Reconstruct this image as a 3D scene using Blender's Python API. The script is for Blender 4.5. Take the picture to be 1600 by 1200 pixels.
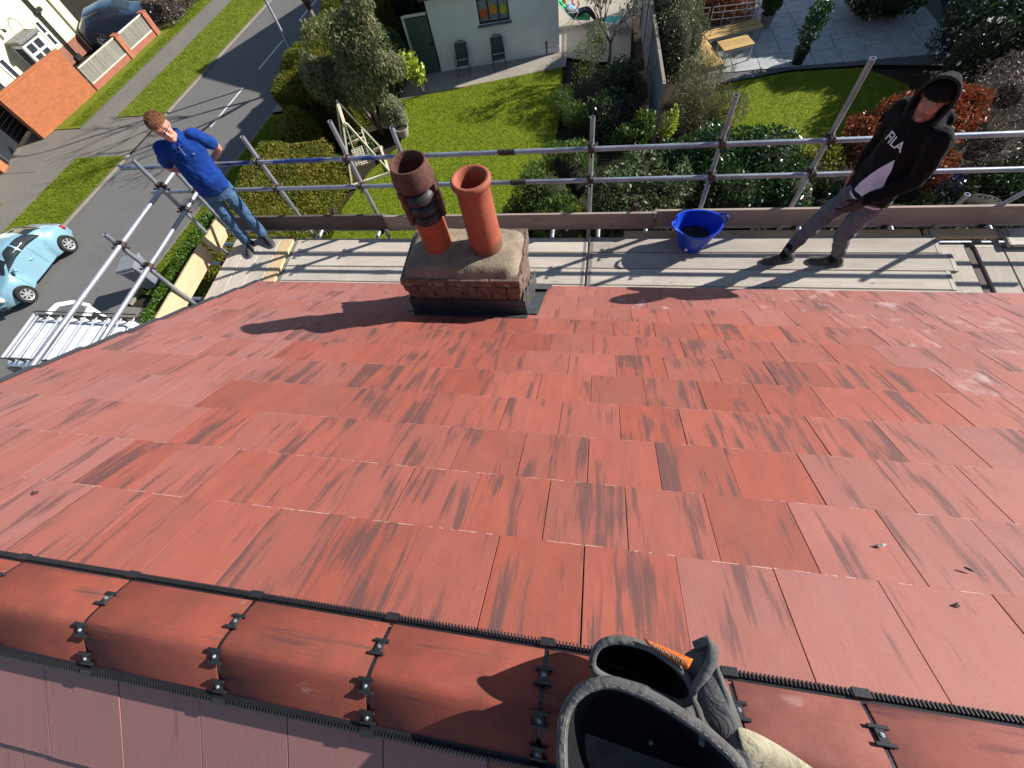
import bpy, bmesh, math, random
import numpy as np
from mathutils import Vector, Matrix, Euler, noise as mnoise

random.seed(7); np.random.seed(7)
R = math.radians
scene = bpy.context.scene
for o in list(bpy.data.objects): bpy.data.objects.remove(o)

# ------------------------------------------------------------------ camera
cam_d = bpy.data.cameras.new('camera'); cam = bpy.data.objects.new('camera', cam_d)
scene.collection.objects.link(cam); scene.camera = cam
cam_d.sensor_fit = 'HORIZONTAL'; cam_d.sensor_width = 36.0
cam_d.lens = 36.0 * 664.15 / 1600.0
cam_d.clip_start = 0.02; cam_d.clip_end = 600
RW = [[0.98293269, 0.12810496, -0.13203201], [0.05642623, -0.89304706, -0.44641128], [-0.17509829, 0.43134217, -0.88503363]]
CAM = (-0.02065, 0.09939, 1.42100)
m = Matrix.Identity(4)
for i in range(3):
    m[i][0] = RW[0][i]; m[i][1] = -RW[1][i]; m[i][2] = -RW[2][i]; m[i][3] = CAM[i]
cam.matrix_world = m

# ------------------------------------------------------------------ light
SUN = Vector((1.63, 0.77, 1.0)).normalized()          # towards the sun
sun_el = math.asin(SUN.z); sun_az = math.atan2(SUN.x, SUN.y)
world = bpy.data.worlds.new('World'); scene.world = world; world.use_nodes = True
wn = world.node_tree.nodes; wl = world.node_tree.links
sky = wn.new('ShaderNodeTexSky'); sky.sky_type = 'NISHITA'; sky.sun_disc = False
sky.sun_elevation = sun_el; sky.sun_rotation = sun_az
sky.air_density = 1.0; sky.dust_density = 0.4; sky.ozone_density = 1.5
bg = wn['Background']; bg.inputs['Strength'].default_value = 0.072
wl.new(sky.outputs['Color'], bg.inputs['Color'])
sd = bpy.data.lights.new('sun', 'SUN'); sd.energy = 5.0; sd.angle = R(0.55); sd.color = (1.0, 0.955, 0.89)
so = bpy.data.objects.new('sun', sd); scene.collection.objects.link(so)
so.rotation_euler = (-SUN).to_track_quat('-Z', 'Y').to_euler()
so.location = (20, 10, 14)
vs = scene.view_settings
vs.view_transform = 'Standard'; vs.look = 'None'; vs.gamma = 1.0; vs.exposure = 0.86
vs.use_curve_mapping = False
scene.render.resolution_x = 1024; scene.render.resolution_y = 768
scene.cycles.max_bounces = 6; scene.cycles.diffuse_bounces = 3; scene.cycles.transparent_max_bounces = 8

# ------------------------------------------------------------------ helpers
COL = scene.collection
PITCH = 0.60904; GA = 0.3216; TW = 0.30; YR = -0.145
cA, sA = math.cos(PITCH), math.sin(PITCH); tA = sA / cA
G = -8.3; DK = -2.35

def tag(o, label=None, cat=None, group=None, kind=None):
    if label: o['label'] = label
    if cat: o['category'] = cat
    if group: o['group'] = group
    if kind: o['kind'] = kind
    return o

def empty(name, loc=(0, 0, 0), rz=0.0, rot=None):
    o = bpy.data.objects.new(name, None); COL.objects.link(o)
    o.location = loc; o.rotation_euler = rot if rot else (0, 0, rz); o.empty_display_size = 0.1
    return o

def thing(name, label, cat, loc=(0, 0, 0), rz=0.0, group=None, rot=None):
    return tag(empty(name, loc, rz, rot), label, cat, group)

def ortho(d):
    d = Vector(d).normalized()
    u = d.cross(Vector((0, 0, 1)) if abs(d.z) < 0.95 else Vector((1, 0, 0))).normalized()
    return d, u, d.cross(u).normalized()

class MB:
    def __init__(s): s.v = []; s.f = []; s.mi = []
    def add(s, vs, fs, mi=0):
        b = len(s.v); s.v += [tuple(x) for x in vs]; s.f += [tuple(b + i for i in f) for f in fs]; s.mi += [mi] * len(fs)
        return s
    def box(s, c, sz, rot=None, mi=0):
        x, y, z = sz[0] / 2, sz[1] / 2, sz[2] / 2
        vs = [Vector((a * x, b * y, d * z)) for d in (-1, 1) for b in (-1, 1) for a in (-1, 1)]
        if rot is not None:
            M = rot if isinstance(rot, Matrix) else Euler(rot).to_matrix()
            vs = [M @ v for v in vs]
        c = Vector(c)
        return s.add([v + c for v in vs], [(0, 2, 3, 1), (4, 5, 7, 6), (0, 1, 5, 4), (2, 6, 7, 3), (0, 4, 6, 2), (1, 3, 7, 5)], mi)
    def box2(s, lo, hi, mi=0):
        return s.box([(a + b) / 2 for a, b in zip(lo, hi)], [abs(b - a) for a, b in zip(lo, hi)], None, mi)
    def cyl(s, p0, p1, r0, r1=None, n=12, caps=True, mi=0):
        r1 = r0 if r1 is None else r1
        p0, p1 = Vector(p0), Vector(p1); d, u, w = ortho(p1 - p0); vs = []
        for p, r in ((p0, r0), (p1, r1)):
            for k in range(n):
                t = 2 * math.pi * k / n; vs.append(p + u * (r * math.cos(t)) + w * (r * math.sin(t)))
        fs = [(k, (k + 1) % n, n + (k + 1) % n, n + k) for k in range(n)]
        if caps: fs += [tuple(range(n - 1, -1, -1)), tuple(range(n, 2 * n))]
        return s.add(vs, fs, mi)
    def pipe(s, p0, p1, r, ri, n=14, mi=0):
        p0, p1 = Vector(p0), Vector(p1); d, u, w = ortho(p1 - p0); vs = []
        for p, q in ((p0, r), (p1, r), (p1, ri), (p0, ri)):
            for k in range(n):
                t = 2 * math.pi * k / n; vs.append(p + u * (q * math.cos(t)) + w * (q * math.sin(t)))
        fs = []
        for j in range(4):
            a, b = j * n, ((j + 1) % 4) * n
            fs += [(a + k, a + (k + 1) % n, b + (k + 1) % n, b + k) for k in range(n)]
        return s.add(vs, fs, mi)
    def path(s, pts, rad, n=8, caps=True, mi=0, flat=None):
        pts = [Vector(p) for p in pts]; N = len(pts); vs = []; u = None
        for i, p in enumerate(pts):
            d = (pts[min(i + 1, N - 1)] - pts[max(i - 1, 0)]).normalized()
            if u is None: _, u, w = ortho(d)
            u = (u - d * u.dot(d)).normalized(); w = d.cross(u)
            r = rad[i] if isinstance(rad, (list, tuple)) else rad
            for k in range(n):
                t = 2 * math.pi * k / n; vs.append(p + u * (r * math.cos(t)) + w * (r * math.sin(t) * (flat or 1)))
        fs = [(i * n + k, i * n + (k + 1) % n, (i + 1) * n + (k + 1) % n, (i + 1) * n + k) for i in range(N - 1) for k in range(n)]
        if caps: fs += [tuple(range(n - 1, -1, -1)), tuple(range((N - 1) * n, N * n))]
        return s.add(vs, fs, mi)
    def lathe(s, prof, c=(0, 0, 0), n=28, mi=0, ax=None):
        c = Vector(c); vs = []
        d, u, w = (Vector((0, 0, 1)), Vector((1, 0, 0)), Vector((0, 1, 0))) if ax is None else ortho(ax)
        for r, z in prof:
            for k in range(n):
                t = 2 * math.pi * k / n; vs.append(c + d * z + u * (r * math.cos(t)) + w * (r * math.sin(t)))
        fs = [(i * n + k, i * n + (k + 1) % n, (i + 1) * n + (k + 1) % n, (i + 1) * n + k) for i in range(len(prof) - 1) for k in range(n)]
        return s.add(vs, fs, mi)
    def ball(s, c, r, n=10, m=7, mi=0, rot=None):
        r = (r, r, r) if not isinstance(r, (tuple, list)) else r; c = Vector(c); vs = []; fs = []
        for i in range(m + 1):
            p = math.pi * i / m
            for k in range(n):
                t = 2 * math.pi * k / n
                q = Vector((r[0] * math.sin(p) * math.cos(t), r[1] * math.sin(p) * math.sin(t), r[2] * math.cos(p)))
                if rot is not None: q = rot @ q
                vs.append(c + q)
        for i in range(m):
            for k in range(n): fs.append((i * n + k, (i + 1) * n + k, (i + 1) * n + (k + 1) % n, i * n + (k + 1) % n))
        return s.add(vs, fs, mi)
    def rings(s, rings, closed=True, caps=True, mi=0):
        n = len(rings[0]); vs = [p for r in rings for p in r]; fs = []
        kk = n if closed else n - 1
        for i in range(len(rings) - 1):
            for k in range(kk): fs.append((i * n + k, i * n + (k + 1) % n, (i + 1) * n + (k + 1) % n, (i + 1) * n + k))
        if caps: fs += [tuple(range(n - 1, -1, -1)), tuple(range((len(rings) - 1) * n, len(rings) * n))]
        return s.add(vs, fs, mi)
    def mesh(s, name):
        me = bpy.data.meshes.new(name); me.from_pydata([tuple(v) for v in s.v], [], s.f)
        if any(s.mi): me.polygons.foreach_set('material_index', s.mi)
        return me
    def build(s, name, mats, parent=None, smooth=False, loc=None, bevel=0, fixn=True):
        me = s.mesh(name)
        if fixn or bevel:
            bm = bmesh.new(); bm.from_mesh(me)
            bmesh.ops.remove_doubles(bm, verts=bm.verts, dist=1e-5)
            bmesh.ops.recalc_face_normals(bm, faces=bm.faces)
            if bevel: bmesh.ops.bevel(bm, geom=[e for e in bm.edges if len(e.link_faces) == 2 and e.calc_face_angle(0) > 0.6], offset=bevel, segments=1, affect='EDGES', clamp_overlap=True)
            bm.to_mesh(me); bm.free()
        return mkobj(name, me, mats, parent, smooth, loc)

def mkobj(name, me, mats, parent=None, smooth=False, loc=None):
    for mm in (mats if isinstance(mats, (list, tuple)) else [mats]): me.materials.append(mm)
    if smooth: me.polygons.foreach_set('use_smooth', [True] * len(me.polygons))
    if smooth == 'auto': me.set_sharp_from_angle(angle=R(40))
    o = bpy.data.objects.new(name, me); COL.objects.link(o)
    if parent is not None: o.parent = parent
    if loc is not None: o.location = loc
    return o

def copyobj(o, parent=None, loc=None, rot=None):
    c = o.copy(); COL.objects.link(c); c.parent = parent
    if loc is not None: c.location = loc
    if rot is not None: c.rotation_euler = rot
    return c

def copy_tree(o, parent=None):
    c = copyobj(o, parent)
    for ch in list(o.children): copy_tree(ch, c)
    return c

# ------------------------------------------------------------------ materials
def nmat(name):
    mt = bpy.data.materials.new(name); mt.use_nodes = True
    nt = mt.node_tree; b = nt.nodes['Principled BSDF']
    return mt, nt, b, nt.nodes['Material Output']

def nd(nt, typ, **kw):
    n = nt.nodes.new(typ)
    for k, v in kw.items():
        if k in n.inputs: n.inputs[k].default_value = v
        else: setattr(n, k, v)
    return n

def ramp(nt, fac, stops, interp='LINEAR'):
    r = nt.nodes.new('ShaderNodeValToRGB'); r.color_ramp.interpolation = interp
    e = r.color_ramp.elements
    while len(e) < len(stops): e.new(0.5)
    for el, (p, c) in zip(e, stops):
        el.position = p; el.color = (c, c, c, 1) if not isinstance(c, (tuple, list)) else (*c[:3], 1)
    nt.links.new(fac, r.inputs['Fac']); return r.outputs['Color']

def mixc(nt, fac, a, b, mode='MIX'):
    n = nt.nodes.new('ShaderNodeMix'); n.data_type = 'RGBA'; n.blend_type = mode
    for s, val in ((0, fac), (6, a), (7, b)):
        if hasattr(val, 'is_linked') or hasattr(val, 'links'): nt.links.new(val, n.inputs[s])
        elif s == 0: n.inputs[0].default_value = val
        else: n.inputs[s].default_value = (*val[:3], 1)
    return n.outputs[2]

def math_(nt, op, a, b=None, c=None, clamp=False):
    n = nt.nodes.new('ShaderNodeMath'); n.operation = op; n.use_clamp = clamp
    for i, val in enumerate((a, b, c)):
        if val is None: continue
        if hasattr(val, 'links'): nt.links.new(val, n.inputs[i])
        else: n.inputs[i].default_value = val
    return n.outputs[0]

def coords(nt, kind='Object', scale=(1, 1, 1), rnd=False, loc=(0, 0, 0)):
    tc = nt.nodes.new('ShaderNodeTexCoord'); mp = nt.nodes.new('ShaderNodeMapping')
    mp.inputs['Scale'].default_value = scale; mp.inputs['Location'].default_value = loc
    src = nt.nodes.new('ShaderNodeNewGeometry').outputs['Position'] if kind == 'World' else tc.outputs[kind]
    nt.links.new(src, mp.inputs['Vector'])
    out = mp.outputs['Vector']
    if rnd:
        oi = nt.nodes.new('ShaderNodeObjectInfo'); mu = nt.nodes.new('ShaderNodeVectorMath'); mu.operation = 'MULTIPLY_ADD'
        nt.links.new(oi.outputs['Random'], mu.inputs[0]); mu.inputs[1].default_value = (71.3, 43.7, 91.1); nt.links.new(out, mu.inputs[2]); out = mu.outputs[0]
    return out

def noise(nt, vec, scale=5, detail=4, rough=0.55, dist=0.0):
    n = nt.nodes.new('ShaderNodeTexNoise'); n.inputs['Scale'].default_value = scale; n.inputs['Detail'].default_value = detail
    n.inputs['Roughness'].default_value = rough; n.inputs['Distortion'].default_value = dist
    nt.links.new(vec, n.inputs['Vector']); return n.outputs['Fac']

def bump(nt, b, h, strength=0.3, dist=0.01):
    n = nt.nodes.new('ShaderNodeBump'); n.inputs['Strength'].default_value = strength; n.inputs['Distance'].default_value = dist
    nt.links.new(h, n.inputs['Height']); nt.links.new(n.outputs['Normal'], b.inputs['Normal']); return n

def simple(name, col, rough=0.6, metal=0.0, var=0.25, scale=6.0, detail=5, bstr=0.15, bscale=None, spec=0.4, dark=None, kind='Object', rnd=False, stretch=(1, 1, 1), coat=0):
    """procedural surface: base colour broken up by two octaves of noise, with a fine bump"""
    mt, nt, b, out = nmat(name)
    v = coords(nt, kind, stretch, rnd)
    n1 = noise(nt, v, scale, detail); n2 = noise(nt, v, scale * 5.3, 3)
    lo = dark if dark else tuple(c * (1 - var) for c in col); hi = tuple(min(1, c * (1 + var * 0.6)) for c in col)
    c = ramp(nt, n1, [(0.3, lo), (0.7, hi)])
    c = mixc(nt, 0.35, c, ramp(nt, n2, [(0.3, lo), (0.7, hi)]))
    nt.links.new(c, b.inputs['Base Color'])
    b.inputs['Roughness'].default_value = rough; b.inputs['Metallic'].default_value = metal
    b.inputs['Specular IOR Level'].default_value = spec
    if coat: b.inputs['Coat Weight'].default_value = coat; b.inputs['Coat Roughness'].default_value = 0.08
    if bstr: bump(nt, b, noise(nt, v, bscale or scale * 8, 4), bstr, 0.01)
    return mt
# ================================================================== OUR HOUSE: roof, ridge, chimney
def tile_material():
    mt, nt, b, out = nmat('concrete_tile')
    L = nt.links
    oi = nt.nodes.new('ShaderNodeObjectInfo')
    sep = nt.nodes.new('ShaderNodeSeparateColor'); L.new(oi.outputs['Color'], sep.inputs[0])
    bloom_sheen, strk, chalk = sep.outputs[0], sep.outputs[1], sep.outputs[2]
    fine = noise(nt, coords(nt, 'Object', (1, 1, 1), True), 420, 3, 0.7)
    mid = noise(nt, coords(nt, 'Object', (1, 0.35, 1), True), 14, 5, 0.6)
    base = ramp(nt, mid, [(0.25, (0.225, 0.048, 0.028)), (0.55, (0.295, 0.062, 0.036)), (0.8, (0.34, 0.086, 0.052))])
    tone = math_(nt, 'MULTIPLY_ADD', oi.outputs['Random'], 0.34, 0.83)
    cmb = nt.nodes.new('ShaderNodeCombineColor'); [L.new(tone, cmb.inputs[i]) for i in range(3)]
    base = mixc(nt, 1.0, base, cmb.outputs[0], 'MULTIPLY')
    # charcoal pigment streaks running down the slope
    s1 = noise(nt, coords(nt, 'Object', (1, 0.065, 1), True), 28, 3, 0.5, 0.05)
    s2 = noise(nt, coords(nt, 'Object', (1, 0.045, 1), True, (3, 5, 1)), 110, 3, 0.6)
    s3 = noise(nt, coords(nt, 'Object', (1, 0.36, 1), True, (9, 2, 4)), 7.5, 2, 0.5)
    s = math_(nt, 'ADD', math_(nt, 'MULTIPLY', s1, 0.52), math_(nt, 'MULTIPLY', s2, 0.30))
    s = math_(nt, 'ADD', s, math_(nt, 'MULTIPLY', s3, 0.52))
    thr = math_(nt, 'SUBTRACT', 0.800, math_(nt, 'MULTIPLY', strk, 0.150))
    k = math_(nt, 'MULTIPLY', math_(nt, 'SUBTRACT', s, thr), 10.5, clamp=True)
    k = math_(nt, 'MULTIPLY', k, 0.90)
    # soft grey-brown banding
    band = math_(nt, 'MULTIPLY', math_(nt, 'SUBTRACT', noise(nt, coords(nt, 'Object', (1, 0.06, 1), True, (1, 7, 2)), 18, 3), 0.5), 3.2, clamp=True)
    base = mixc(nt, math_(nt, 'MULTIPLY', band, 0.6), base, (0.17, 0.062, 0.046))
    # pale lime film; also carries the back slope's painted sky sheen
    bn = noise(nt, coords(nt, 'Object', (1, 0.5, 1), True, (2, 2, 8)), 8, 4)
    bl = math_(nt, 'MULTIPLY', bloom_sheen, math_(nt, 'MULTIPLY_ADD', bn, 0.7, 0.45), clamp=True)
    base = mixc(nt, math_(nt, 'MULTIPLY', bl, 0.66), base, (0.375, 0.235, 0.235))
    base = mixc(nt, math_(nt, 'MULTIPLY', k, math_(nt, 'MULTIPLY_ADD', bl, -0.3, 1.0)), base, (0.042, 0.036, 0.041))
    # chalk smears
    cn = noise(nt, coords(nt, 'Object', (1, 0.55, 1), True, (4, 1, 6)), 9, 6, 0.65)
    ck = math_(nt, 'MULTIPLY', math_(nt, 'SUBTRACT', cn, math_(nt, 'SUBTRACT', 0.80, math_(nt, 'MULTIPLY', chalk, 0.27))), 7, clamp=True)
    base = mixc(nt, math_(nt, 'MULTIPLY', ck, 0.75), base, (0.50, 0.40, 0.37))
    # chipped tail edge shows pale concrete
    sx = nt.nodes.new('ShaderNodeSeparateXYZ'); tc = nt.nodes.new('ShaderNodeTexCoord'); L.new(tc.outputs['Object'], sx.inputs[0])
    edge = math_(nt, 'GREATER_THAN', math_(nt, 'ADD', sx.outputs['Y'], math_(nt, 'MULTIPLY', noise(nt, coords(nt, 'Object', (1, 1, 1), True), 60, 3), 0.007)), -0.0015)
    en = math_(nt, 'GREATER_THAN', noise(nt, coords(nt, 'Object', (1, 0.02, 0.02), True, (6, 3, 3)), 16, 3, 0.6), 0.52)
    e = math_(nt, 'MULTIPLY', edge, en)
    base = mixc(nt, math_(nt, 'MULTIPLY', e, 0.8), base, (0.62, 0.50, 0.44))
    # sand grain
    base = mixc(nt, 0.30, base, ramp(nt, fine, [(0.32, (0.07, 0.022, 0.016)), (0.66, (0.40, 0.13, 0.085)), (0.85, (0.62, 0.36, 0.28))]))
    L.new(base, b.inputs['Base Color'])
    b.inputs['Roughness'].default_value = 0.66; b.inputs['Specular IOR Level'].default_value = 0.34
    h = math_(nt, 'ADD', math_(nt, 'MULTIPLY', fine, 0.6), math_(nt, 'MULTIPLY', s2, 0.5))
    bump(nt, b, h, 0.45, 0.002)
    return mt
M_TILE = tile_material()
M_BLACK = simple('black_plastic', (0.013, 0.013, 0.015), 0.42, var=0.3, scale=30, spec=0.5, bstr=0.05)
M_VERGE = simple('slate_grey_plastic', (0.030, 0.034, 0.046), 0.5, var=0.25, scale=20)
M_UNDER = simple('roof_underlay', (0.035, 0.02, 0.02), 0.9)
M_FASCIA = simple('white_fascia', (0.7, 0.7, 0.68), 0.5, var=0.1)
M_STEEL = simple('plated_steel', (0.28, 0.30, 0.33), 0.5, metal=0.7, var=0.2, scale=40)

def brick_wall_mat(name, c1, c2, mortar, scale=1.0, axes='XZ'):
    mt, nt, b, out = nmat(name)
    tc = nt.nodes.new('ShaderNodeTexCoord'); sx = nt.nodes.new('ShaderNodeSeparateXYZ'); nt.links.new(tc.outputs['Object'], sx.inputs[0])
    cb = nt.nodes.new('ShaderNodeCombineXYZ'); nt.links.new(sx.outputs[axes[0]], cb.inputs[0]); nt.links.new(sx.outputs[axes[1]], cb.inputs[1])
    br = nt.nodes.new('ShaderNodeTexBrick'); nt.links.new(cb.outputs[0], br.inputs['Vector'])
    br.inputs['Color1'].default_value = (*c1, 1); br.inputs['Color2'].default_value = (*c2, 1); br.inputs['Mortar'].default_value = (*mortar, 1)
    br.inputs['Scale'].default_value = 1; br.inputs['Brick Width'].default_value = 0.225 * scale; br.inputs['Row Height'].default_value = 0.075 * scale
    br.inputs['Mortar Size'].default_value = 0.006 * scale; br.inputs['Bias'].default_value = -0.1
    n = noise(nt, coords(nt), 3, 5)
    c = mixc(nt, 0.35, br.outputs['Color'], ramp(nt, n, [(0.3, tuple(x * 0.5 for x in c1)), (0.7, tuple(x * 1.3 for x in c2))]))
    nt.links.new(c, b.inputs['Base Color']); b.inputs['Roughness'].default_value = 0.85
    bump(nt, b, math_(nt, 'SUBTRACT', noise(nt, coords(nt), 60, 3), br.outputs['Fac']), 0.5, 0.01)
    return mt
M_HBRICK = brick_wall_mat('house_brickwork', (0.26, 0.10, 0.06), (0.32, 0.14, 0.09), (0.35, 0.32, 0.28))

house = thing('house', 'house under scaffolding with a newly laid red concrete tiled roof', 'house', (0, 0, G))
XL, XR = -3.85, 5.2
w = MB(); w.box2((-3.62, -3.1, 0), (XR - 0.2, 2.62, 6.02))
w.add([(-3.62, -3.1, 6.02), (-3.62, 2.62, 6.02), (-3.62, YR, 6.02 + 2.35), (-3.60, -3.1, 6.02), (-3.60, 2.62, 6.02), (-3.60, YR, 6.02 + 2.35)],
      [(0, 1, 2), (5, 4, 3), (0, 2, 5, 3), (1, 4, 5, 2), (0, 3, 4, 1)])
w.build('wall', M_HBRICK, house)
fa = MB(); fa.box2((XL + 0.05, 2.66, 6.02), (XR, 2.69, 6.2)); fa.build('fascia', M_FASCIA, house)
gt = MB(); pts = [(-0.055 + 0.055 * math.cos(t), 0.055 * math.sin(t)) for t in np.linspace(math.pi, 2 * math.pi, 9)]
gt.rings([[(x, 2.80 + py, 6.17 + pz) for py, pz in pts] + [(x, 2.80 + py * 0.93 - 0.004, 6.172 + pz * 0.93) for py, pz in pts[::-1]] for x in (XL, XR)], closed=True)
gt.build('gutter', M_BLACK, house)

slopeF = mkobj('roof_slope', (lambda q: (q.box2((XL + 0.04, -0.17, -0.05), (XR, 11 * GA - 0.03, -0.022)), q.mesh('roof_slope'))[1])(MB()), M_UNDER, house, loc=(0, 0, -G))
slopeF.rotation_euler = (-PITCH, 0, 0)
slopeB = mkobj('roof_slope', (lambda q: (q.box2((-XR, -0.17, -0.05), (-XL - 0.04, 11 * GA - 0.03, -0.022)), q.mesh('roof_slope'))[1])(MB()), M_UNDER, house, loc=(0, 2 * YR, -G))
slopeB.rotation_euler = (-PITCH, 0, math.pi)

def tile_mesh(width):
    hw = width / 2 - 0.0014; rise = 0.0135; th = 0.0125; q = MB()
    def top(y): return rise * (1 + y / GA)
    ys = [-0.396, -0.3, -0.15, -0.004, 0.0]
    prof = []
    for y in ys:
        z = top(y) - (0.003 if y == 0.0 else 0)
        prof.append([(-hw, y, z - 0.0006), (-hw + 0.0012, y, z), (0, y, z), (hw - 0.0012, y, z), (hw, y, z - 0.0006), (hw, y, z - th), (-hw, y, z - th)])
    q.rings(prof); return q
tm_full = tile_mesh(TW).mesh('tile'); tm_full.materials.append(M_TILE)
tm_half = tile_mesh(TW / 2).mesh('tile'); tm_half.materials.append(M_TILE)
for me_ in (tm_full, tm_half): me_.polygons.foreach_set('use_smooth', [False] * len(me_.polygons))

def cam_px(p):
    d = [p[i] - CAM[i] for i in range(3)]
    x, y, z = (sum(RW[r][i] * d[i] for i in range(3)) for r in range(3))
    if z < 0.05: return None
    return 800 + 664.15 * x / z, 600 + 664.15 * y / z, z
spots = []
for k in range(1, 12):
    off = 0.0 if k % 2 else 0.5
    u = -12.83
    c = math.floor(-12.83 - off) + off
    while c * TW < XR:
        lo, hi = max(c, XL / TW), min(c + 1, XR / TW)
        if hi - lo > 0.2: spots.append(('F', k, (lo + hi) / 2, hi - lo))
        c += 1
for k in range(0, 12):
    off = 0.25 if k % 2 else 0.75
    c = -18 + off
    while c * TW < 3.9:
        spots.append(('B', k, c + 0.5, 1.0)); c += 1
def spot_world(sp):
    side, k, u, wd = sp
    if side == 'F': s = (k - 0.5) * GA; return (u * TW, s * cA, -s * sA)
    s = 0.374 + (k - 0.5) * GA; return (-u * TW, 2 * YR - s * cA, -s * sA)
def spot_size(sp):
    q = cam_px(spot_world(sp))
    if q is None or not (-90 < q[0] < 1690 and -60 < q[1] < 1270): return 0
    if sp[0] == 'B' and sp[1] > 3: return 0
    return 1 / q[2] + 0.01
order = sorted(spots, key=spot_size, reverse=True)
keep = [sp for sp in order if spot_size(sp) > 0][:298]
keepset = set(keep); rest = [sp for sp in spots if sp not in keepset]
rr = random.Random(3)
CHALK = {(10, 5), (10, 6), (9, 6), (9, 7), (10, 8), (9, 8), (8, 8), (11, 5), (7, 8), (6, 7), (6, 8), (10, 1), (9, 9), (10, 2), (11, 6), (8, 7), (5, 8)}
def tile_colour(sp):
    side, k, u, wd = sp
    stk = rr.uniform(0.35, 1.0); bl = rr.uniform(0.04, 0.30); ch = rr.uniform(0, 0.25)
    if side == 'B': return (1.9, 0.05, 0.25, 1)  # back slope: grazing sky reflection painted in as pale tile colour
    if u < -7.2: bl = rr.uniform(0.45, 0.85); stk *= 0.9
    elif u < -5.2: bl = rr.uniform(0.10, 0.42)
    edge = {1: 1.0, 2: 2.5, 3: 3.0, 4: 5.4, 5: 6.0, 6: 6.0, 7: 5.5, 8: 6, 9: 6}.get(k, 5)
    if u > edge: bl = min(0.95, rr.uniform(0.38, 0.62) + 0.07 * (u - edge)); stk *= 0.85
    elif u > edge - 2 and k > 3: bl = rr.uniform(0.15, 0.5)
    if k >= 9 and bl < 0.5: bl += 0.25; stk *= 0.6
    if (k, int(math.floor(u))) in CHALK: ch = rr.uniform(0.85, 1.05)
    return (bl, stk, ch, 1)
for sp in keep:
    side, k, u, wd = sp
    o = bpy.data.objects.new('tile', tm_full if wd > 0.9 else tm_half); COL.objects.link(o)
    o.parent = slopeF if side == 'F' else slopeB
    if 0.2 < wd < 0.9: o.scale.x = wd / 0.5
    s = k * GA if side == 'F' else 0.374 + k * GA
    o.location = (u * TW + rr.uniform(-0.0009, 0.0009), s + rr.uniform(-0.0028, 0.0028), rr.uniform(-0.0006, 0.0008))
    o.rotation_euler = (rr.uniform(-0.002, 0.002), rr.uniform(-0.0028, 0.0028), rr.uniform(-0.0035, 0.0035))
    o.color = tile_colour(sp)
for side, sl in (('F', slopeF), ('B', slopeB)):
    q = MB(); base = tile_mesh(TW)
    for sp in rest:
        if sp[0] != side: continue
        s = sp[1] * GA if side == 'F' else 0.374 + sp[1] * GA
        q.add([(v[0] * min(1, sp[3]) + sp[2] * TW, v[1] + s - 30, v[2]) for v in base.v], base.f)
    if q.v:
        o = q.build('roof_tiles', M_TILE, sl, loc=(0, 30, 0)); tag(o, kind='stuff'); o.color = (0.4, 0.3, 0.2, 1)

# dry verge units, stepped with the courses
vm = MB()
vm.rings([[(-0.012, -GA - 0.04, 0.012), (0.034, -GA - 0.04, 0.012), (0.034, -GA - 0.04, 0.003), (0.0, -GA - 0.04, 0.003), (0.0, -GA - 0.04, -0.075), (-0.012, -GA - 0.04, -0.075)],
          [(-0.016, -0.004, 0.027), (0.034, -0.004, 0.027), (0.034, -0.004, 0.018), (-0.002, -0.004, 0.018), (-0.002, -0.004, -0.085), (-0.016, -0.004, -0.085)],
          [(-0.016, 0.012, 0.024), (0.030, 0.012, 0.024), (0.030, 0.012, 0.015), (-0.002, 0.012, 0.015), (-0.002, 0.012, -0.085), (-0.016, 0.012, -0.085)]])
vme = vm.mesh('verge_unit'); vme.materials.append(M_VERGE)
for k in range(1, 12):
    o = bpy.data.objects.new('verge_unit', vme); COL.objects.link(o); o.parent = slopeF; o.location = (XL - 0.004, k * GA, 0)

# ---- ridge
YRC = YR - 0.014
def ridge_h(t): return 0.030 + 0.086 * (1 - (abs(t) ** 2.4 * 0.10 + (math.sqrt(t * t + 0.013) - 0.114) / 0.8925 * 0.90))
def ridge_profile(grow=0.0, n=17):
    pts = []
    for t in np.linspace(-1, 1, n):
        y = t * 0.121
        z = ridge_h(t)
        pts.append((YRC + y * (1 + grow * 6), z + grow))
    return pts
M_RIDGE = M_TILE.copy(); M_RIDGE.name = 'concrete_ridge_tile'
M_RIDGE.node_tree.nodes['Principled BSDF'].inputs['Specular IOR Level'].default_value = 0.2; M_RIDGE.node_tree.nodes['Principled BSDF'].inputs['Roughness'].default_value = 0.85
_nt = M_RIDGE.node_tree; _b = _nt.nodes['Principled BSDF']; _src = _b.inputs['Base Color'].links[0].from_socket
_nt.links.new(mixc(_nt, 1.0, mixc(_nt, math_(_nt, 'MULTIPLY', math_(_nt, 'SUBTRACT', noise(_nt, coords(_nt, 'Object', (1, 1, 1), True), 9, 5, 0.6), 0.42), 2.0, clamp=True), _src, (0.13, 0.052, 0.038)), (0.86, 0.80, 0.80), 'MULTIPLY'), _b.inputs['Base Color'])
for n_ in M_RIDGE.node_tree.nodes:
    if n_.bl_idname == 'ShaderNodeMapping':
        sc_ = n_.inputs['Scale'].default_value; sc_[0], sc_[1] = sc_[1], sc_[0]
RJ = [-4.0, -3.34, -2.88, -2.42, -1.965, -1.496, -1.021, -0.555, -0.091, 0.385, 0.69, 1.155, 1.62, 2.08, 2.54, 3.0, 3.46, 3.92, 4.4, 5.2]
rpar = house
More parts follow.
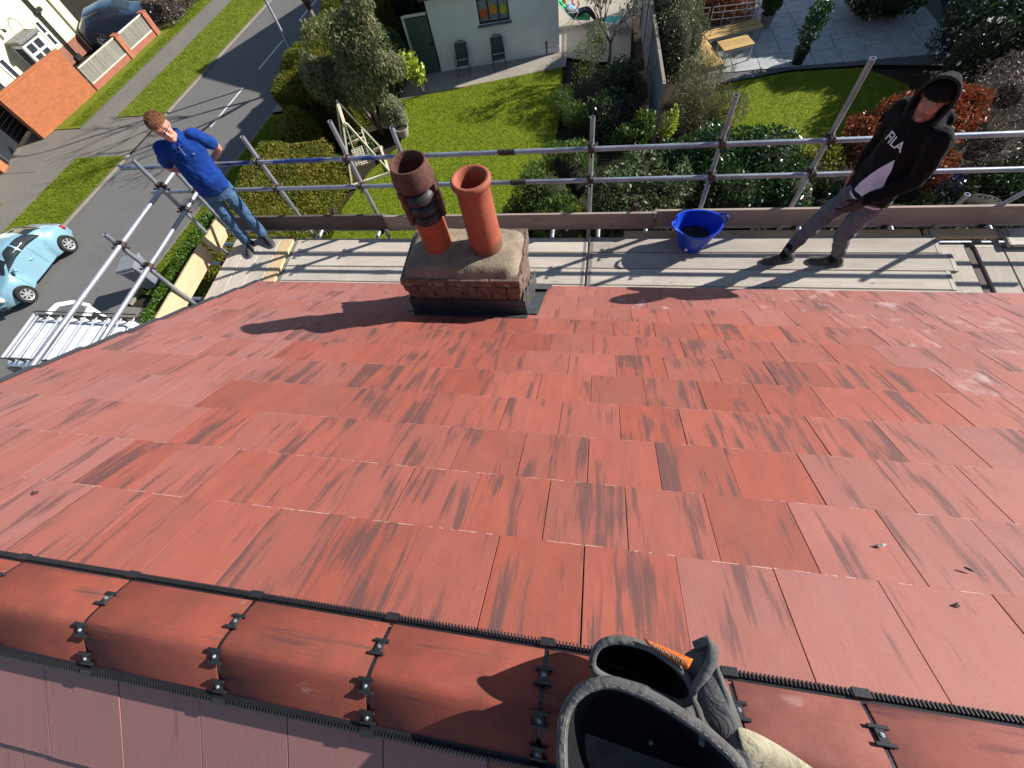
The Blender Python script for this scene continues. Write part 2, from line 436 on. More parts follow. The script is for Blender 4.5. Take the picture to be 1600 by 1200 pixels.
for i in range(len(RJ) - 1):
    x0, x1 = RJ[i] + 0.006, RJ[i + 1] - 0.006; L = x1 - x0
    q = MB(); prof = ridge_profile(); rg = []
    for j, x in enumerate((0, 0.0025, L * 0.5, L - 0.0025, L)):
        dz = -0.0014 if j in (0, 4) else 0
        outer = [(YRC + (y - YRC) * (1 + dz * 4), z + dz) for y, z in prof]
        inner = [(YRC + (y - YRC) * 0.90, z - 0.016) for y, z in prof]
        rg.append([(x - L / 2, y, z) for y, z in outer] + [(x - L / 2, y, z) for y, z in inner[::-1]])
    q.rings(rg)
    # swap so local y runs along the tile for the streaks
    o = q.build('ridge_tile', M_RIDGE, house, smooth='auto', loc=((x0 + x1) / 2, 0, -G + rr.uniform(-0.001, 0.001)))
    o.color = (0.12 if x1 < 0.4 else 0.62, 0.40, 0.62, 1)
    # joint union: a black strip in the gap with a low rib
    if i:
        xj = RJ[i]; q = MB(); p2 = ridge_profile(-0.004)
        q.rings([[(xj + dx, y, z) for y, z in p2] + [(xj + dx, YRC + (y - YRC) * 0.85, z - 0.02) for y, z in p2[::-1]] for dx in (-0.0085, 0.0085)])
        un = q.build('ridge_union', M_BLACK, house, loc=(0, 0, -G))
        def prof_pt(t):
            y = YRC + t * 0.121; z = ridge_h(t)
            t2 = t + 0.02; y2 = YRC + t2 * 0.121; z2 = ridge_h(t2)
            d = Vector((0, y2 - y, z2 - z)).normalized(); n = Vector((0, -d.z, d.y)); return Vector((xj, y, z)), d, n
        for t in (0.52, -0.14, -0.80):
            p, d, n = prof_pt(t); rotm = Matrix((Vector((1, 0, 0)), d, n)).transposed()
            q = MB()
            q.box(p + n * 0.004, (0.022, 0.040, 0.007), rotm)
            for sgn in (-1, 1):
                q.box(p + d * (0.018 * sgn) + n * 0.006, (0.045, 0.009, 0.006), rotm)
            cl = q.build('ridge_clip', M_BLACK, un, bevel=0.0012)
            q = MB(); q.cyl(p + n * 0.007, p + n * 0.0105, 0.0062, 0.005, 10); q.cyl(p + n * 0.0105, p + n * 0.012, 0.0038, 0.003, 6); q.build('screw', M_STEEL, un)
# comb strips under both feet
for sgn, nm in ((1, 'F'), (-1, 'B')):
    q = MB(); yb = YRC + sgn * 0.128
    x = -3.86
    q.box2((XL, yb - 0.011, 0.026), (XR, yb + 0.011, 0.0285))
    while x < XR:
        q.box((x, yb + sgn * 0.008, 0.0265), (0.0042, 0.017, 0.014), (-sgn * PITCH, 0, 0)); x += 0.0098
    for i in range(1, len(RJ) - 1): q.box((RJ[i], yb + sgn * 0.010, 0.029), (0.04, 0.022, 0.012), (-sgn * PITCH, 0, 0))
    o = q.build('ridge_comb', M_BLACK, house, loc=(0, 0, -G), fixn=False); tag(o, kind='stuff')

# ---- chimney
M_SOOTBRICK = simple('weathered_brick', (0.150, 0.098, 0.074), 0.95, var=0.7, scale=22, bstr=0.35, rnd=True)
M_MORTAR = simple('old_mortar', (0.18, 0.145, 0.11), 0.95, var=0.35, scale=25, bstr=0.5)
def flaunch_mat():
    mt, nt, b, out = nmat('cement_flaunching'); v = coords(nt)
    n1 = noise(nt, v, 7, 6, 0.65); n2 = noise(nt, v, 60, 4)
    c = ramp(nt, n1, [(0.25, (0.085, 0.064, 0.042)), (0.5, (0.19, 0.148, 0.10)), (0.75, (0.30, 0.245, 0.175))])
    c = mixc(nt, 0.3, c, ramp(nt, n2, [(0.3, (0.10, 0.08, 0.05)), (0.7, (0.34, 0.29, 0.22))]))
    nt.links.new(c, b.inputs['Base Color']); b.inputs['Roughness'].default_value = 0.95
    bump(nt, b, math_(nt, 'ADD', n1, math_(nt, 'MULTIPLY', n2, 0.4)), 0.7, 0.02); return mt
M_FLAUNCH = flaunch_mat()
M_LEAD = simple('lead_sheet', (0.10, 0.108, 0.115), 0.42, metal=0.55, var=0.45, scale=9, bstr=0.3, bscale=14)
M_TERRA = simple('terracotta', (0.31, 0.072, 0.032), 0.72, var=0.28, scale=7, bstr=0.25, bscale=90)
M_TERRAOLD = simple('sooty_terracotta', (0.105, 0.042, 0.030), 0.8, var=0.8, scale=8, bstr=0.35, bscale=70)
M_SOOT = simple('soot_glaze', (0.020, 0.017, 0.016), 0.45, var=0.5, scale=12, bstr=0.3, dark=(0.012, 0.01, 0.01))
def pot_mat():
    mt, nt, b, out = nmat('weathered_terracotta'); v = coords(nt); n1 = noise(nt, v, 7, 5, 0.6); n2 = noise(nt, v, 45, 4, 0.65)
    c = ramp(nt, n1, [(0.3, (0.235, 0.052, 0.024)), (0.7, (0.335, 0.082, 0.038))])
    c = mixc(nt, 0.3, c, ramp(nt, n2, [(0.3, (0.13, 0.035, 0.02)), (0.7, (0.40, 0.13, 0.07))]))
    sx = nt.nodes.new('ShaderNodeSeparateXYZ'); tc = nt.nodes.new('ShaderNodeTexCoord'); nt.links.new(tc.outputs['Object'], sx.inputs[0])
    # mossy tide mark above the mortar and streaks of lime
    k = math_(nt, 'MULTIPLY', math_(nt, 'SUBTRACT', math_(nt, 'MULTIPLY_ADD', n1, 0.10, -0.955), sx.outputs['Z']), 22, clamp=True)
    c = mixc(nt, math_(nt, 'MULTIPLY', k, 0.7), c, (0.085, 0.055, 0.022))
    l = math_(nt, 'MULTIPLY', math_(nt, 'SUBTRACT', noise(nt, coords(nt, 'Object', (1, 1, 0.25)), 22, 4, 0.7), 0.63), 7, clamp=True)
    c = mixc(nt, math_(nt, 'MULTIPLY', l, 0.45), c, (0.42, 0.24, 0.16))
    nt.links.new(c, b.inputs['Base Color']); b.inputs['Roughness'].default_value = 0.75; bump(nt, b, n2, 0.3, 0.006); return mt
CX0, CX1, CY0, CY1 = -1.53, -0.59, 2.21, 2.72
q = MB(); q.box2((CX0 + 0.012, CY0 + 0.012, -2.3), (CX1 - 0.012, CY1 - 0.012, -1.09))
chim = q.build('chimney', M_MORTAR, house, loc=(0, 0, -G))
# bricks: courses down to the lead; two courses oversail
bz = -1.095; ci = 0
while bz > -1.66:
    ov = 0.022 if ci in (0, 1) else (0.010 if ci == 2 else 0.0); x0, x1, y0, y1 = CX0 - ov, CX1 + ov, CY0 - ov, CY1 + ov
    for (a, bb, fixed, horiz) in ((x0, x1, y0, True), (x0, x1, y1, True), (y0 + 0.1, y1 - 0.1, x0, False), (y0 + 0.1, y1 - 0.1, x1, False)):
        L = bb - a; n = max(2, round(L / 0.225)); st = -0.5 if ci % 2 else 0
        for j in range(n + 1):
            s0 = max(a, a + (j + st) * L / n) + 0.005; s1 = min(bb, a + (j + 1 + st) * L / n) - 0.005
            if s1 - s0 < 0.05: continue
            jit = rr.uniform(-0.003, 0.003); dep = 0.1
            if horiz:
                cy = fixed + (dep / 2 if fixed == y0 else -dep / 2) + jit; c = ((s0 + s1) / 2, cy, bz - 0.0325); sz = (s1 - s0, dep, 0.068)
            else:
                cx = fixed + (dep / 2 if fixed == x0 else -dep / 2) + jit; c = (cx, (s0 + s1) / 2, bz - 0.0325); sz = (dep, s1 - s0, 0.064)
            qq = MB(); qq.box((0, 0, 0), sz); o = qq.build('brick', M_SOOTBRICK, chim, bevel=0.006, loc=c)
    bz -= 0.075; ci += 1
# flaunching: lumpy mortar mound
q = MB(); NX, NY = 44, 26; vs = []
def fl_h(u, v, x, y):
    e = min(1, (1 - abs(u)) * 5.5) * min(1, (1 - abs(v)) * 3.2); e = math.sin(e * math.pi / 2)
    z = -1.128 + 0.088 * e
    for px, pz in ((-1.245, 0.075), (-0.855, 0.055)):
        d = math.hypot(x - px, y - 2.47); z += pz * math.exp(-(d / 0.20) ** 2) * e
    return z + 0.012 * mnoise.noise(Vector((x * 7, y * 7, 0.3))) * e
for j in range(NY + 1):
    for i in range(NX + 1):
        u, v = 2 * i / NX - 1, 2 * j / NY - 1
        x = (CX0 + CX1) / 2 + u * ((CX1 - CX0) / 2 + 0.018); y = (CY0 + CY1) / 2 + v * ((CY1 - CY0) / 2 + 0.018)
        k = 0.012 * mnoise.noise(Vector((x * 11, y * 11, 4)))
        vs.append((x + k, y + k, fl_h(u, v, x, y)))
nf = [(j * (NX + 1) + i, j * (NX + 1) + i + 1, (j + 1) * (NX + 1) + i + 1, (j + 1) * (NX + 1) + i) for j in range(NY) for i in range(NX)]
q.add(vs, nf)
rim = [i for i in range(NX + 1)] + [(j) * (NX + 1) + NX for j in range(1, NY + 1)] + [NY * (NX + 1) + i for i in range(NX - 1, -1, -1)] + [j * (NX + 1) for j in range(NY - 1, 0, -1)]
b0 = len(q.v); q.v += [(q.v[i][0], q.v[i][1], -1.16) for i in rim]
q.f += [(rim[i], b0 + i, b0 + (i + 1) % len(rim), rim[(i + 1) % len(rim)]) for i in range(len(rim))]; q.mi += [0] * len(rim)
q.build('flaunching', M_FLAUNCH, chim, smooth=True)
# plain roll-top pot
q = MB(); q.lathe([(0.126, -1.14), (0.124, -0.9), (0.117, -0.55), (0.115, -0.462), (0.120, -0.455), (0.133, -0.445), (0.138, -0.425), (0.135, -0.405), (0.124, -0.396), (0.108, -0.400), (0.099, -0.415), (0.094, -0.45), (0.094, -1.14)], (-0.855, 2.47, 0), 40)
q.build('chimney_pot', pot_mat(), chim, smooth=True)
# louvred pot
lp = MB(); lp.lathe([(0.112, -1.14), (0.110, -0.72), (0.113, -0.70), (0.124, -0.695), (0.127, -0.68), (0.118, -0.668), (0.118, -0.45), (0.08, -0.45), (0.08, -1.14)], (-1.245, 2.47, 0), 36)
lpo = lp.build('chimney_pot', M_TERRA, chim, smooth='auto')
q = MB(); q.lathe([(0.118, -0.425), (0.138, -0.420), (0.142, -0.40), (0.141, -0.38), (0.136, -0.345), (0.124, -0.285), (0.121, -0.272), (0.112, -0.272), (0.109, -0.285), (0.112, -0.34), (0.112, -0.425)], (-1.245, 2.47, 0), 36)
q.build('pot_collar', M_TERRAOLD, chim, smooth='auto')
for li, zz in enumerate((-0.640, -0.555, -0.470)):
    for qd in range(3):
        q = MB(); rg = []
        for t in np.linspace(qd * 120 + 7, qd * 120 + 113, 16):
            ca, sa = math.cos(R(t - 125)), math.sin(R(t - 125)); bow = math.sin((t - qd * 120 - 7) / 106 * math.pi) ** 0.7
            prof = [(0.100, 0.030), (0.116 + 0.012 * bow, 0.020), (0.126 + 0.026 * bow, -0.010), (0.128 + 0.028 * bow, -0.034), (0.120 + 0.022 * bow, -0.037), (0.112, 0.0), (0.098, 0.016)]
            rg.append([(-1.245 + r * ca, 2.47 + r * sa, zz + z) for r, z in prof])
        q.rings(rg); q.build('louvre', M_SOOT, chim, smooth='auto')
for qd in range(3):
    t = R(qd * 120 - 125); q = MB(); c = Vector((-1.245 + 0.132 * math.cos(t), 2.47 + 0.132 * math.sin(t), -0.556))
    q.box(c, (0.034, 0.038, 0.27), (0, 0, t)); q.build('pot_rib', M_TERRAOLD, chim, bevel=0.004)
# lead apron, side soakers and saddle
def roofz(y): return -y * tA
q = MB()
q.rings([[(CX0 - 0.03, CY0 - 0.012, roofz(CY0) + 0.20), (CX1 + 0.03, CY0 - 0.012, roofz(CY0) + 0.20)],
         [(CX0 - 0.035, CY0 - 0.016, roofz(CY0) + 0.10), (CX1 + 0.035, CY0 - 0.016, roofz(CY0) + 0.10)],
         [(CX0 - 0.04, CY0 - 0.022, roofz(CY0) + 0.030), (CX1 + 0.04, CY0 - 0.022, roofz(CY0) + 0.030)],
         [(CX0 - 0.05, CY0 - 0.10, roofz(CY0 - 0.10) + 0.022), (CX1 + 0.05, CY0 - 0.10, roofz(CY0 - 0.10) + 0.022)]], closed=False, caps=False)
q.build('lead_apron', M_LEAD, chim)
for xs, sg in ((CX0, -1), (CX1, 1)):
    n = 5
    for i in range(n):
        y0 = CY0 - 0.01 + i * (CY1 - CY0 + 0.12) / n; y1 = y0 + (CY1 - CY0 + 0.12) / n + 0.012; x = xs + sg * (0.014 + 0.0015 * (i % 2))
        q = MB(); top0 = roofz(y0) + 0.20
        q.add([(x, y0, roofz(y0) + 0.018), (x, y0, top0), (x, y1, top0), (x, y1, roofz(y1) + 0.018), (x + sg * 0.11, y0, roofz(y0) + 0.019), (x + sg * 0.11, y1, roofz(y1) + 0.019)],
              [(0, 1, 2, 3), (0, 3, 5, 4)])
        so_ = q.build('lead_soaker', M_LEAD, chim); mod = so_.modifiers.new('t', 'SOLIDIFY'); mod.thickness = 0.002
q = MB(); rg = []
for t in np.linspace(0, 1, 9):
    rg.append([(CX0 - 0.08 + (CX1 - CX0 + 0.24) * s, CY1 + 0.02 + 0.22 * t, roofz(CY1 + 0.02 + 0.22 * t) + 0.022 + 0.03 * (1 - t) + 0.006 * mnoise.noise(Vector((s * 9, t * 4, 1)))) for s in np.linspace(0, 1, 14)])
q.rings(rg, closed=False, caps=False); q.build('lead_saddle', M_LEAD, chim, smooth=True)
# ================================================================== SCAFFOLD
def tube_mat():
    mt, nt, b, out = nmat('galvanised_tube'); v = coords(nt, 'Object', (1, 1, 0.35), True)
    n1 = noise(nt, v, 9, 5, 0.6); n2 = noise(nt, coords(nt, 'Object', (1, 1, 0.12), True, (5, 1, 3)), 30, 4)
    c = ramp(nt, n1, [(0.3, (0.20, 0.225, 0.27)), (0.6, (0.36, 0.39, 0.44))])
    c = mixc(nt, math_(nt, 'MULTIPLY', math_(nt, 'GREATER_THAN', n2, 0.62), 0.5), c, (0.14, 0.11, 0.10))
    sp = noise(nt, coords(nt, 'Object', (1, 1, 1), True), 70, 2); c = mixc(nt, math_(nt, 'MULTIPLY', math_(nt, 'GREATER_THAN', sp, 0.67), 0.55), c, (0.6, 0.58, 0.55))
    oi = nt.nodes.new('ShaderNodeObjectInfo'); se = nt.nodes.new('ShaderNodeSeparateColor'); nt.links.new(oi.outputs['Color'], se.inputs[0])
    pn = noise(nt, coords(nt, 'Object', (1, 1, 0.25), True, (2, 8, 5)), 7, 5, 0.7)
    pm = math_(nt, 'MULTIPLY', math_(nt, 'SUBTRACT', pn, math_(nt, 'SUBTRACT', 0.78, math_(nt, 'MULTIPLY', se.outputs[0], 0.42))), 14, clamp=True)
    c = mixc(nt, pm, c, (0.018, 0.045, 0.20))
    nt.links.new(c, b.inputs['Base Color']); b.inputs['Roughness'].default_value = 0.42
    nt.links.new(math_(nt, 'MULTIPLY_ADD', pm, -0.5, 0.6), b.inputs['Metallic'])
    bump(nt, b, n2, 0.2, 0.003); return mt
M_TUBE = tube_mat()
M_COUP = simple('rusty_coupler', (0.075, 0.055, 0.045), 0.6, metal=0.5, var=0.6, scale=30, rnd=True)
def wood_mat(name, c0, c1, grain=1.0, rough=0.85, paint=None):
    mt, nt, b, out = nmat(name)
    v = coords(nt, 'Object', (0.06, 1, 1), True); n1 = noise(nt, v, 55, 5, 0.65, 0.6)
    n2 = noise(nt, coords(nt, 'Object', (0.35, 1, 1), True, (3, 1, 1)), 4, 5, 0.6)
    n3 = noise(nt, coords(nt, 'Object', (0.02, 1, 1), True, (1, 4, 1)), 130, 3)
    c = ramp(nt, n1, [(0.25, c0), (0.75, c1)])
    c = mixc(nt, 0.45, c, ramp(nt, n2, [(0.25, tuple(x * 0.72 for x in c0)), (0.75, tuple(min(1, x * 1.12) for x in c1))]))
    k = math_(nt, 'MULTIPLY', math_(nt, 'SUBTRACT', n3, 0.62), 9, clamp=True)
    c = mixc(nt, math_(nt, 'MULTIPLY', k, 0.5), c, tuple(x * 0.35 for x in c0))
    st_ = math_(nt, 'MULTIPLY', math_(nt, 'SUBTRACT', noise(nt, coords(nt, 'Object', (0.6, 1, 1), True, (7, 2, 5)), 7, 6, 0.7), 0.57), 6, clamp=True); c = mixc(nt, math_(nt, 'MULTIPLY', st_, 0.45), c, tuple(x * 0.45 for x in c0))
    vo = nt.nodes.new('ShaderNodeTexVoronoi'); vo.inputs['Scale'].default_value = 3.0; nt.links.new(coords(nt, 'Object', (0.7, 2.0, 1), True), vo.inputs['Vector'])
    kn = math_(nt, 'LESS_THAN', vo.outputs['Distance'], 0.055); c = mixc(nt, math_(nt, 'MULTIPLY', kn, 0.65), c, tuple(x * 0.3 for x in c0))
    oi = nt.nodes.new('ShaderNodeObjectInfo'); tn = math_(nt, 'MULTIPLY_ADD', oi.outputs['Random'], 0.3, 0.84)
    cm = nt.nodes.new('ShaderNodeCombineColor'); [nt.links.new(tn, cm.inputs[i]) for i in range(3)]
    c = mixc(nt, 1.0, c, cm.outputs[0], 'MULTIPLY')
    nt.links.new(c, b.inputs['Base Color']); b.inputs['Roughness'].default_value = rough; b.inputs['Specular IOR Level'].default_value = 0.25
    bump(nt, b, math_(nt, 'ADD', n1, n3), 0.35, 0.004); return mt
M_BOARD = wood_mat('weathered_scaffold_board', (0.33, 0.285, 0.24), (0.52, 0.465, 0.395))
M_BOARDNEW = wood_mat('newer_board', (0.42, 0.29, 0.15), (0.60, 0.44, 0.26))
M_TOE = wood_mat('toe_board_wood', (0.24, 0.185, 0.15), (0.36, 0.29, 0.245))
M_TOEDARK = wood_mat('dark_toe_board_wood', (0.075, 0.06, 0.052), (0.13, 0.105, 0.09))
M_PLY = wood_mat('pale_plank', (0.38, 0.275, 0.155), (0.54, 0.415, 0.26))
M_BAND = simple('board_end_band', (0.24, 0.225, 0.20), 0.6, metal=0.3, var=0.3, scale=20)

scaf = thing('scaffold', 'tube and board scaffold wrapped round the eaves and left verge of the red roof', 'scaffold', (0, 4.1, G))
SO = Vector((0, -4.1, -G))                      # world -> scaffold local
def tube(name, p0, p1, blue=0.1, r=0.0242):
    p0, p1 = Vector(p0), Vector(p1); L = (p1 - p0).length
    q = MB(); q.pipe((0, 0, 0), (0, 0, L), r, r - 0.005, 16)
    o = q.build(name, M_TUBE, scaf, smooth='auto'); o.location = p0 + SO
    o.rotation_mode = 'QUATERNION'; o.rotation_quaternion = (p1 - p0).to_track_quat('Z', 'Y'); o.color = (blue, 0, 0, 1); return o
def coupler(p, ax1=(1, 0, 0), ax2=(0, 0, 1)):
    p = Vector(p); a, c = Vector(ax1).normalized(), Vector(ax2).normalized(); n = a.cross(c).normalized(); q = MB()
    q.cyl(p - a * 0.03 + n * 0.027, p + a * 0.03 + n * 0.027, 0.034, None, 12); q.cyl(p - c * 0.03 - n * 0.027, p + c * 0.03 - n * 0.027, 0.034, None, 12)
    q.box(p, (0.05, 0.05, 0.05)); 
    for s in (-1, 1):
        b = p + n * 0.027 + c * (0.046 * s); q.cyl(b - n * 0.035, b + n * 0.045, 0.0075, None, 6); q.cyl(b + n * 0.026, b + n * 0.042, 0.013, None, 6)
        b = p - n * 0.027 + a * (0.046 * s); q.cyl(b + n * 0.035, b - n * 0.045, 0.0075, None, 6); q.cyl(b - n * 0.026, b - n * 0.042, 0.013, None, 6)
    return q.build('coupler', M_COUP, scaf, loc=SO)
YS = 4.155; YRAIL = 4.105
ST = [(-3.90, -1.10, .05), (-2.78, -0.99, .05), (-2.14, -1.09, .05), (-0.115, -1.09, .22), (1.10, -0.965, .12), (2.02, -0.745, .02)]
for x, zt, bl in ST:
    tube('standard', (x, YS, G), (x, YS, zt), bl)
    for zr in (-1.385, -1.735): coupler((x, 4.13, zr), (1, 0, 0), (0, 0, 1))
tube('guard_rail', (-5.80, YRAIL, -1.385), (-0.98, YRAIL, -1.375), 0.62); tube('guard_rail', (-0.975, YRAIL, -1.375), (5.6, YRAIL, -1.40), 0.08)
tube('guard_rail', (-5.72, YRAIL, -1.735), (-0.90, YRAIL, -1.735), 0.10); tube('guard_rail', (-0.895, YRAIL, -1.735), (5.6, YRAIL, -1.74), 0.26)
for x, z in ((-0.975, -1.375), (-0.895, -1.735)):
    q = MB(); q.cyl((x - 0.085, YRAIL, z), (x + 0.085, YRAIL, z), 0.0285, None, 14)
    for k in range(-3, 4): q.cyl((x + k * 0.024 - 0.004, YRAIL, z), (x + k * 0.024 + 0.004, YRAIL, z), 0.031, None, 14)
    q.build('sleeve_coupler', M_COUP, scaf, loc=SO)
# return down the gable
XG = -5.03
for y, zt, x in ((3.74, -1.03, -5.02), (4.10, -1.26, -5.08), (2.84, -1.22, -5.02)):
    tube('standard', (x, y, G), (x, y, zt), 0.05 if y > 4 else 0.25)
tube('guard_rail', (-4.97, 4.20, -1.385), (-4.97, -0.9, -1.30), 0.40, 0.0245); tube('guard_rail', (-4.965, 4.06, -1.70), (-4.965, -0.6, -1.68), 0.22, 0.0245)
for y in (3.74, 2.84):
    for z in (-1.37, -1.695): coupler((-4.995, y, z), (0, 1, 0), (0, 0, 1))
for z in (-1.385, -1.72): coupler((-5.03, 4.10, z), (1, 0, 0), (0, 0, 1))
# ledgers and transoms below the deck
tube('ledger', (-5.4, 3.98, DK - 0.17), (5.6, 3.98, DK - 0.17), 0.1); tube('ledger', (-5.3, 4.20, DK - 0.12), (5.6, 4.20, DK - 0.12), 0.3); tube('ledger', (-4.4, 3.05, DK - 0.17), (5.6, 3.05, DK - 0.17), 0.1)
tube('ledger', (-4.965, 4.3, DK - 0.15), (-4.965, -1.2, DK - 0.15), 0.02); tube('ledger', (-4.05, 4.0, DK - 0.15), (-4.05, -1.2, DK - 0.15), 0.02)
for x in (-3.7, -2.85, -1.95, -0.55, 0.0, 0.55, 1.35, 2.2, 3.1, 4.0, 4.9):
    tube('transom', (x, 2.95, DK - 0.085), (x, 4.30, DK - 0.085), 0.05); coupler((x, 4.17, DK - 0.10), (1, 0, 0), (0, 1, 0))
for y in (3.55, 2.95, 2.72, 2.6, 2.0, 1.2, 0.4):
    tube('transom', (-5.25, y, DK - 0.09), (-3.95, y, DK - 0.09), 0.02); coupler((-4.965, y, DK - 0.12), (1, 0, 0), (0, 1, 0))
for x in (-3.35, -1.45, 0.4):
    coupler((x, 4.12, -2.12), (1, 0, 0), (0, 1, 0))
def board(name, x0, x1, y, z, wd=0.225, th=0.038, mat=None, along='X', band=True, tilt=(0, 0, 0), hgt=None):
    L = x1 - x0; q = MB(); q.box((0, 0, 0), (L, wd, th)); o = q.build(name, mat or M_BOARD, scaf, bevel=0.004)
    c = Vector(((x0 + x1) / 2, y, z)) if along == 'X' else Vector((y, (x0 + x1) / 2, z)); o.location = c + SO
    o.rotation_euler = (tilt[0], tilt[1], tilt[2] + (0 if along == 'X' else math.pi / 2))
    if band:
        for e in (-1, 1):
            b = MB(); b.box((e * (L / 2 - 0.028), 0, 0), (0.030, wd + 0.005, th + 0.004)); b.build('end_band', M_BAND, o)
    return o
zb = DK - 0.019
ys = [3.09, 3.325, 3.56, 3.795]
for i, y in enumerate(ys):
    jr = rr.uniform(-0.004, 0.004)
    board('board', -3.945, -0.125 + 0.004 * i, y + jr, zb + rr.uniform(-0.002, 0.002), tilt=(0, 0, rr.uniform(-0.001, 0.001)))
    board('board', -0.100 + 0.004 * i, 3.50 - 0.08 * (i % 2), y + rr.uniform(-0.003, 0.003), zb + rr.uniform(-0.002, 0.002), tilt=(0, 0, rr.uniform(-0.001, 0.001)))
board('board', 0.30, 3.30, 3.965, zb - 0.005, 0.10, mat=M_BOARDNEW, band=False)
board('board', 3.34, 4.0, 3.95, zb + 0.006, 0.115, mat=M_BOARDNEW); board('board', 4.02, 5.5, 3.90, zb + 0.003)
for i, (x, d) in enumerate(((3.565, 0.0), (3.89, 0.0), (4.125, 0.0), (4.36, 0.0))):
    board('board', 2.9, 3.86 - 0.01 * i, x + d, zb - 0.055, along='Y', tilt=(0, 0, 0.0))
for i in range(4): board('board', 3.86 + 0.05, 5.5, 3.09 + 0.235 * i, zb - 0.11)
board('bearer', 2.8, 3.9, 3.73, zb - 0.10, 0.075, 0.09, M_TOEDARK, along='Y', band=False)
# gable side boards
gm = [M_BOARD, M_BOARD, M_BOARD, M_BOARDNEW]
for i, x in enumerate((-4.735, -4.50, -4.27, -4.06)):
    board('board', 0.2, 3.93, x, zb + 0.012, 0.225 if i < 3 else 0.17, mat=gm[i], along='Y', tilt=(0, 0, rr.uniform(-0.002, 0.002)))
# toe boards
def toe(name, x0, x1, y, mat, along='X', z=-2.232, hgt=0.225, lean=0.0):
    return board(name, x0, x1, y, z, 0.225, 0.034, mat, along, True, (math.pi / 2 + lean, 0, 0)) if along == 'X' else None
toe('toe_board', -5.02, -2.62, 4.072, M_TOEDARK); toe('toe_board', -2.64, 0.62, 4.036, M_TOE, z=-2.222); toe('toe_board', 0.60, 5.4, 4.074, M_TOE, z=-2.228)
def toe_y(y0, y1, x, mat, z=-2.222, lean=0.0):
    L = y1 - y0; q = MB(); q.box((0, 0, 0), (L, 0.034, 0.235)); o = q.build('toe_board', mat, scaf, bevel=0.004)
    o.location = Vector((x, (y0 + y1) / 2, z)) + SO; o.rotation_euler = (lean, 0, math.pi / 2); return o
toe_y(-0.6, 3.58, -5.06, M_PLY, lean=-0.10)
toe_y(3.60, 3.98, -5.00, M_PLY, z=-2.20, lean=-0.12)
# loose end tubes sticking up
tube('standard', (3.56, 4.16, G), (3.56, 4.16, -2.05), 0.05); tube('brace', (3.72, 4.20, -2.75), (4.5, 4.20, -1.2), 0.02)
tube('standard', (1.98, 3.02, G), (1.98, 3.02, -2.315), 0.02)
# ================================================================== GROUND, ROAD, PATHS
def ground_mat(name, cols, scale=1.2, fine=40, rough=0.95, bstr=0.4, bdist=0.02):
    mt, nt, b, out = nmat(name); v = coords(nt, 'World')
    n1 = noise(nt, v, scale, 6, 0.6); n2 = noise(nt, v, fine, 4, 0.65); n3 = noise(nt, v, scale * 6, 4, 0.6)
    c = ramp(nt, n1, [(0.25, cols[0]), (0.5, cols[1]), (0.75, cols[2])])
    c = mixc(nt, 0.4, c, ramp(nt, n3, [(0.3, cols[0]), (0.7, cols[2])]))
    c = mixc(nt, 0.35, c, ramp(nt, n2, [(0.3, tuple(x * 0.45 for x in cols[0])), (0.7, tuple(min(1, x * 1.35) for x in cols[2]))]))
    nt.links.new(c, b.inputs['Base Color']); b.inputs['Roughness'].default_value = rough; b.inputs['Specular IOR Level'].default_value = 0.2
    bump(nt, b, math_(nt, 'ADD', n2, n3), bstr, bdist); return mt
M_SOIL = ground_mat('garden_soil', [(0.016, 0.012, 0.008), (0.028, 0.021, 0.014), (0.045, 0.034, 0.022)], 1.5, 30)
M_TURF = ground_mat('mown_turf', [(0.120, 0.185, 0.008), (0.170, 0.235, 0.010), (0.24, 0.275, 0.018)], 0.9, 45, bstr=0.8, bdist=0.05)
M_VTURF = ground_mat('verge_turf', [(0.10, 0.155, 0.008), (0.135, 0.195, 0.010), (0.20, 0.225, 0.022)], 1.3, 40, bstr=0.8, bdist=0.05)
M_ASPH = ground_mat('asphalt', [(0.115, 0.112, 0.106), (0.138, 0.134, 0.127), (0.160, 0.155, 0.146)], 0.5, 90, bstr=0.25, bdist=0.01)
M_PATH = ground_mat('worn_path_tarmac', [(0.125, 0.115, 0.10), (0.16, 0.147, 0.128), (0.21, 0.19, 0.165)], 0.8, 60, bstr=0.25, bdist=0.01)
M_CONC = ground_mat('pale_concrete', [(0.22, 0.195, 0.16), (0.29, 0.26, 0.215), (0.36, 0.32, 0.27)], 1.0, 50, bstr=0.2, bdist=0.01)
M_KERB = ground_mat('kerb_concrete', [(0.15, 0.13, 0.105), (0.21, 0.18, 0.145), (0.26, 0.23, 0.185)], 2.0, 60)
M_LINE = ground_mat('road_paint', [(0.42, 0.42, 0.40), (0.60, 0.60, 0.57), (0.7, 0.7, 0.68)], 6.0, 60)
def sheet(name, pts, z, mat, kind='structure', thick=0.0):
    q = MB(); n = len(pts)
    q.add([(x, y, z) for x, y in pts], [tuple(range(n))])
    if thick:
        q.add([(x, y, z) for x, y in pts] + [(x, y, z - thick) for x, y in pts], [(i, n + i, n + (i + 1) % n, (i + 1) % n) for i in range(n)])
    o = q.build(name, mat); tag(o, kind=kind); return o
def kx(y): return -20.72 + 0.112 * (y - 10.7)          # left kerb line of the road
def rx(y): return kx(y) + 5.75                         # right edge
ground = sheet('ground', [(-260, -200), (260, -200), (260, 260), (-260, 260)], G - 0.10, M_SOIL)
YA, YB = -60, 110
sheet('road', [(kx(YA), YA), (rx(YA), YA), (rx(YB), YB), (kx(YB), YB)], G - 0.06, M_ASPH)
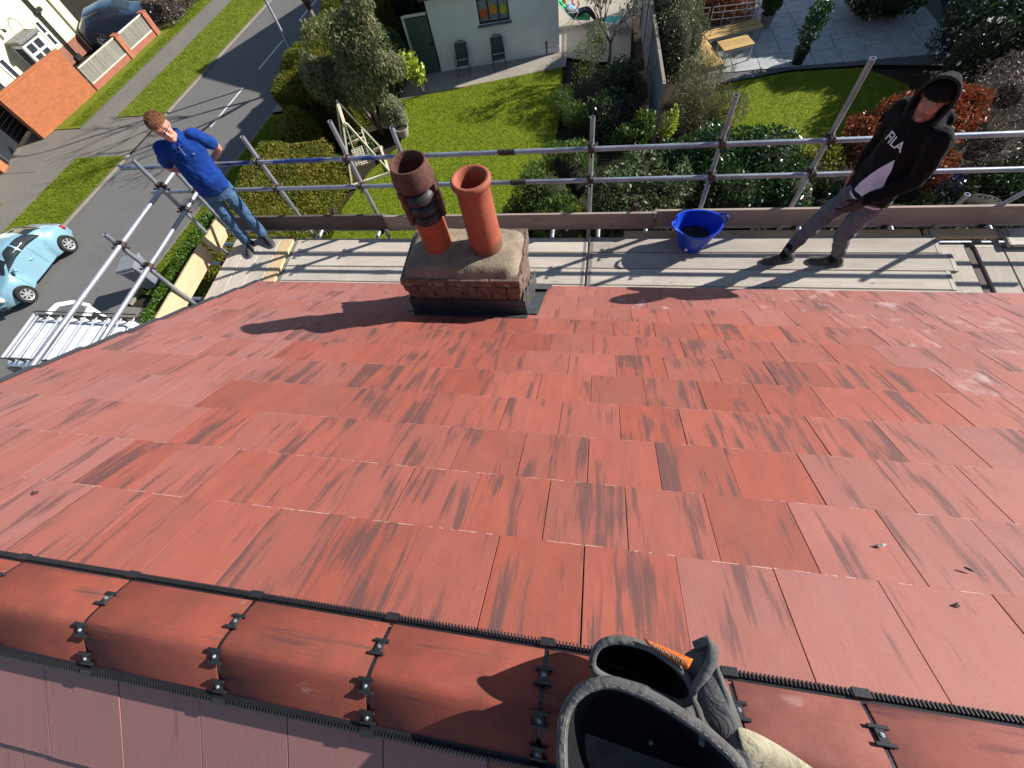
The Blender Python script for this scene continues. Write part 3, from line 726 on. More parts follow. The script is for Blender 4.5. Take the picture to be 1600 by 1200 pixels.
for (y0, y1) in ((12.2, 16.6 - 0.3), (16.6, 19.5), (21.0, 23.5), (25.4, 28.3), (30.2, 33), (35, 38)):
    if (y0, y1) == (12.2, 16.3): continue
    xc = lambda y: (kx(y) + rx(y)) / 2 + 0.17
    tag(sheet('road_marking', [(xc(y0) - 0.05, y0), (xc(y0) + 0.05, y0), (xc(y1) + 0.05, y1), (xc(y1) - 0.05, y1)], G - 0.056, M_LINE), kind='structure')
# kerbs, verges, footpath on the far side; driveways cross them
def strip(name, f0, f1, y0, y1, z, mat, n=1, thick=0.0):
    ysx = np.linspace(y0, y1, n + 1)
    return sheet(name, [(f0(y), y) for y in ysx] + [(f1(y), y) for y in ysx[::-1]], z, mat, thick=thick)
for y0, y1 in ((-60, 3.0), (7.6, 14.9), (17.6, 110)):
    strip('kerb', lambda y: kx(y) - 0.10, lambda y: kx(y), y0, y1, G + 0.01, M_KERB, thick=0.1)
    strip('verge', lambda y: kx(y) - 2.75, lambda y: kx(y) - 0.13, y0 + 0.1, y1 - 0.1, G + 0.012, M_VTURF)
strip('pavement_base', lambda y: kx(y) - 7.5, lambda y: kx(y), -60, 110, G - 0.02, M_PATH)
strip('footpath', lambda y: kx(y) - 4.35, lambda y: kx(y) - 2.75, -60, 110, G - 0.004, M_PATH)
sheet('driveway', [(-33, 13.6), (kx(14.2) , 14.2), (kx(18.3), 18.3), (-24.5, 16.4), (-27.2, 17.0), (-33, 17.0)], G - 0.008, M_PATH)
sheet('driveway', [(-33, 2.5), (kx(2.8), 2.8), (kx(7.8), 7.8), (-33, 8.4)], G - 0.012, M_PATH)
strip('verge', lambda y: kx(y) - 6.5, lambda y: kx(y) - 4.35, 17.0, 110, G + 0.008, M_VTURF)
strip('verge', lambda y: kx(y) - 6.0, lambda y: kx(y) - 4.35, 8.2, 12.0, G + 0.008, M_VTURF)
# near side verge and the drive we look down on
strip('kerb', lambda y: rx(y), lambda y: rx(y) + 0.13, 7.0, 17.2, G + 0.01, M_KERB, thick=0.1)
strip('kerb', lambda y: rx(y), lambda y: rx(y) + 0.13, 19.6, 110, G + 0.01, M_KERB, thick=0.1)
strip('verge', lambda y: rx(y) + 0.13, lambda y: rx(y) + 1.5, 7.4, 17.1, G + 0.012, M_VTURF)
strip('verge', lambda y: rx(y) + 0.13, lambda y: rx(y) + 1.9, 19.7, 110, G + 0.012, M_VTURF)
sheet('driveway', [(rx(17.3), 17.3), (-9.0, 18.0), (-9.0, 20.2), (rx(19.5), 19.5)], G - 0.004, M_CONC)
sheet('driveway', [(rx(0) - 0.1, 0), (-4.2, 0), (-4.2, 6.2), (rx(6.9), 6.9)], G - 0.004, M_PATH)
# gardens
sheet('lawn', [(-8.3, 17.6), (-1.75, 19.15), (-1.55, 16.6), (-1.7, 13.4), (-0.5, 11.0), (-0.3, 7), (-9.6, 7), (-8.9, 11.2), (-8.4, 13.2), (-7.6, 14.6), (-7.55, 15.6)], G + 0.006, M_TURF)
sheet('path', [(-8.4, 19.35), (-1.6, 20.7), (-1.62, 19.15), (-8.4, 17.62)], G + 0.010, M_CONC)
sheet('lawn', [(3.6, 17.0), (4.5, 17.35), (6.4, 17.75), (8.7, 17.75), (9.8, 16.6), (9.6, 14.2), (8.3, 13.2), (6.2, 13.2), (4.6, 13.8), (3.7, 15.4)], G + 0.006, M_TURF)
# ================================================================== BUILDINGS, WALLS, FENCES, GARDEN FURNITURE
M_WHITEW = simple('white_render', (0.66, 0.67, 0.66), 0.85, var=0.10, scale=2.0, bstr=0.25, bscale=60)
M_CREAMW = simple('cream_render', (0.72, 0.66, 0.44), 0.85, var=0.07, scale=1.5, bstr=0.2, bscale=60)
M_SLATE = simple('grey_roof_tiles', (0.07, 0.065, 0.062), 0.8, var=0.4, scale=8)
M_UPVC = simple('white_upvc', (0.75, 0.76, 0.77), 0.35, var=0.06, scale=4, bstr=0.02)
def glass_mat(name='window_glass', col=(0.02, 0.025, 0.03)):
    mt, nt, b, out = nmat(name); v = coords(nt, 'Object'); n = noise(nt, v, 2.0, 3)
    nt.links.new(ramp(nt, n, [(0.3, col), (0.7, tuple(c * 2.2 for c in col))]), b.inputs['Base Color'])
    b.inputs['Roughness'].default_value = 0.06; b.inputs['Specular IOR Level'].default_value = 0.6; return mt
M_GLASS = glass_mat()
M_GREENDOOR = simple('green_painted_boards', (0.055, 0.095, 0.085), 0.55, var=0.25, scale=5, stretch=(1, 1, 0.2))
M_ORANGEB = simple('orange_brick', (0.38, 0.12, 0.046), 0.85, var=0.22, scale=6, bstr=0.4, rnd=True)
M_OMORT = simple('buff_mortar', (0.42, 0.17, 0.075), 0.95, var=0.2, scale=20)
M_REDB = simple('red_brick', (0.32, 0.095, 0.055), 0.85, var=0.3, scale=9, bstr=0.4, rnd=True)
M_RMORT = simple('grey_mortar', (0.27, 0.17, 0.12), 0.95, var=0.25, scale=20)
M_SLATW = wood_mat('silvered_slats', (0.17, 0.16, 0.135), (0.27, 0.255, 0.22))
M_PALEW = wood_mat('pale_rail', (0.50, 0.46, 0.38), (0.66, 0.62, 0.52))
M_BLACKM = simple('black_paint', (0.018, 0.018, 0.02), 0.45, var=0.3, scale=10)
M_BEIGE = simple('beige_pipe', (0.38, 0.33, 0.22), 0.5, var=0.12)
M_DARKGATE = simple('anthracite_gate', (0.022, 0.027, 0.033), 0.4, var=0.3, scale=3)
M_GREYROOF = simple('lead_grey_roof', (0.16, 0.165, 0.165), 0.7, var=0.35, scale=4)
TS = math.atan(0.112)                                  # street is turned this much off our house

# ---- white rendered house across the lawn
WA = math.atan2(20.25 - 19.47, -1.95 + 6.9)
wh = thing('rendered_house', 'white rendered house in shade across the lawn with bright window picture', 'house', (-6.9, 19.47, G), WA)
EV, RD, DP, WL = 2.62, 7.2, 14.6, 5.02
q = MB(); q.box2((-0.0, 0, 0), (WL, DP, EV))
for x in (0.0, WL):
    q.add([(x, 0, EV), (x, DP, EV), (x, DP / 2, RD - 0.15)], [(0, 1, 2)])
# window opening cut as four wall pieces: rebuild the front
q = MB(); WX0, WX1, WZ0, WZ1 = 1.93, 3.13, 1.38, 2.36
for lo, hi in (((0, 0, 0), (WX0, 0.25, EV)), ((WX1, 0, 0), (WL, 0.25, EV)), ((WX0, 0, 0), (WX1, 0.25, WZ0)), ((WX0, 0, WZ1), (WX1, 0.25, EV))): q.box2(lo, hi)
q.box2((0, 0.25, 0), (0.25, DP, EV)); q.box2((WL - 0.25, 0.25, 0), (WL, DP, EV)); q.box2((0.25, DP - 0.25, 0), (WL - 0.25, DP, EV)); 
for x0, x1 in ((0, 0.25), (WL - 0.25, WL)):
    q.add([(x0, 0, EV), (x0, DP, EV), (x0, DP / 2, RD - 0.2), (x1, 0, EV), (x1, DP, EV), (x1, DP / 2, RD - 0.2)], [(0, 1, 2), (3, 5, 4), (0, 2, 5, 3), (1, 4, 5, 2)])
q.build('wall', M_WHITEW, wh)
q = MB(); q.box2((0, -0.03, 0), (WL, 0.0 - 0.002, 0.22)); q.build('plinth', M_WHITEW, wh)
q = MB(); ovh = 0.18
for y0, y1 in ((-0.22, DP / 2), (DP + 0.22, DP / 2)):
    z0 = EV - 0.12
    q.add([(-ovh, y0, z0), (WL + ovh, y0, z0), (WL + ovh, y1, RD), (-ovh, y1, RD), (-ovh, y0, z0 + 0.12), (WL + ovh, y0, z0 + 0.12), (WL + ovh, y1, RD + 0.12), (-ovh, y1, RD + 0.12)],
          [(0, 1, 2, 3), (4, 7, 6, 5), (0, 4, 5, 1), (1, 5, 6, 2), (2, 6, 7, 3), (3, 7, 4, 0)])
q.build('roof', M_SLATE, wh)
q = MB()
for x in (WX0 + 0.02, (2 * WX0 + WX1) / 3, (WX0 + 2 * WX1) / 3, WX1 - 0.02): q.box((x, 0.10, (WZ0 + WZ1) / 2), (0.045, 0.06, WZ1 - WZ0))
q.box(((WX0 + WX1) / 2, 0.10, WZ0 + 0.02), (WX1 - WX0, 0.058, 0.04)); q.box(((WX0 + WX1) / 2, 0.10, WZ1 - 0.02), (WX1 - WX0, 0.058, 0.04))
win = q.build('window', M_BLACKM, wh)
q = MB(); q.box(((WX0 + WX1) / 2, -0.03, WZ0 - 0.03), (WX1 - WX0 + 0.14, 0.16, 0.05)); q.build('sill', simple('blue_grey_sill', (0.10, 0.13, 0.15), 0.6), win)
M_BLIND = simple('grey_blind', (0.22, 0.24, 0.27), 0.7, var=0.4, scale=6)
for i, colr in enumerate(((0.52, 0.10, 0.02), (0.62, 0.24, 0.01), (0.42, 0.45, 0.02))):
    x0 = WX0 + (WX1 - WX0) * i / 3 + 0.025; x1 = WX0 + (WX1 - WX0) * (i + 1) / 3 - 0.025
    q = MB(); q.box2((x0, 0.115, WZ0 + 0.04), (x1, 0.122, WZ1 - 0.04)); q.build('pane', M_GLASS, win)
    q = MB(); q.box2((x0, 0.108, WZ0 + 0.05), (x1, 0.113, WZ0 + 0.72)); q.build('blind', M_BLIND, win)
    fl = MB(); cx, cz = (x0 + x1) / 2 + (0.02, 0, -0.02)[i], WZ0 + (0.30, 0.38, 0.34)[i]
    for k in range(9):
        t = k / 9 * 2 * math.pi; fl.ball((cx + 0.075 * math.cos(t), 0.102, cz + 0.085 * math.sin(t)), (0.075, 0.006, 0.08), 10, 5)
    fl.ball((cx, 0.099, cz), (0.06, 0.006, 0.06), 10, 5); fl.build('flower_print', simple('flower_print_%d' % i, colr, 0.6, var=0.35, scale=14), win)
q = MB(); q.cyl((4.48, -0.05, 0.06), (4.48, -0.05, 0.42), 0.028, None, 10); q.box((4.48, -0.04, 0.43), (0.09, 0.06, 0.04)); q.build('outlet_pipe', M_BLACKM, wh)
gate = thing('garden_gate', 'tall green boarded garden gate beside the white house', 'gate', (-7.85, 19.30, G), WA)
for i in range(6):
    q = MB(); q.box((0.09 + i * 0.148, 0, 1.0), (0.142, 0.03, 1.95)); q.build('board', M_GREENDOOR, gate, bevel=0.004)
q = MB(); q.box((-0.03, 0.01, 1.03), (0.09, 0.09, 2.1)); q.box((0.46, 0.01, 2.06), (0.9, 0.075, 0.07)); q.build('frame', M_PALEW, gate)
q = MB(); q.box((0.84, -0.045, 1.05), (0.05, 0.05, 0.16)); q.build('latch', M_BLACKM, gate)

def metal_chair(name, label, loc, rz):
    t = thing(name, label, 'chair', loc, rz, 'metal garden chairs against the white wall')
    q = MB()
    for s in (-1, 1):
        q.path([(s * 0.25, -0.26, 0), (s * 0.26, -0.24, 0.40), (s * 0.26, -0.22, 0.64), (s * 0.25, 0.08, 0.66), (s * 0.23, 0.14, 0.45)], 0.013, 8)
        q.path([(s * 0.25, 0.28, 0), (s * 0.24, 0.10, 0.40), (s * 0.24, 0.22, 0.75), (s * 0.22, 0.30, 0.96), (s * 0.12, 0.32, 1.03), (0, 0.325, 1.045)], 0.014, 8)
    q.path([(-0.25, -0.24, 0.42), (0.25, -0.24, 0.42)], 0.012, 8); q.path([(-0.24, 0.12, 0.42), (0.24, 0.12, 0.42)], 0.012, 8)
    q.build('frame', M_BLACKM, t, smooth=True)
    ms = simple('dark_mesh_fabric', (0.055, 0.06, 0.062), 0.8, var=0.3, scale=60)
    q = MB(); q.box((0, -0.05, 0.43), (0.47, 0.40, 0.014)); q.build('seat', ms, t, bevel=0.005)
    q = MB(); q.rings([[(x, y, z) for x, y, z in ((-0.225, 0.145 + s * 0.165, 0.47 + s * 0.5), (0.225, 0.145 + s * 0.165, 0.47 + s * 0.5), (0.225, 0.158 + s * 0.165, 0.47 + s * 0.5), (-0.225, 0.158 + s * 0.165, 0.47 + s * 0.5))] for s in (0, 0.5, 1)]); q.build('backrest', ms, t)
    return t
cw, sw = math.cos(WA), math.sin(WA)
def onwall(x, y): return (-6.9 + x * cw - y * sw, 19.47 + x * sw + y * cw, G)
metal_chair('garden_chair', 'dark metal garden chair left of the window, nearer the green gate', onwall(1.02, -0.45), WA - 0.05)
metal_chair('garden_chair', 'dark metal garden chair under the picture window on white wall', onwall(2.52, -0.45), WA + 0.06)

# ---- cream house across the road
ch = thing('cream_house', 'cream rendered house with white porch across the road', 'house', (-28.75, 24.95, G), -math.pi / 2 - TS)
# local x runs back towards the viewer along the street front, local -y faces away from the road -> front is +y... so keep front at y=0 facing +y
FL, FH = 14.0, 5.6
q = MB(); q.box2((0, -7.5, 0.75), (FL, 0, FH)); q.build('wall', M_CREAMW, ch)
q = MB(); q.box2((0.01, -7.4, 0), (FL - 0.01, 0.015, 0.75)); q.build('plinth', brick_wall_mat('plinth_brick', (0.22, 0.075, 0.05), (0.28, 0.11, 0.07), (0.25, 0.17, 0.13)), ch)
q = MB(); q.add([(-0.3, 0.4, FH), (FL + 0.3, 0.4, FH), (FL + 0.3, -3.75, FH + 3), (-0.3, -3.75, FH + 3), (-0.3, -7.9, FH), (FL + 0.3, -7.9, FH)], [(0, 1, 2, 3), (3, 2, 5, 4), (0, 3, 4), (1, 5, 2)]); q.build('roof', M_SLATE, ch)
def window(par, x0, x1, z0, z1, nx=2, nz=1, y=0.0, name='window'):
    q = MB(); q.box2((x0, y + 0.004, z0), (x1, y + 0.05, z0 + 0.09)); q.box2((x0, y + 0.004, z1 - 0.09), (x1, y + 0.05, z1))
    for i in range(nx + 1):
        x = x0 + 0.045 + (x1 - x0 - 0.09) * i / nx; q.box2((x - 0.045, y + 0.006, z0 + 0.09), (x + 0.045, y + 0.052, z1 - 0.09))
    for j in range(1, nz):
        z = z0 + (z1 - z0) * j / nz; q.box2((x0 + 0.09, y + 0.007, z - 0.035), (x1 - 0.09, y + 0.048, z + 0.035))
    f = q.build(name, M_UPVC, par)
    for i in range(nx):
        for j in range(nz):
            a = x0 + 0.045 + (x1 - x0 - 0.09) * i / nx + 0.045; b = x0 + 0.045 + (x1 - x0 - 0.09) * (i + 1) / nx - 0.045
            c = z0 + (z1 - z0) * j / nz + 0.05; d = z0 + (z1 - z0) * (j + 1) / nz - 0.05
            q = MB(); q.box2((a, y + 0.002, c), (b, y + 0.03, d)); q.build('pane', M_GLASS, f)
    return f
window(ch, 1.78, 2.16, 0.85, 2.0, 1, 2); window(ch, 4.70, 5.12, 0.78, 1.75, 1, 1); window(ch, 5.7, 6.5, 0.78, 1.75, 1, 1); window(ch, 8.7, 10.4, 0.95, 2.4, 2, 1); window(ch, 3.4, 5.2, 3.6, 4.9, 2, 1)
# porch with flat grey canopy
q = MB(); q.box2((2.85, 0.0, 0.1), (4.0, 0.85, 1.86)); pc = q.build('porch', M_UPVC, ch)
q = MB(); q.box2((2.74, 0.0 + 0.002, 1.86), (4.12, 1.0, 2.0)); q.build('porch_roof', M_GREYROOF, pc, bevel=0.03)
for (a, b_) in ((2.98, 3.36), (3.48, 3.86)):
    for (c, d) in ((0.30, 0.82), (0.95, 1.30), (1.40, 1.72)):
        q = MB(); q.box2((a, 0.852, c), (b_, 0.862, d)); q.build('pane', M_GLASS, pc)
q = MB(); q.box2((3.998, 0.15, 0.7), (4.008, 0.7, 1.7)); q.build('pane', M_GLASS, pc)
q = MB()
for dx in (0, 0.14): q.cyl((1.50 + dx, 0.07, 0.1), (1.50 + dx, 0.07, FH), 0.04, None, 10)
q.box((1.57, 0.07, 0.12), (0.34, 0.2, 0.22)); q.box((1.45, 0.08, 2.2), (0.42, 0.2, 0.16)); q.build('downpipe', M_BLACKM, ch)
q = MB(); q.cyl((0.55, 0.06, 0.0), (0.55, 0.06, FH), 0.055, None, 10); q.build('downpipe', M_BEIGE, ch)
q = MB(); q.path([(3.0, 0.02, 2.5), (3.0, 0.35, 2.55), (3.0, 0.5, 2.4), (3.0, 0.5, 2.0)], 0.02, 6); q.build('canopy_bracket', M_BLACKM, ch)
q = MB(); q.cyl((3.75, 0.02, 2.45), (3.75, 0.25, 2.4), 0.025, None, 8); q.box((3.75, 0.3, 2.36), (0.12, 0.10, 0.12)); q.build('wall_lamp', M_BLACKM, ch)

# ---- walls along the far pavement
def street_pt(y, dx): return (kx(y) + dx, y)
OW = thing('orange_brick_wall', 'tall plain orange brick wall on the grass across the road', 'wall', (-25.99, 16.33, G), math.atan2(3.70, 0.56))
OL = math.hypot(3.70, 0.56)
q = MB(); q.box2((0.0, 0.0, 0), (OL, 0.215, 1.85)); q.build('brickwork', brick_wall_mat('orange_brickwork', (0.42, 0.13, 0.045), (0.32, 0.095, 0.034), (0.24, 0.11, 0.06)), OW)
q = MB(); q.box2((-0.005, -0.02, 1.85), (OL + 0.005, 0.225, 1.90)); q.build('coping', M_ORANGEB, OW, bevel=0.01)
RWl = thing('return_wall', 'shaded brick return wall between orange wall and dark gate', 'wall', (-26.02, 16.36, G), math.atan2(0.72, -1.30))
q = MB(); q.box2((0.02, -0.1, 0), (1.45, 0.1, 1.83)); q.build('brickwork', brick_wall_mat('return_brick', (0.30, 0.085, 0.035), (0.36, 0.11, 0.045), (0.28, 0.12, 0.06)), RWl)
q = MB(); q.box2((0.02, -0.12, 1.835), (1.45, 0.12, 1.88)); q.build('coping', M_ORANGEB, RWl)
dg = thing('driveway_gate', 'dark anthracite driveway gate beside the orange brick wall', 'gate', (-26.62, 14.55, G), math.atan2(2.45, -0.75))
for i in range(9):
    q = MB(); q.box((1.28, 0, 0.2 + i * 0.185), (2.45, 0.035, 0.178)); q.build('board', M_DARKGATE, dg, bevel=0.004)
q = MB(); q.box((0.03, 0, 0.95), (0.08, 0.08, 1.8)); q.box((2.53, 0, 0.95), (0.08, 0.08, 1.8)); q.box((1.28, 0, 1.86), (2.5, 0.07, 0.06)); q.build('frame', simple('grey_gate_frame', (0.09, 0.10, 0.12), 0.4, metal=0.4), dg)
bp = thing('brick_pier', 'short orange brick pier at the end of the dark driveway gate', 'pier', (-26.75, 14.15, G), 0.2)
q = MB(); q.box((0, 0, 0.85), (0.44, 0.44, 1.7)); q.build('shaft', brick_wall_mat('pier_brick', (0.40, 0.11, 0.04), (0.46, 0.14, 0.05), (0.36, 0.16, 0.08)), bp); q = MB(); q.box((0, 0, 1.74), (0.52, 0.52, 0.08)); q.build('cap', M_ORANGEB, bp, bevel=0.02)
lw = thing('front_fence', 'low red brick wall with grey slatted fence panels and piers across the road', 'fence', (-25.40, 20.12, G), math.atan2(5.36, 0.68))
LWL = 5.42
q = MB(); q.box2((0, 0.0, 0), (LWL, 0.2, 0.26)); q.build('wall', brick_wall_mat('low_wall_brick', (0.34, 0.105, 0.06), (0.27, 0.085, 0.05), (0.33, 0.22, 0.16)), lw)
for px in (2.95, 5.25):
    q = MB(); q.box((px, 0.1, 0.5), (0.30, 0.34, 1.0)); pr = q.build('pier', brick_wall_mat('fence_pier_brick', (0.33, 0.10, 0.055), (0.38, 0.13, 0.07), (0.3, 0.19, 0.13)), lw)
    q = MB(); q.box((px, 0.1, 1.03), (0.36, 0.40, 0.07)); q.build('cap', M_REDB, pr, bevel=0.02)
for x0, x1 in ((0.05, 2.78), (3.12, 5.08)):
    q = MB(); q.box(((x0 + x1) / 2, 0.05, 0.29), (x1 - x0, 0.07, 0.05)); q.box(((x0 + x1) / 2, 0.05, 1.0), (x1 - x0, 0.07, 0.05)); q.build('rail', M_PALEW, lw)
    n = int((x1 - x0) / 0.092); sm = MB(); sm.box((0, 0, 0), (0.66, 0.085, 0.022)); sme = sm.mesh('slat'); sme.materials.append(M_SLATW)
    for i in range(n):
        o = bpy.data.objects.new('slat', sme); COL.objects.link(o); o.parent = lw; o.location = (x0 + (i + 0.5) * (x1 - x0) / n, 0.05 + rr.uniform(-0.004, 0.004), 0.645); o.rotation_euler = (math.pi / 2, math.pi / 2, 0)

# ---- street lamp
pl = thing('street_lamp', 'tall grey street lamp column beside the shaded road', 'street lamp', (-14.05, 20.6, G))
q = MB(); q.cyl((0, 0, 0), (0, 0, 1.3), 0.085, 0.085, 12); q.cyl((0, 0, 1.3), (0, 0, 1.45), 0.085, 0.055, 12); q.cyl((0, 0, 1.45), (0, 0, 6.6), 0.055, 0.045, 12); q.build('column', simple('grey_paint', (0.30, 0.32, 0.34), 0.5, var=0.15), pl, smooth='auto')
q = MB(); q.box((0, -0.075, 0.7), (0.1, 0.03, 0.5)); q.build('access_door', M_BEIGE, pl)
q = MB(); q.path([(0, 0, 6.5), (-0.1, 0, 6.9), (-0.5, 0, 7.1), (-1.0, 0, 7.15)], 0.035, 8); q.ball((-1.3, 0, 7.15), (0.36, 0.13, 0.08), 12, 6); q.build('lamp_head', M_GREYROOF, pl, smooth=True)

# ---- fence between the two gardens
M_FENCE = wood_mat('blue_grey_fence_boards', (0.10, 0.125, 0.155), (0.17, 0.20, 0.235))
M_POST = wood_mat('fence_posts', (0.20, 0.17, 0.13), (0.32, 0.28, 0.22))
gf = thing('garden_fence', 'blue grey boarded fence between the two back gardens', 'fence', (1.72, 14.2, G), math.atan2(9.8, -0.58))
for i in range(6):
    x0 = i * 1.83
    q = MB(); q.box((x0, 0, 0.95), (0.10, 0.10, 1.9)); q.build('post', M_POST, gf)
    if i < 5:
        for k in range(12):
            q = MB(); q.box((x0 + 0.915, 0.012 * (k % 2), 0.14 + k * 0.146), (1.72, 0.018, 0.150), (0.06, 0, 0)); q.build('board', M_FENCE, gf)
        q = MB(); q.box((x0 + 0.915, 0, 1.90), (1.74, 0.09, 0.035)); q.build('capping', M_POST, gf)

# ---- stone patio: every slab its own piece
M_SLAB = simple('sandstone_slab', (0.36, 0.37, 0.36), 0.8, var=0.28, scale=3, bstr=0.35, bscale=20, rnd=True)
pat = sheet('patio', [(2.9, 17.2), (4.6, 17.45), (6.4, 17.9), (8.9, 17.9), (11.5, 17.5), (12.5, 25), (2.9, 25)], G + 0.004, simple('patio_joint_mortar', (0.10, 0.10, 0.095), 0.95))
# random ashlar on a 0.3 m grid turned with the house opposite
PA = 0.10; occ = set()
slabs = []
NXG, NYG = 36, 28
for j in range(NYG):
    for i in range(NXG):
        if (i, j) in occ: continue
        opts = [(3, 2), (2, 3), (2, 2), (3, 3), (2, 1), (1, 2), (1, 1)]; rr.shuffle(opts)
        if rr.random() < 0.85: opts.sort(key=lambda s: -(s[0] * s[1]) + rr.uniform(0, 4))
        for sw_, sh_ in opts:
            cells = [(i + a, j + b) for a in range(sw_) for b in range(sh_)]
            if all(c not in occ and c[0] < NXG and c[1] < NYG for c in cells):
                occ.update(cells); slabs.append((i, j, sw_, sh_)); break
slm = {}
for i, j, a, b in slabs:
    cx, cy = 2.9 + (i + a / 2) * 0.3 - 0.0, 17.0 + (j + b / 2) * 0.3
    x = 2.9 + (cx - 2.9) * math.cos(PA) - (cy - 17) * math.sin(PA); y = 17 + (cx - 2.9) * math.sin(PA) * 0.4 + (cy - 17) * math.cos(PA)
    if y < 17.35 + 0.12 * (x - 2.9) or x > 11.5 or y > 24.8 or x < 2.9 or (x > 6.4 and y < 18.15): continue
    if (a, b) not in slm:
        q = MB(); q.box((0, 0, 0), (a * 0.3 - 0.02, b * 0.3 - 0.02, 0.03)); bm_ = bmesh.new(); me = q.mesh('paving_slab'); bm_.from_mesh(me); bmesh.ops.bevel(bm_, geom=bm_.edges[:], offset=0.006, segments=1, affect='EDGES'); bm_.to_mesh(me); bm_.free(); me.materials.append(M_SLAB); slm[(a, b)] = me
    o = bpy.data.objects.new('paving_slab', slm[(a, b)]); COL.objects.link(o); o.parent = pat
    o.location = (x, y, G + 0.016 + rr.uniform(-0.002, 0.003)); o.rotation_euler = (0, 0, PA * 0.7)

# ---- slatted corner bench and table
M_TEAK = wood_mat('golden_slats', (0.40, 0.245, 0.085), (0.58, 0.39, 0.16))
def slat_top(par, x0, x1, y0, y1, z, along='x', n=8, name='slat'):
    for i in range(n):
        q = MB()
        if along == 'x': w_ = (y1 - y0) / n; q.box((0, 0, 0), (x1 - x0, w_ - 0.012, 0.028)); c = ((x0 + x1) / 2, y0 + (i + 0.5) * w_, z); rz = 0
        else: w_ = (x1 - x0) / n; q.box((0, 0, 0), (y1 - y0, w_ - 0.012, 0.028)); c = (x0 + (i + 0.5) * w_, (y0 + y1) / 2, z); rz = math.pi / 2
        o = q.build(name, M_TEAK, par, loc=c); o.rotation_euler = (0, 0, rz)
M_ALU = simple('grey_aluminium', (0.42, 0.44, 0.46), 0.4, metal=0.6, var=0.15)
bn = thing('corner_bench', 'L shaped golden slatted corner bench on the stone patio', 'bench', (3.45, 17.85, G), 0.30)
slat_top(bn, 0.0, 0.62, -0.3, 2.0, 0.43, 'y', 6); slat_top(bn, 0.64, 2.75, 1.38, 2.0, 0.43, 'x', 6)
for x, y in ((0.05, -0.25), (0.57, -0.25), (0.05, 1.95), (0.6, 1.4), (2.7, 1.42), (2.7, 1.95), (1.7, 1.42)): q = MB(); q.box((x, y, 0.205), (0.05, 0.05, 0.41)); q.build('leg', M_ALU, bn)
q = MB(); q.box((0.31, -0.27, 0.385), (0.6, 0.04, 0.05)); q.build('apron', M_ALU, bn); q = MB(); q.box((1.7, 1.40, 0.385), (2.0, 0.04, 0.05)); q.build('apron', M_ALU, bn)
tb = thing('garden_table', 'low golden slatted table in the crook of the corner bench', 'table', (4.12, 18.28, G), 0.30)
slat_top(tb, 0.0, 1.10, 0.0, 0.68, 0.56, 'x', 8)
for x, y in ((0.05, 0.05), (1.05, 0.05), (0.05, 0.63), (1.05, 0.63)): q = MB(); q.box((x, y, 0.27), (0.05, 0.05, 0.54)); q.build('leg', M_ALU, tb)
for y in (0.02, 0.66): q = MB(); q.box((0.55, y, 0.52), (1.04, 0.04, 0.05)); q.build('apron', M_ALU, tb)
rl = thing('metal_railing', 'pale metal railing behind the corner bench in front of red grasses', 'railing', (3.05, 20.35, G), 0.05)
for s0, s1 in ((0.0, 0.62), (0.75, 2.35)):
    for i in range(int((s1 - s0) / 0.5) + 2):
        x = s0 + (s1 - s0) * i / (int((s1 - s0) / 0.5) + 1); q = MB(); q.cyl((x, 0, 0), (x, 0, 1.0), 0.02, None, 8); q.build('post', M_ALU, rl)
    for z in (0.35, 0.6, 0.82, 1.0):
        q = MB(); q.cyl((s0, 0, z), (s1, 0, z), 0.016, None, 8); q.build('rail', M_ALU, rl)

# ---- sun loungers by the white house
def lounger(label, loc, rz, colr):
    t = thing('garden_lounger', label, 'lounger', loc, rz); fab = simple('lounger_fabric_' + label[:5], colr, 0.7, var=0.2, scale=9)
    q = MB(); pts = [(-0.75, 0.95), (-0.45, 0.62), (-0.15, 0.36), (0.25, 0.36), (0.55, 0.30)]
    q.rings([[(x, -0.27, z), (x, 0.27, z), (x + 0.01, 0.27, z - 0.02), (x + 0.01, -0.27, z - 0.02)] for x, z in pts]); q.build('sling', fab, t, smooth='auto')
    q = MB()
    for s in (-1, 1):
        q.path([(-0.78, s * 0.29, 0.97), (-0.15, s * 0.29, 0.36), (0.55, s * 0.29, 0.30)], 0.018, 8); q.path([(-0.4, s * 0.30, 0), (0.1, s * 0.30, 0.62), (-0.35, s * 0.3, 0.62)], 0.018, 8); q.path([(0.45, s * 0.30, 0), (-0.05, s * 0.30, 0.38)], 0.018, 8)
    q.build('frame', M_ALU, t, smooth=True); return t
lounger('green fabric lounger with a person lying back by the white house', (-1.35, 22.2, G), 0.0, (0.02, 0.30, 0.10))
lounger('turquoise fabric lounger left empty under the bare tree', (0.30, 21.6, G), 2.6, (0.015, 0.26, 0.24))
sheet('path', [(-1.85, 19.9), (-0.4, 19.3), (0.9, 19.2), (1.0, 25), (-2.8, 25)], G + 0.009, M_CONC)

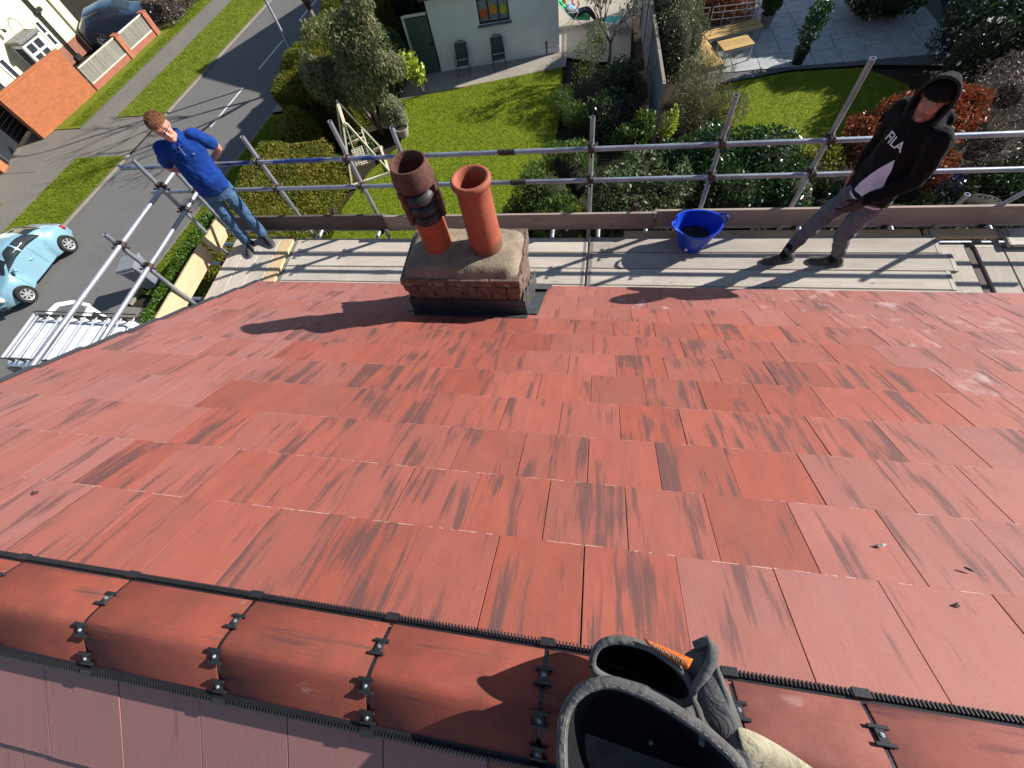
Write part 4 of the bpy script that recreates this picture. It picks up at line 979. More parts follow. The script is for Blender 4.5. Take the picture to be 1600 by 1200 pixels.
# ---- cream garden swing
M_CREAMP = simple('cream_paint', (0.62, 0.57, 0.41), 0.55, var=0.15, scale=8)
sg = thing('swing_seat', 'cream painted slatted garden swing seat by the hedge', 'swing', (-8.55, 13.45, G), R(-62))
def bar(par, name, p, r_, wd=0.06, th=0.045, mat=M_CREAMP):
    p, r_ = Vector(p), Vector(r_); L = (r_ - p).length; q = MB(); q.box((0, 0, 0), (L, th, wd)); o = q.build(name, mat, par, loc=(p + r_) / 2)
    o.rotation_mode = 'QUATERNION'; o.rotation_quaternion = (r_ - p).to_track_quat('X', 'Z'); return o
for s in (-1, 1):
    bar(sg, 'leg', (s * 0.80, -0.75, 0), (s * 0.62, -0.05, 2.0)); bar(sg, 'leg', (s * 0.80, 0.75, 0), (s * 0.62, 0.05, 2.0))
    bar(sg, 'cross_bar', (s * 0.72, -0.45, 0.85), (s * 0.72, 0.45, 0.85)); bar(sg, 'hanger', (s * 0.55, -0.2, 0.55), (s * 0.60, 0, 1.98), 0.03, 0.03)
    bar(sg, 'armrest', (s * 0.56, -0.30, 0.72), (s * 0.56, 0.30, 0.76), 0.05, 0.07); bar(sg, 'base_rail', (s * 0.80, -0.8, 0.05), (s * 0.80, 0.8, 0.05), 0.09, 0.09)
bar(sg, 'top_bar', (-0.74, 0, 2.03), (0.74, 0, 2.03), 0.10, 0.08)
for i in range(6): bar(sg, 'seat_slat', (-0.55, -0.27 + i * 0.092, 0.50), (0.55, -0.27 + i * 0.092, 0.50), 0.025, 0.07)
bar(sg, 'back_rail', (-0.55, 0.36, 1.02), (0.55, 0.36, 1.02), 0.06, 0.035); bar(sg, 'back_rail', (-0.55, 0.27, 0.55), (0.55, 0.27, 0.55), 0.06, 0.035)
for i in range(9): bar(sg, 'back_slat', (-0.48 + i * 0.12, 0.275, 0.56), (-0.48 + i * 0.12, 0.355, 1.0), 0.018, 0.045)
bar(sg, 'base_rail', (-0.8, 0.72, 0.06), (0.8, 0.72, 0.06), 0.08, 0.08)

# ---- pots, bins, odds and ends
def pot(label, loc, r, h, mat, name='plant_pot'):
    t = thing(name, label, 'pot', loc); q = MB(); q.lathe([(0.0, 0.0), (r * 0.72, 0.0), (r * 0.95, h * 0.86), (r * 1.08, h * 0.88), (r * 1.08, h), (r * 0.93, h), (r * 0.9, h * 0.85), (0.0, h * 0.85)], n=20); q.build('bowl', mat, t, smooth='auto')
    q = MB(); q.lathe([(0, h * 0.86 + 0.015), (r * 0.5, h * 0.86 + 0.01), (r * 0.9, h * 0.86)], n=16); q.build('compost', M_SOIL, t); return t
pot('small terracotta pot on the border by the stone slab', (-9.95, 11.15, G), 0.20, 0.30, M_TERRA)
pot('terracotta pot of pebbles at the foot of the swing', (-9.0, 12.35, G), 0.22, 0.22, M_TERRAOLD)
pot('pale stone pot under the variegated bush', (-7.55, 15.25, G), 0.26, 0.34, M_CONC)
sl = MB(); sl.box((0, 0, 0.05), (0.85, 0.55, 0.10)); st_ = sl.build('stone_slab', M_SLAB, bevel=0.01, loc=(-9.32, 11.2, G)); tag(st_, 'pale stone slab lying in the border by the lawn', 'slab'); st_.rotation_euler = (0, 0, 0.25)
wb = thing('wheelie_bin', 'grey wheelie bin standing on the verge by the road', 'bin', (-14.72, 7.85, G), R(200))
M_BIN = simple('grey_bin_plastic', (0.17, 0.19, 0.215), 0.5, var=0.15, scale=4)
q = MB(); q.rings([[(-0.22, -0.26, 0.06), (0.22, -0.26, 0.06), (0.22, 0.24, 0.06), (-0.22, 0.24, 0.06)], [(-0.29, -0.36, 0.98), (0.29, -0.36, 0.98), (0.29, 0.32, 0.98), (-0.29, 0.32, 0.98)]]); q.build('body', M_BIN, wb, bevel=0.02)
q = MB(); q.rings([[(-0.31, -0.40, 0.98), (0.31, -0.40, 0.98), (0.31, 0.36, 1.0), (-0.31, 0.36, 1.0)], [(-0.30, -0.38, 1.03), (0.30, -0.38, 1.03), (0.30, 0.34, 1.09), (-0.30, 0.34, 1.09)]]); q.build('lid', M_BIN, wb, bevel=0.015)
q = MB(); q.cyl((-0.25, 0.40, 1.0), (0.25, 0.40, 1.0), 0.02, None, 8); q.build('handle', M_BIN, wb)
for s in (-1, 1): q = MB(); q.cyl((s * 0.27, 0.28, 0.1), (s * 0.22, 0.28, 0.1), 0.1, None, 14); q.build('wheel', M_BLACK, wb)
sm = thing('garden_ornament', 'small grey hooded garden statue in the dark border', 'statue', (4.35, 11.45, G))
q = MB(); q.lathe([(0.0, 0), (0.17, 0.0), (0.15, 0.3), (0.10, 0.6), (0.11, 0.66), (0.06, 0.72), (0, 0.73)], n=14); q.build('robe', M_CONC, sm, smooth=True); q = MB(); q.ball((0, -0.01, 0.80), (0.075, 0.08, 0.10), 12, 8); q.build('head', M_TERRAOLD, sm, smooth=True)
# ================================================================== VEHICLES
def paint(name, col, flake=0.0, metal=0.0, rough=0.28):
    return simple(name, col, rough, metal=metal, var=0.06, scale=2, bstr=0.0, coat=1.0, spec=0.5)
M_TYRE = simple('tyre_rubber', (0.018, 0.018, 0.018), 0.85, var=0.3, scale=20)
M_HUB = simple('wheel_silver', (0.55, 0.55, 0.56), 0.35, metal=0.6, var=0.1)
M_DARKTRIM = simple('dark_trim', (0.02, 0.02, 0.022), 0.5, var=0.2)
M_CARGLASS = glass_mat('car_glass', (0.012, 0.016, 0.018))
M_RED = simple('red_lens', (0.35, 0.01, 0.01), 0.2, var=0.1)
class CarShape:
    """half-section surface: t 0 sill .. 0.5 belt .. 1 roof centre, stations along y (front = +y)"""
    def __init__(s, st, p=0.8, sill=0.2): s.st = st; s.p = p; s.sill = sill; s.fend = []
    def at(s, y):
        st = s.st
        y = max(st[0][0], min(st[-1][0], y))
        for a, b in zip(st, st[1:]):
            if a[0] <= y <= b[0]:
                k = (y - a[0]) / (b[0] - a[0]); k = k * k * (3 - 2 * k) * 0.35 + k * 0.65
                return [a[i] + (b[i] - a[i]) * k for i in range(1, len(a))]
    def pt(s, y, t, side=1, off=0.0):
        wb, zb, zt, ws = s.at(y)
        def f(t):
            if t < 0.5:
                k = t / 0.5; x = ws + (wb - ws) * math.sin(k * math.pi / 2) ** 0.8; z = s.sill + (zb - s.sill) * k
                for yw, r, amp in s.fend:
                    d = math.hypot((y - yw) / r, (z - 0.32) / (r * 1.15)); x += amp * max(0, 1 - d * d) ** 0.6 if d < 1 else 0
            else:
                th = (t - 0.5) / 0.5 * math.pi / 2; x = wb * max(0, math.cos(th)) ** s.p; z = zb + (zt - zb) * math.sin(th) ** s.p
                for yw, r, amp in s.fend:
                    d = math.hypot((y - yw) / r, (z - 0.32) / (r * 1.15)); x += amp * max(0, 1 - d * d) ** 0.6 if d < 1 and t < 0.75 else 0
            return x, z
        x, z = f(t)
        if off:
            x2, z2 = f(min(1, t + 0.01)); x1, z1 = f(max(0, t - 0.01)); nx, nz = z2 - z1, -(x2 - x1); l = math.hypot(nx, nz) or 1; x += off * nx / l; z += off * nz / l
        return (side * x, y, z)
    def patch(s, y0, y1, t0, t1, side, off, ny=12, nt=8, shape=None):
        q = MB(); rows = []
        for j in range(nt + 1):
            t = t0 + (t1 - t0) * j / nt; a, b = (y0, y1) if shape is None else shape(j / nt)
            rows.append([s.pt(a + (b - a) * i / ny, t, side, off) for i in range(ny + 1)])
        q.rings(rows, closed=False, caps=False); return q
    def body(s, n=56, m=26):
        q = MB(); y0, y1 = s.st[0][0], s.st[-1][0]; rg = []
        for i in range(n + 1):
            y = y0 + (y1 - y0) * i / n
            half = [s.pt(y, j / m) for j in range(m + 1)]
            ring = half + [(-x, yy, z) for x, yy, z in half[::-1][1:]]
            rg.append(ring)
        q.rings(rg); return q
def wheel(par, x, y, r, side, spokes=7):
    q = MB(); q.lathe([(r * 0.62, -0.10), (r * 0.9, -0.105), (r, -0.08), (r, 0.07), (r * 0.93, 0.095), (r * 0.66, 0.085), (r * 0.62, 0.05)], n=32, ax=(1, 0, 0)); w_ = q.build('wheel', M_TYRE, par, smooth='auto', loc=(x, y, r))
    if side < 0: w_.rotation_euler = (0, 0, math.pi)
    q = MB(); q.lathe([(0.0, 0.02), (r * 0.5, 0.02), (r * 0.64, 0.03)], n=32, ax=(1, 0, 0)); q.build('hub_shadow', M_DARKTRIM, w_)
    q = MB(); q.lathe([(r * 0.56, 0.06), (r * 0.655, 0.075), (r * 0.66, 0.06)], n=32, ax=(1, 0, 0)); q.lathe([(0, 0.085), (r * 0.16, 0.08), (r * 0.2, 0.05)], n=16, ax=(1, 0, 0))
    for k in range(spokes):
        t = 2 * math.pi * k / spokes; u = Vector((0, math.cos(t), math.sin(t)))
        q.box(u * (r * 0.37) + Vector((0.062, 0, 0)), (0.02, r * 0.44, r * 0.17), Euler((t, 0, 0)).to_matrix())
    q.build('rim', M_HUB, w_); return w_

# ---- rounded light blue hatchback parked across the road
car = thing('parked_car', 'rounded light blue two door car parked at the far kerb', 'car', (-20.22, 8.32, G - 0.06), R(180 - 2.5)); car.scale = (0.95, 0.93, 0.95)
M_BLUE = paint('pale_blue_paint', (0.22, 0.40, 0.49), metal=0.2)
cs = CarShape([(-2.03, 0.45, 0.45, 0.52, 0.42), (-1.95, 0.56, 0.55, 0.70, 0.52), (-1.55, 0.64, 0.72, 0.98, 0.66), (-1.05, 0.70, 0.84, 1.27, 0.72), (-0.35, 0.74, 0.90, 1.47, 0.76), (0.2, 0.75, 0.90, 1.48, 0.77), (0.7, 0.74, 0.89, 1.26, 0.76), (1.0, 0.70, 0.87, 0.985, 0.72), (1.5, 0.58, 0.74, 0.86, 0.62), (1.9, 0.48, 0.55, 0.66, 0.48), (2.02, 0.40, 0.44, 0.52, 0.38)], 0.62, 0.24)
cs.fend = [(-1.26, 0.62, 0.20), (1.26, 0.62, 0.22)]
body = cs.body(); body.build('body', M_BLUE, car, smooth=True)
for sd_ in (-1, 1):
    for yw in (-1.26, 1.26): wheel(car, sd_ * 0.885, yw, 0.325, sd_)
    cs.patch(-0.95, 0.15, 0.57, 0.80, sd_, 0.006, shape=lambda k: (-0.98 + 0.30 * k ** 1.5, -0.12)).build('side_window', M_CARGLASS, car, smooth=True)
    cs.patch(-0.05, 0.75, 0.57, 0.80, sd_, 0.006, shape=lambda k: (-0.06, 0.86 - 0.52 * k)).build('side_window', M_CARGLASS, car, smooth=True)
    for yl in (-0.30, 0.86): cs.patch(yl - 0.006, yl + 0.006, 0.06, 0.55, sd_, 0.003, 1, 10).build('door_gap', M_DARKTRIM, car)
    cs.patch(-0.95, 0.95, 0.02, 0.07, sd_, 0.010).build('sill_trim', M_BLUE, car)
    q = MB(); q.box((sd_ * 0.80, -0.05, 0.80), (0.03, 0.17, 0.03)); q.build('door_handle', M_BLUE, car, bevel=0.008)
    q = MB(); q.ball((sd_ * 0.90, 0.72, 0.99), (0.10, 0.06, 0.07), 12, 8); q.build('door_mirror', M_BLUE, car, smooth=True)
    q = MB(); q.ball((sd_ * 0.60, -1.82, 0.62), (0.10, 0.09, 0.11), 12, 8); q.build('tail_light', M_RED, car, smooth=True)
    q = MB(); q.ball((sd_ * 0.56, 1.80, 0.60), (0.11, 0.10, 0.11), 12, 8); q.build('headlight', M_UPVC, car, smooth=True)
for t0, y0, y1, nm in ((0.74, -1.30, -0.72, 'rear_window'), (0.70, 0.52, 0.98, 'windscreen')):
    for sd_ in (-1, 1): cs.patch(y0, y1, t0, 1.0, sd_, 0.006).build(nm, M_CARGLASS, car, smooth=True)
q = MB(); q.box((0, 2.03, 0.42), (0.52, 0.02, 0.11)); q.build('number_plate', M_UPVC, car)
q = MB(); q.box((0.52, 1.96, 0.33), (0.30, 0.10, 0.10)); q.box((-0.52, 1.96, 0.33), (0.30, 0.10, 0.10)); q.build('lower_grille', M_DARKTRIM, car, bevel=0.02)

# ---- white van with roof rack on the drive
van = thing('work_van', 'white work van with roof rack and side door open on the drive', 'van', (-13.9, 4.36, G), R(90)); van.scale = (0.92, 0.92, 1.0)
M_VAN = paint('white_van_paint', (0.70, 0.72, 0.73))
vsx = CarShape([(-2.30, 0.80, 1.15, 1.95, 0.78), (-2.22, 0.86, 1.20, 2.0, 0.86), (0.9, 0.88, 1.20, 2.02, 0.88), (1.25, 0.87, 1.16, 1.90, 0.88), (1.75, 0.84, 1.10, 1.30, 0.87), (2.35, 0.78, 0.88, 1.02, 0.82), (2.5, 0.66, 0.62, 0.72, 0.70)], 0.26, 0.25)
vsx.body(60, 30).build('body', M_VAN, van, smooth='auto')
for sd_ in (-1, 1):
    for yw in (-1.45, 1.62): wheel(van, sd_ * 0.80, yw, 0.32, sd_)
    vsx.patch(0.55, 1.25, 0.54, 0.68, sd_, 0.006).build('side_window', M_CARGLASS, van)
    vsx.patch(1.30, 1.72, 0.75, 1.0, sd_, 0.006).build('windscreen', M_CARGLASS, van)
    q = MB(); q.box((sd_ * 1.02, 1.30, 1.25), (0.14, 0.10, 0.24)); q.box((sd_ * 0.93, 1.30, 1.2), (0.12, 0.04, 0.04)); q.build('door_mirror', M_DARKTRIM, van, bevel=0.02)
for yl in (-1.5, -0.8, -0.1, 0.5):
    q = MB(); q.box((0, yl, 2.012), (1.35, 0.012, 0.006)); q.build('roof_seam', M_GREYROOF, van)
# open front door on the far side, seen edge on
q = MB(); dx, dy0 = 0.93, 0.98
fr = []
outer = [(0, 0.35), (0.95, 0.38), (0.98, 1.15), (0.80, 1.52), (0.45, 1.80), (0.05, 1.86)]
inner = [(0.10, 1.14), (0.86, 1.14), (0.70, 1.46), (0.42, 1.69), (0.10, 1.75)]
def dpt(u, z, k): return (dx + u * 0.97, dy0 + 0.06 * u + k, z)
for k in (0, 0.06): fr.append(None)
for (a, b) in zip(outer[2:], outer[3:]): q.path([dpt(*a, 0.03), dpt(*b, 0.03)], 0.062, 8)
q.path([dpt(0.04, 1.1, 0.03), dpt(0.04, 1.86, 0.03)], 0.04, 8); q.rings([[dpt(u, z, k) for u, z in ((0, 0.35), (0.95, 0.38), (0.99, 1.16), (0.0, 1.16))] for k in (0, 0.07)])
dr = q.build('door', M_VAN, van, smooth='auto')
q = MB(); q.add([dpt(u, z, 0.03) for u, z in inner], [(0, 1, 2, 3, 4)]); gm_ = bpy.data.materials.new('clear_glass'); gm_.use_nodes = True
bn_ = gm_.node_tree.nodes['Principled BSDF']; bn_.inputs['Base Color'].default_value = (0.75, 0.8, 0.78, 1); bn_.inputs['Transmission Weight'].default_value = 1.0; bn_.inputs['Roughness'].default_value = 0.02; bn_.inputs['IOR'].default_value = 1.05
q.build('door_glass', gm_, dr)
q = MB(); q.box(dpt(0.5, 0.75, -0.02), (0.7, 0.04, 0.5)); q.build('door_card', M_DARKTRIM, dr, bevel=0.01)
rk = thing('roof_rack', 'aluminium ladder rack with black rails on the white van roof', 'roof rack', (-13.28, 4.36, G + 2.02), R(90)); rk.scale = (0.92, 0.92, 1.0)
for sd_ in (-1, 1):
    q = MB(); q.path([(sd_ * 0.72, -2.15, 0.14), (sd_ * 0.72, 1.5, 0.14)], 0.028, 8); q.path([(sd_ * 0.78, -2.1, 0.24), (sd_ * 0.78, 1.45, 0.24)], 0.018, 8); q.build('side_rail', M_BLACKM, rk)
for i in range(9):
    y = -2.0 + i * 0.42; q = MB(); q.box((0, y, 0.155), (1.46, 0.045, 0.03)); q.build('cross_bar', M_ALU, rk, bevel=0.006)
    for sd_ in (-1, 1): q = MB(); q.box((sd_ * 0.72, y, 0.07), (0.05, 0.06, 0.16)); q.build('foot', M_BLACKM, rk)
q = MB(); q.cyl((-0.76, 1.48, 0.17), (0.76, 1.48, 0.17), 0.04, None, 12); q.build('roller', M_ALU, rk)

# ---- dark blue car in the far driveway
c2 = thing('parked_car', 'dark blue car on the drive behind the slatted fence', 'car', (-27.1, 25.9, G), R(-60))
cs2 = CarShape([(-2.0, 0.66, 0.55, 0.75, 0.66), (-1.9, 0.78, 0.70, 1.0, 0.76), (-1.3, 0.82, 0.86, 1.38, 0.82), (-0.4, 0.84, 0.88, 1.47, 0.84), (0.3, 0.84, 0.88, 1.42, 0.84), (0.95, 0.82, 0.86, 1.0, 0.82), (1.8, 0.74, 0.70, 0.80, 0.74), (2.0, 0.62, 0.5, 0.58, 0.62)], 0.5, 0.22)
cs2.body(40, 20).build('body', paint('dark_blue_paint', (0.03, 0.055, 0.10), metal=0.3), c2, smooth=True)
for sd_ in (-1, 1):
    for yw in (-1.25, 1.25): wheel(c2, sd_ * 0.76, yw, 0.31, sd_, 5)
    cs2.patch(-1.1, 0.55, 0.58, 0.82, sd_, 0.006).build('side_window', M_CARGLASS, c2); cs2.patch(0.35, 0.95, 0.72, 1.0, sd_, 0.006).build('windscreen', M_CARGLASS, c2, smooth=True)
# ================================================================== VEGETATION
def leaf_mat(name, cols, rough=0.45, spec=0.4, trans=0.25):
    mt, nt, b, out = nmat(name); cols = [tuple(x * 1.55 for x in c) for c in cols]
    at = nt.nodes.new('ShaderNodeAttribute'); at.attribute_name = 'rnd'
    n = len(cols); c = ramp(nt, at.outputs['Fac'], [(i / max(1, n - 1), cl) for i, cl in enumerate(cols)])
    cl = noise(nt, coords(nt, 'World'), 1.3, 5); c = mixc(nt, 0.5, c, ramp(nt, cl, [(0.3, tuple(x * 0.8 for x in cols[0])), (0.7, cols[-1])]))
    nt.links.new(c, b.inputs['Base Color']); b.inputs['Roughness'].default_value = rough; b.inputs['Specular IOR Level'].default_value = spec
    tr = nt.nodes.new('ShaderNodeBsdfTranslucent'); nt.links.new(c, tr.inputs['Color'])
    mx = nt.nodes.new('ShaderNodeMixShader'); mx.inputs[0].default_value = trans
    nt.links.new(b.outputs[0], mx.inputs[1]); nt.links.new(tr.outputs[0], mx.inputs[2]); nt.links.new(mx.outputs[0], out.inputs['Surface']); return mt
rng = np.random.default_rng(11)
def unit(n):
    v = rng.normal(size=(n, 3)); return v / np.linalg.norm(v, axis=1, keepdims=True)
def wob(p, f, ph):
    return (np.sin(p[:, 0] * f + ph) + np.sin(p[:, 1] * f * 1.13 + ph * 2.1) + np.sin(p[:, 2] * f * 0.93 + ph * 0.7) + np.sin((p[:, 0] + p[:, 1]) * f * 0.61 + ph * 1.7)) / 4
def leaves_mesh(name, pos, axis, length, width, mat, fold=0.0):
    n = len(pos); axis = axis / np.linalg.norm(axis, axis=1, keepdims=True)
    side = np.cross(axis, unit(n)); side /= np.linalg.norm(side, axis=1, keepdims=True) + 1e-9
    L = length * rng.uniform(0.65, 1.3, (n, 1)); Wd = width * rng.uniform(0.7, 1.25, (n, 1)); nn = np.cross(axis, side)
    V = np.empty((n, 4, 3)); V[:, 0] = pos - axis * L * 0.5; V[:, 1] = pos + side * Wd * 0.5 + nn * fold * Wd; V[:, 2] = pos + axis * L * 0.5; V[:, 3] = pos - side * Wd * 0.5 + nn * fold * Wd
    me = bpy.data.meshes.new(name); me.vertices.add(4 * n); me.vertices.foreach_set('co', V.reshape(-1))
    me.loops.add(4 * n); me.loops.foreach_set('vertex_index', np.arange(4 * n)); me.polygons.add(n)
    me.polygons.foreach_set('loop_start', np.arange(0, 4 * n, 4)); me.update(calc_edges=True)
    a = me.attributes.new('rnd', 'FLOAT', 'FACE'); a.data.foreach_set('value', rng.random(n).astype(np.float32))
    me.materials.append(mat); return me
def blob_points(blobs, n, surf=0.45, gap=0.0, gf=3.0):
    """points through a set of ellipsoids, denser to the outside, clumped"""
    wts = np.array([(b[1][0] * b[1][1] * b[1][2]) ** 0.67 for b in blobs]); idx = rng.choice(len(blobs), int(n * 1.6), p=wts / wts.sum())
    C = np.array([b[0] for b in blobs])[idx]; Rr = np.array([b[1] for b in blobs])[idx]
    d = unit(len(idx)); r = surf + (1.06 - surf) * rng.random((len(idx), 1)) ** 0.6
    p = C + d * Rr * r * (1 + 0.16 * wob(d * 3 + C, 2.3, 1.0)[:, None]); k = wob(p, gf, 0.4) + 0.35 * wob(p, gf * 2.7, 2.0)
    m_ = k > gap; return p[m_][:n], d[m_][:n]
M_BARK = simple('grey_bark', (0.17, 0.135, 0.10), 0.9, var=0.45, scale=10, bstr=0.6, stretch=(1, 1, 0.3))
M_TWIG = simple('pale_twig', (0.26, 0.21, 0.155), 0.85, var=0.35, scale=14)
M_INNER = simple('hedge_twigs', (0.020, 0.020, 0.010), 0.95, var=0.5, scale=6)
def trunk(par, pts, r0, r1, mat=None, name='trunk'):
    q = MB(); n = len(pts); q.path(pts, [r0 + (r1 - r0) * i / (n - 1) for i in range(n)], 8); return q.build(name, mat or M_BARK, par, smooth=True)
def bush(name, label, cat, base, blobs, n, ll, lw_, mat, group=None, stems=5, up=0.3, droop=0.0, surf=0.5, gap=-0.35, core=None, gf=3.0, rand=0.9, trunkpts=None):
    """leafy plant: stems from the base into each clump + leaf faces; blobs in world coordinates"""
    t = thing(name, label, cat, base, 0, group); B = Vector(base)
    p, d = blob_points(blobs, n, surf, gap, gf); ax = d * (0.5) + unit(len(p)) * rand + np.array([0, 0, up - droop])
    me = leaves_mesh('crown', p - np.array(base), ax, ll, lw_, mat); o = bpy.data.objects.new('crown', me); COL.objects.link(o); o.parent = t
    if trunkpts: trunk(t, [Vector(x) - B for x in trunkpts], trunkpts_r[0], trunkpts_r[1])
    q = MB()
    for b in blobs:
        for _ in range(stems):
            e = Vector(b[0]) - B + Vector([rng.uniform(-0.6, 0.6) * b[1][i] for i in range(3)])
            s = Vector((rng.uniform(-0.1, 0.1), rng.uniform(-0.1, 0.1), 0)) if not trunkpts else Vector(trunkpts[int(len(trunkpts) * 0.6)]) - B
            mid = (s + e) / 2 + Vector((rng.uniform(-.1, .1), rng.uniform(-.1, .1), 0.1)); q.path([s, mid, e], [0.022, 0.014, 0.006], 5)
    q.build('stems', M_TWIG if not trunkpts else M_BARK, t)
    if core:
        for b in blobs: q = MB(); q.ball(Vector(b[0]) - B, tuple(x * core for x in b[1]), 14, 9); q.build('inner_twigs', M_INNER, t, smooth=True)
    return t
trunkpts_r = (0.08, 0.03)
def hedge(name, label, lo, hi, n, ll, lw_, mat, bulge=0.16, cat='hedge', taper=0.12):
    """clipped hedge: dark twig core and a skin of leaf faces on top and sides"""
    lo, hi = np.array(lo), np.array(hi); c = (lo + hi) / 2; sz = hi - lo; t = thing(name, label, cat, (c[0], c[1], lo[2]))
    A = [sz[0] * sz[1] * 1.25, sz[0] * sz[2] * 0.8, sz[0] * sz[2] * 0.8, sz[1] * sz[2] * 0.8, sz[1] * sz[2] * 0.8]; f = rng.choice(5, n, p=np.array(A) / sum(A))
    u = rng.random((n, 3)); p = lo + u * sz; nn = np.zeros((n, 3))
    for k, (axi, side) in enumerate(((2, 1), (1, 0), (1, 1), (0, 0), (0, 1))):
        m_ = f == k; p[m_, axi] = (hi if side else lo)[axi]; nn[m_, axi] = 1 if side else -1
    e = 1 - np.abs((p - c) / (sz / 2)); corner = np.clip(1 - np.sort(e, axis=1)[:, 1] * 6, 0, 1)
    p -= nn * (corner[:, None] ** 2) * 0.14; p[:, :2] += (c[:2] - p[:, :2]) * (taper * (p[:, 2:3] - lo[2]) / sz[2]) * 0.6
    p += nn * (bulge * (wob(p, 2.1, 0.3) + 0.7 * wob(p, 5.3, 1.9)))[:, None] - nn * (rng.random((n, 1)) ** 2) * 0.20
    ax = nn * 0.75 + unit(n) * 0.8 + np.array([0, 0, 0.25])
    base = np.array([c[0], c[1], lo[2]])
    me = leaves_mesh('foliage', p - base, ax, ll, lw_, mat); o = bpy.data.objects.new('foliage', me); COL.objects.link(o); o.parent = t
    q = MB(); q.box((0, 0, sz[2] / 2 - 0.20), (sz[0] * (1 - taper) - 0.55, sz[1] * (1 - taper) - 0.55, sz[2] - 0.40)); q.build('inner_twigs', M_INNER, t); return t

L_PRIVET = leaf_mat('privet_leaves', [(0.045, 0.075, 0.006), (0.095, 0.130, 0.010), (0.16, 0.165, 0.016), (0.13, 0.085, 0.018)], 0.55, 0.25, 0.35)
L_CONIF = leaf_mat('conifer_hedge_sprays', [(0.03, 0.06, 0.006), (0.07, 0.10, 0.008), (0.12, 0.135, 0.012), (0.14, 0.105, 0.018)], 0.6, 0.2, 0.35)
L_LOWH = leaf_mat('low_hedge_leaves', [(0.022, 0.055, 0.006), (0.045, 0.095, 0.008), (0.08, 0.135, 0.012)])
L_EUC = leaf_mat('eucalyptus_leaves', [(0.050, 0.085, 0.018), (0.090, 0.130, 0.034), (0.145, 0.165, 0.070), (0.18, 0.15, 0.10)], 0.6, 0.25, 0.3)
L_LAUREL = leaf_mat('laurel_leaves', [(0.010, 0.030, 0.006), (0.020, 0.055, 0.010), (0.035, 0.080, 0.014)], 0.36, 0.5, 0.15)
L_EVER = leaf_mat('evergreen_leaves', [(0.008, 0.022, 0.006), (0.018, 0.040, 0.010), (0.04, 0.065, 0.014)], 0.3, 0.5, 0.12)
L_VARIEG = leaf_mat('variegated_leaves', [(0.11, 0.14, 0.06), (0.20, 0.22, 0.11), (0.30, 0.31, 0.20)])
L_LIME = leaf_mat('lime_leaves', [(0.13, 0.19, 0.012), (0.22, 0.28, 0.02), (0.30, 0.34, 0.04)])
L_OLIVE = leaf_mat('olive_shrub_leaves', [(0.03, 0.04, 0.014), (0.06, 0.075, 0.026), (0.10, 0.11, 0.045)])
L_SAGE = leaf_mat('sage_leaves', [(0.022, 0.042, 0.014), (0.045, 0.072, 0.024), (0.085, 0.105, 0.045)], 0.5, 0.3, 0.2)
L_DRY = leaf_mat('dry_stems', [(0.07, 0.055, 0.028), (0.13, 0.10, 0.05), (0.10, 0.11, 0.04)])
L_RED = leaf_mat('photinia_leaves', [(0.26, 0.024, 0.012), (0.36, 0.055, 0.02), (0.05, 0.05, 0.016), (0.28, 0.09, 0.025), (0.04, 0.045, 0.014)], 0.42, 0.4, 0.2)
L_REDGR = leaf_mat('red_grass_blades', [(0.14, 0.025, 0.014), (0.24, 0.06, 0.025), (0.34, 0.17, 0.08)])
L_BROWN = leaf_mat('brown_twig_ends', [(0.05, 0.034, 0.028), (0.095, 0.068, 0.056), (0.15, 0.12, 0.10)])
L_FERN = leaf_mat('fern_green', [(0.02, 0.045, 0.006), (0.045, 0.085, 0.010), (0.085, 0.13, 0.02)])
L_PURP = leaf_mat('purple_petals', [(0.10, 0.06, 0.25), (0.18, 0.10, 0.42)])
L_PETAL = leaf_mat('white_petals', [(0.5, 0.5, 0.46), (0.7, 0.7, 0.66)])
L_GRASSB = leaf_mat('grass_blades', [(0.080, 0.130, 0.006), (0.125, 0.175, 0.009), (0.19, 0.215, 0.020)], 0.6, 0.2, 0.45)

hedge('garden_hedge', 'yellow green clipped privet hedge below the left guard rails', (-11.6, 6.6, G), (-8.75, 12.9, -6.55), 85000, 0.085, 0.05, L_PRIVET)
hedge('conifer_hedge', 'taller olive green conifer hedge along the road behind the silver leaved tree', (-11.75, 14.4, G), (-9.2, 22.4, -6.1), 75000, 0.16, 0.045, L_CONIF, 0.30)
hedge('low_hedge', 'bright green low hedge between scaffold plank and wheelie bin', (-13.35, 5.2, G), (-11.3, 10.4, -7.35), 50000, 0.10, 0.036, L_LOWH, 0.14)
bush('rounded_shrub', 'small yellowish rounded shrub in the gap between the two long hedges', 'shrub', (-10.9, 14.0, G), [((-10.9, 14.05, -7.3), (0.75, 0.75, 0.85))], 7000, 0.08, 0.045, L_PRIVET, core=0.75)
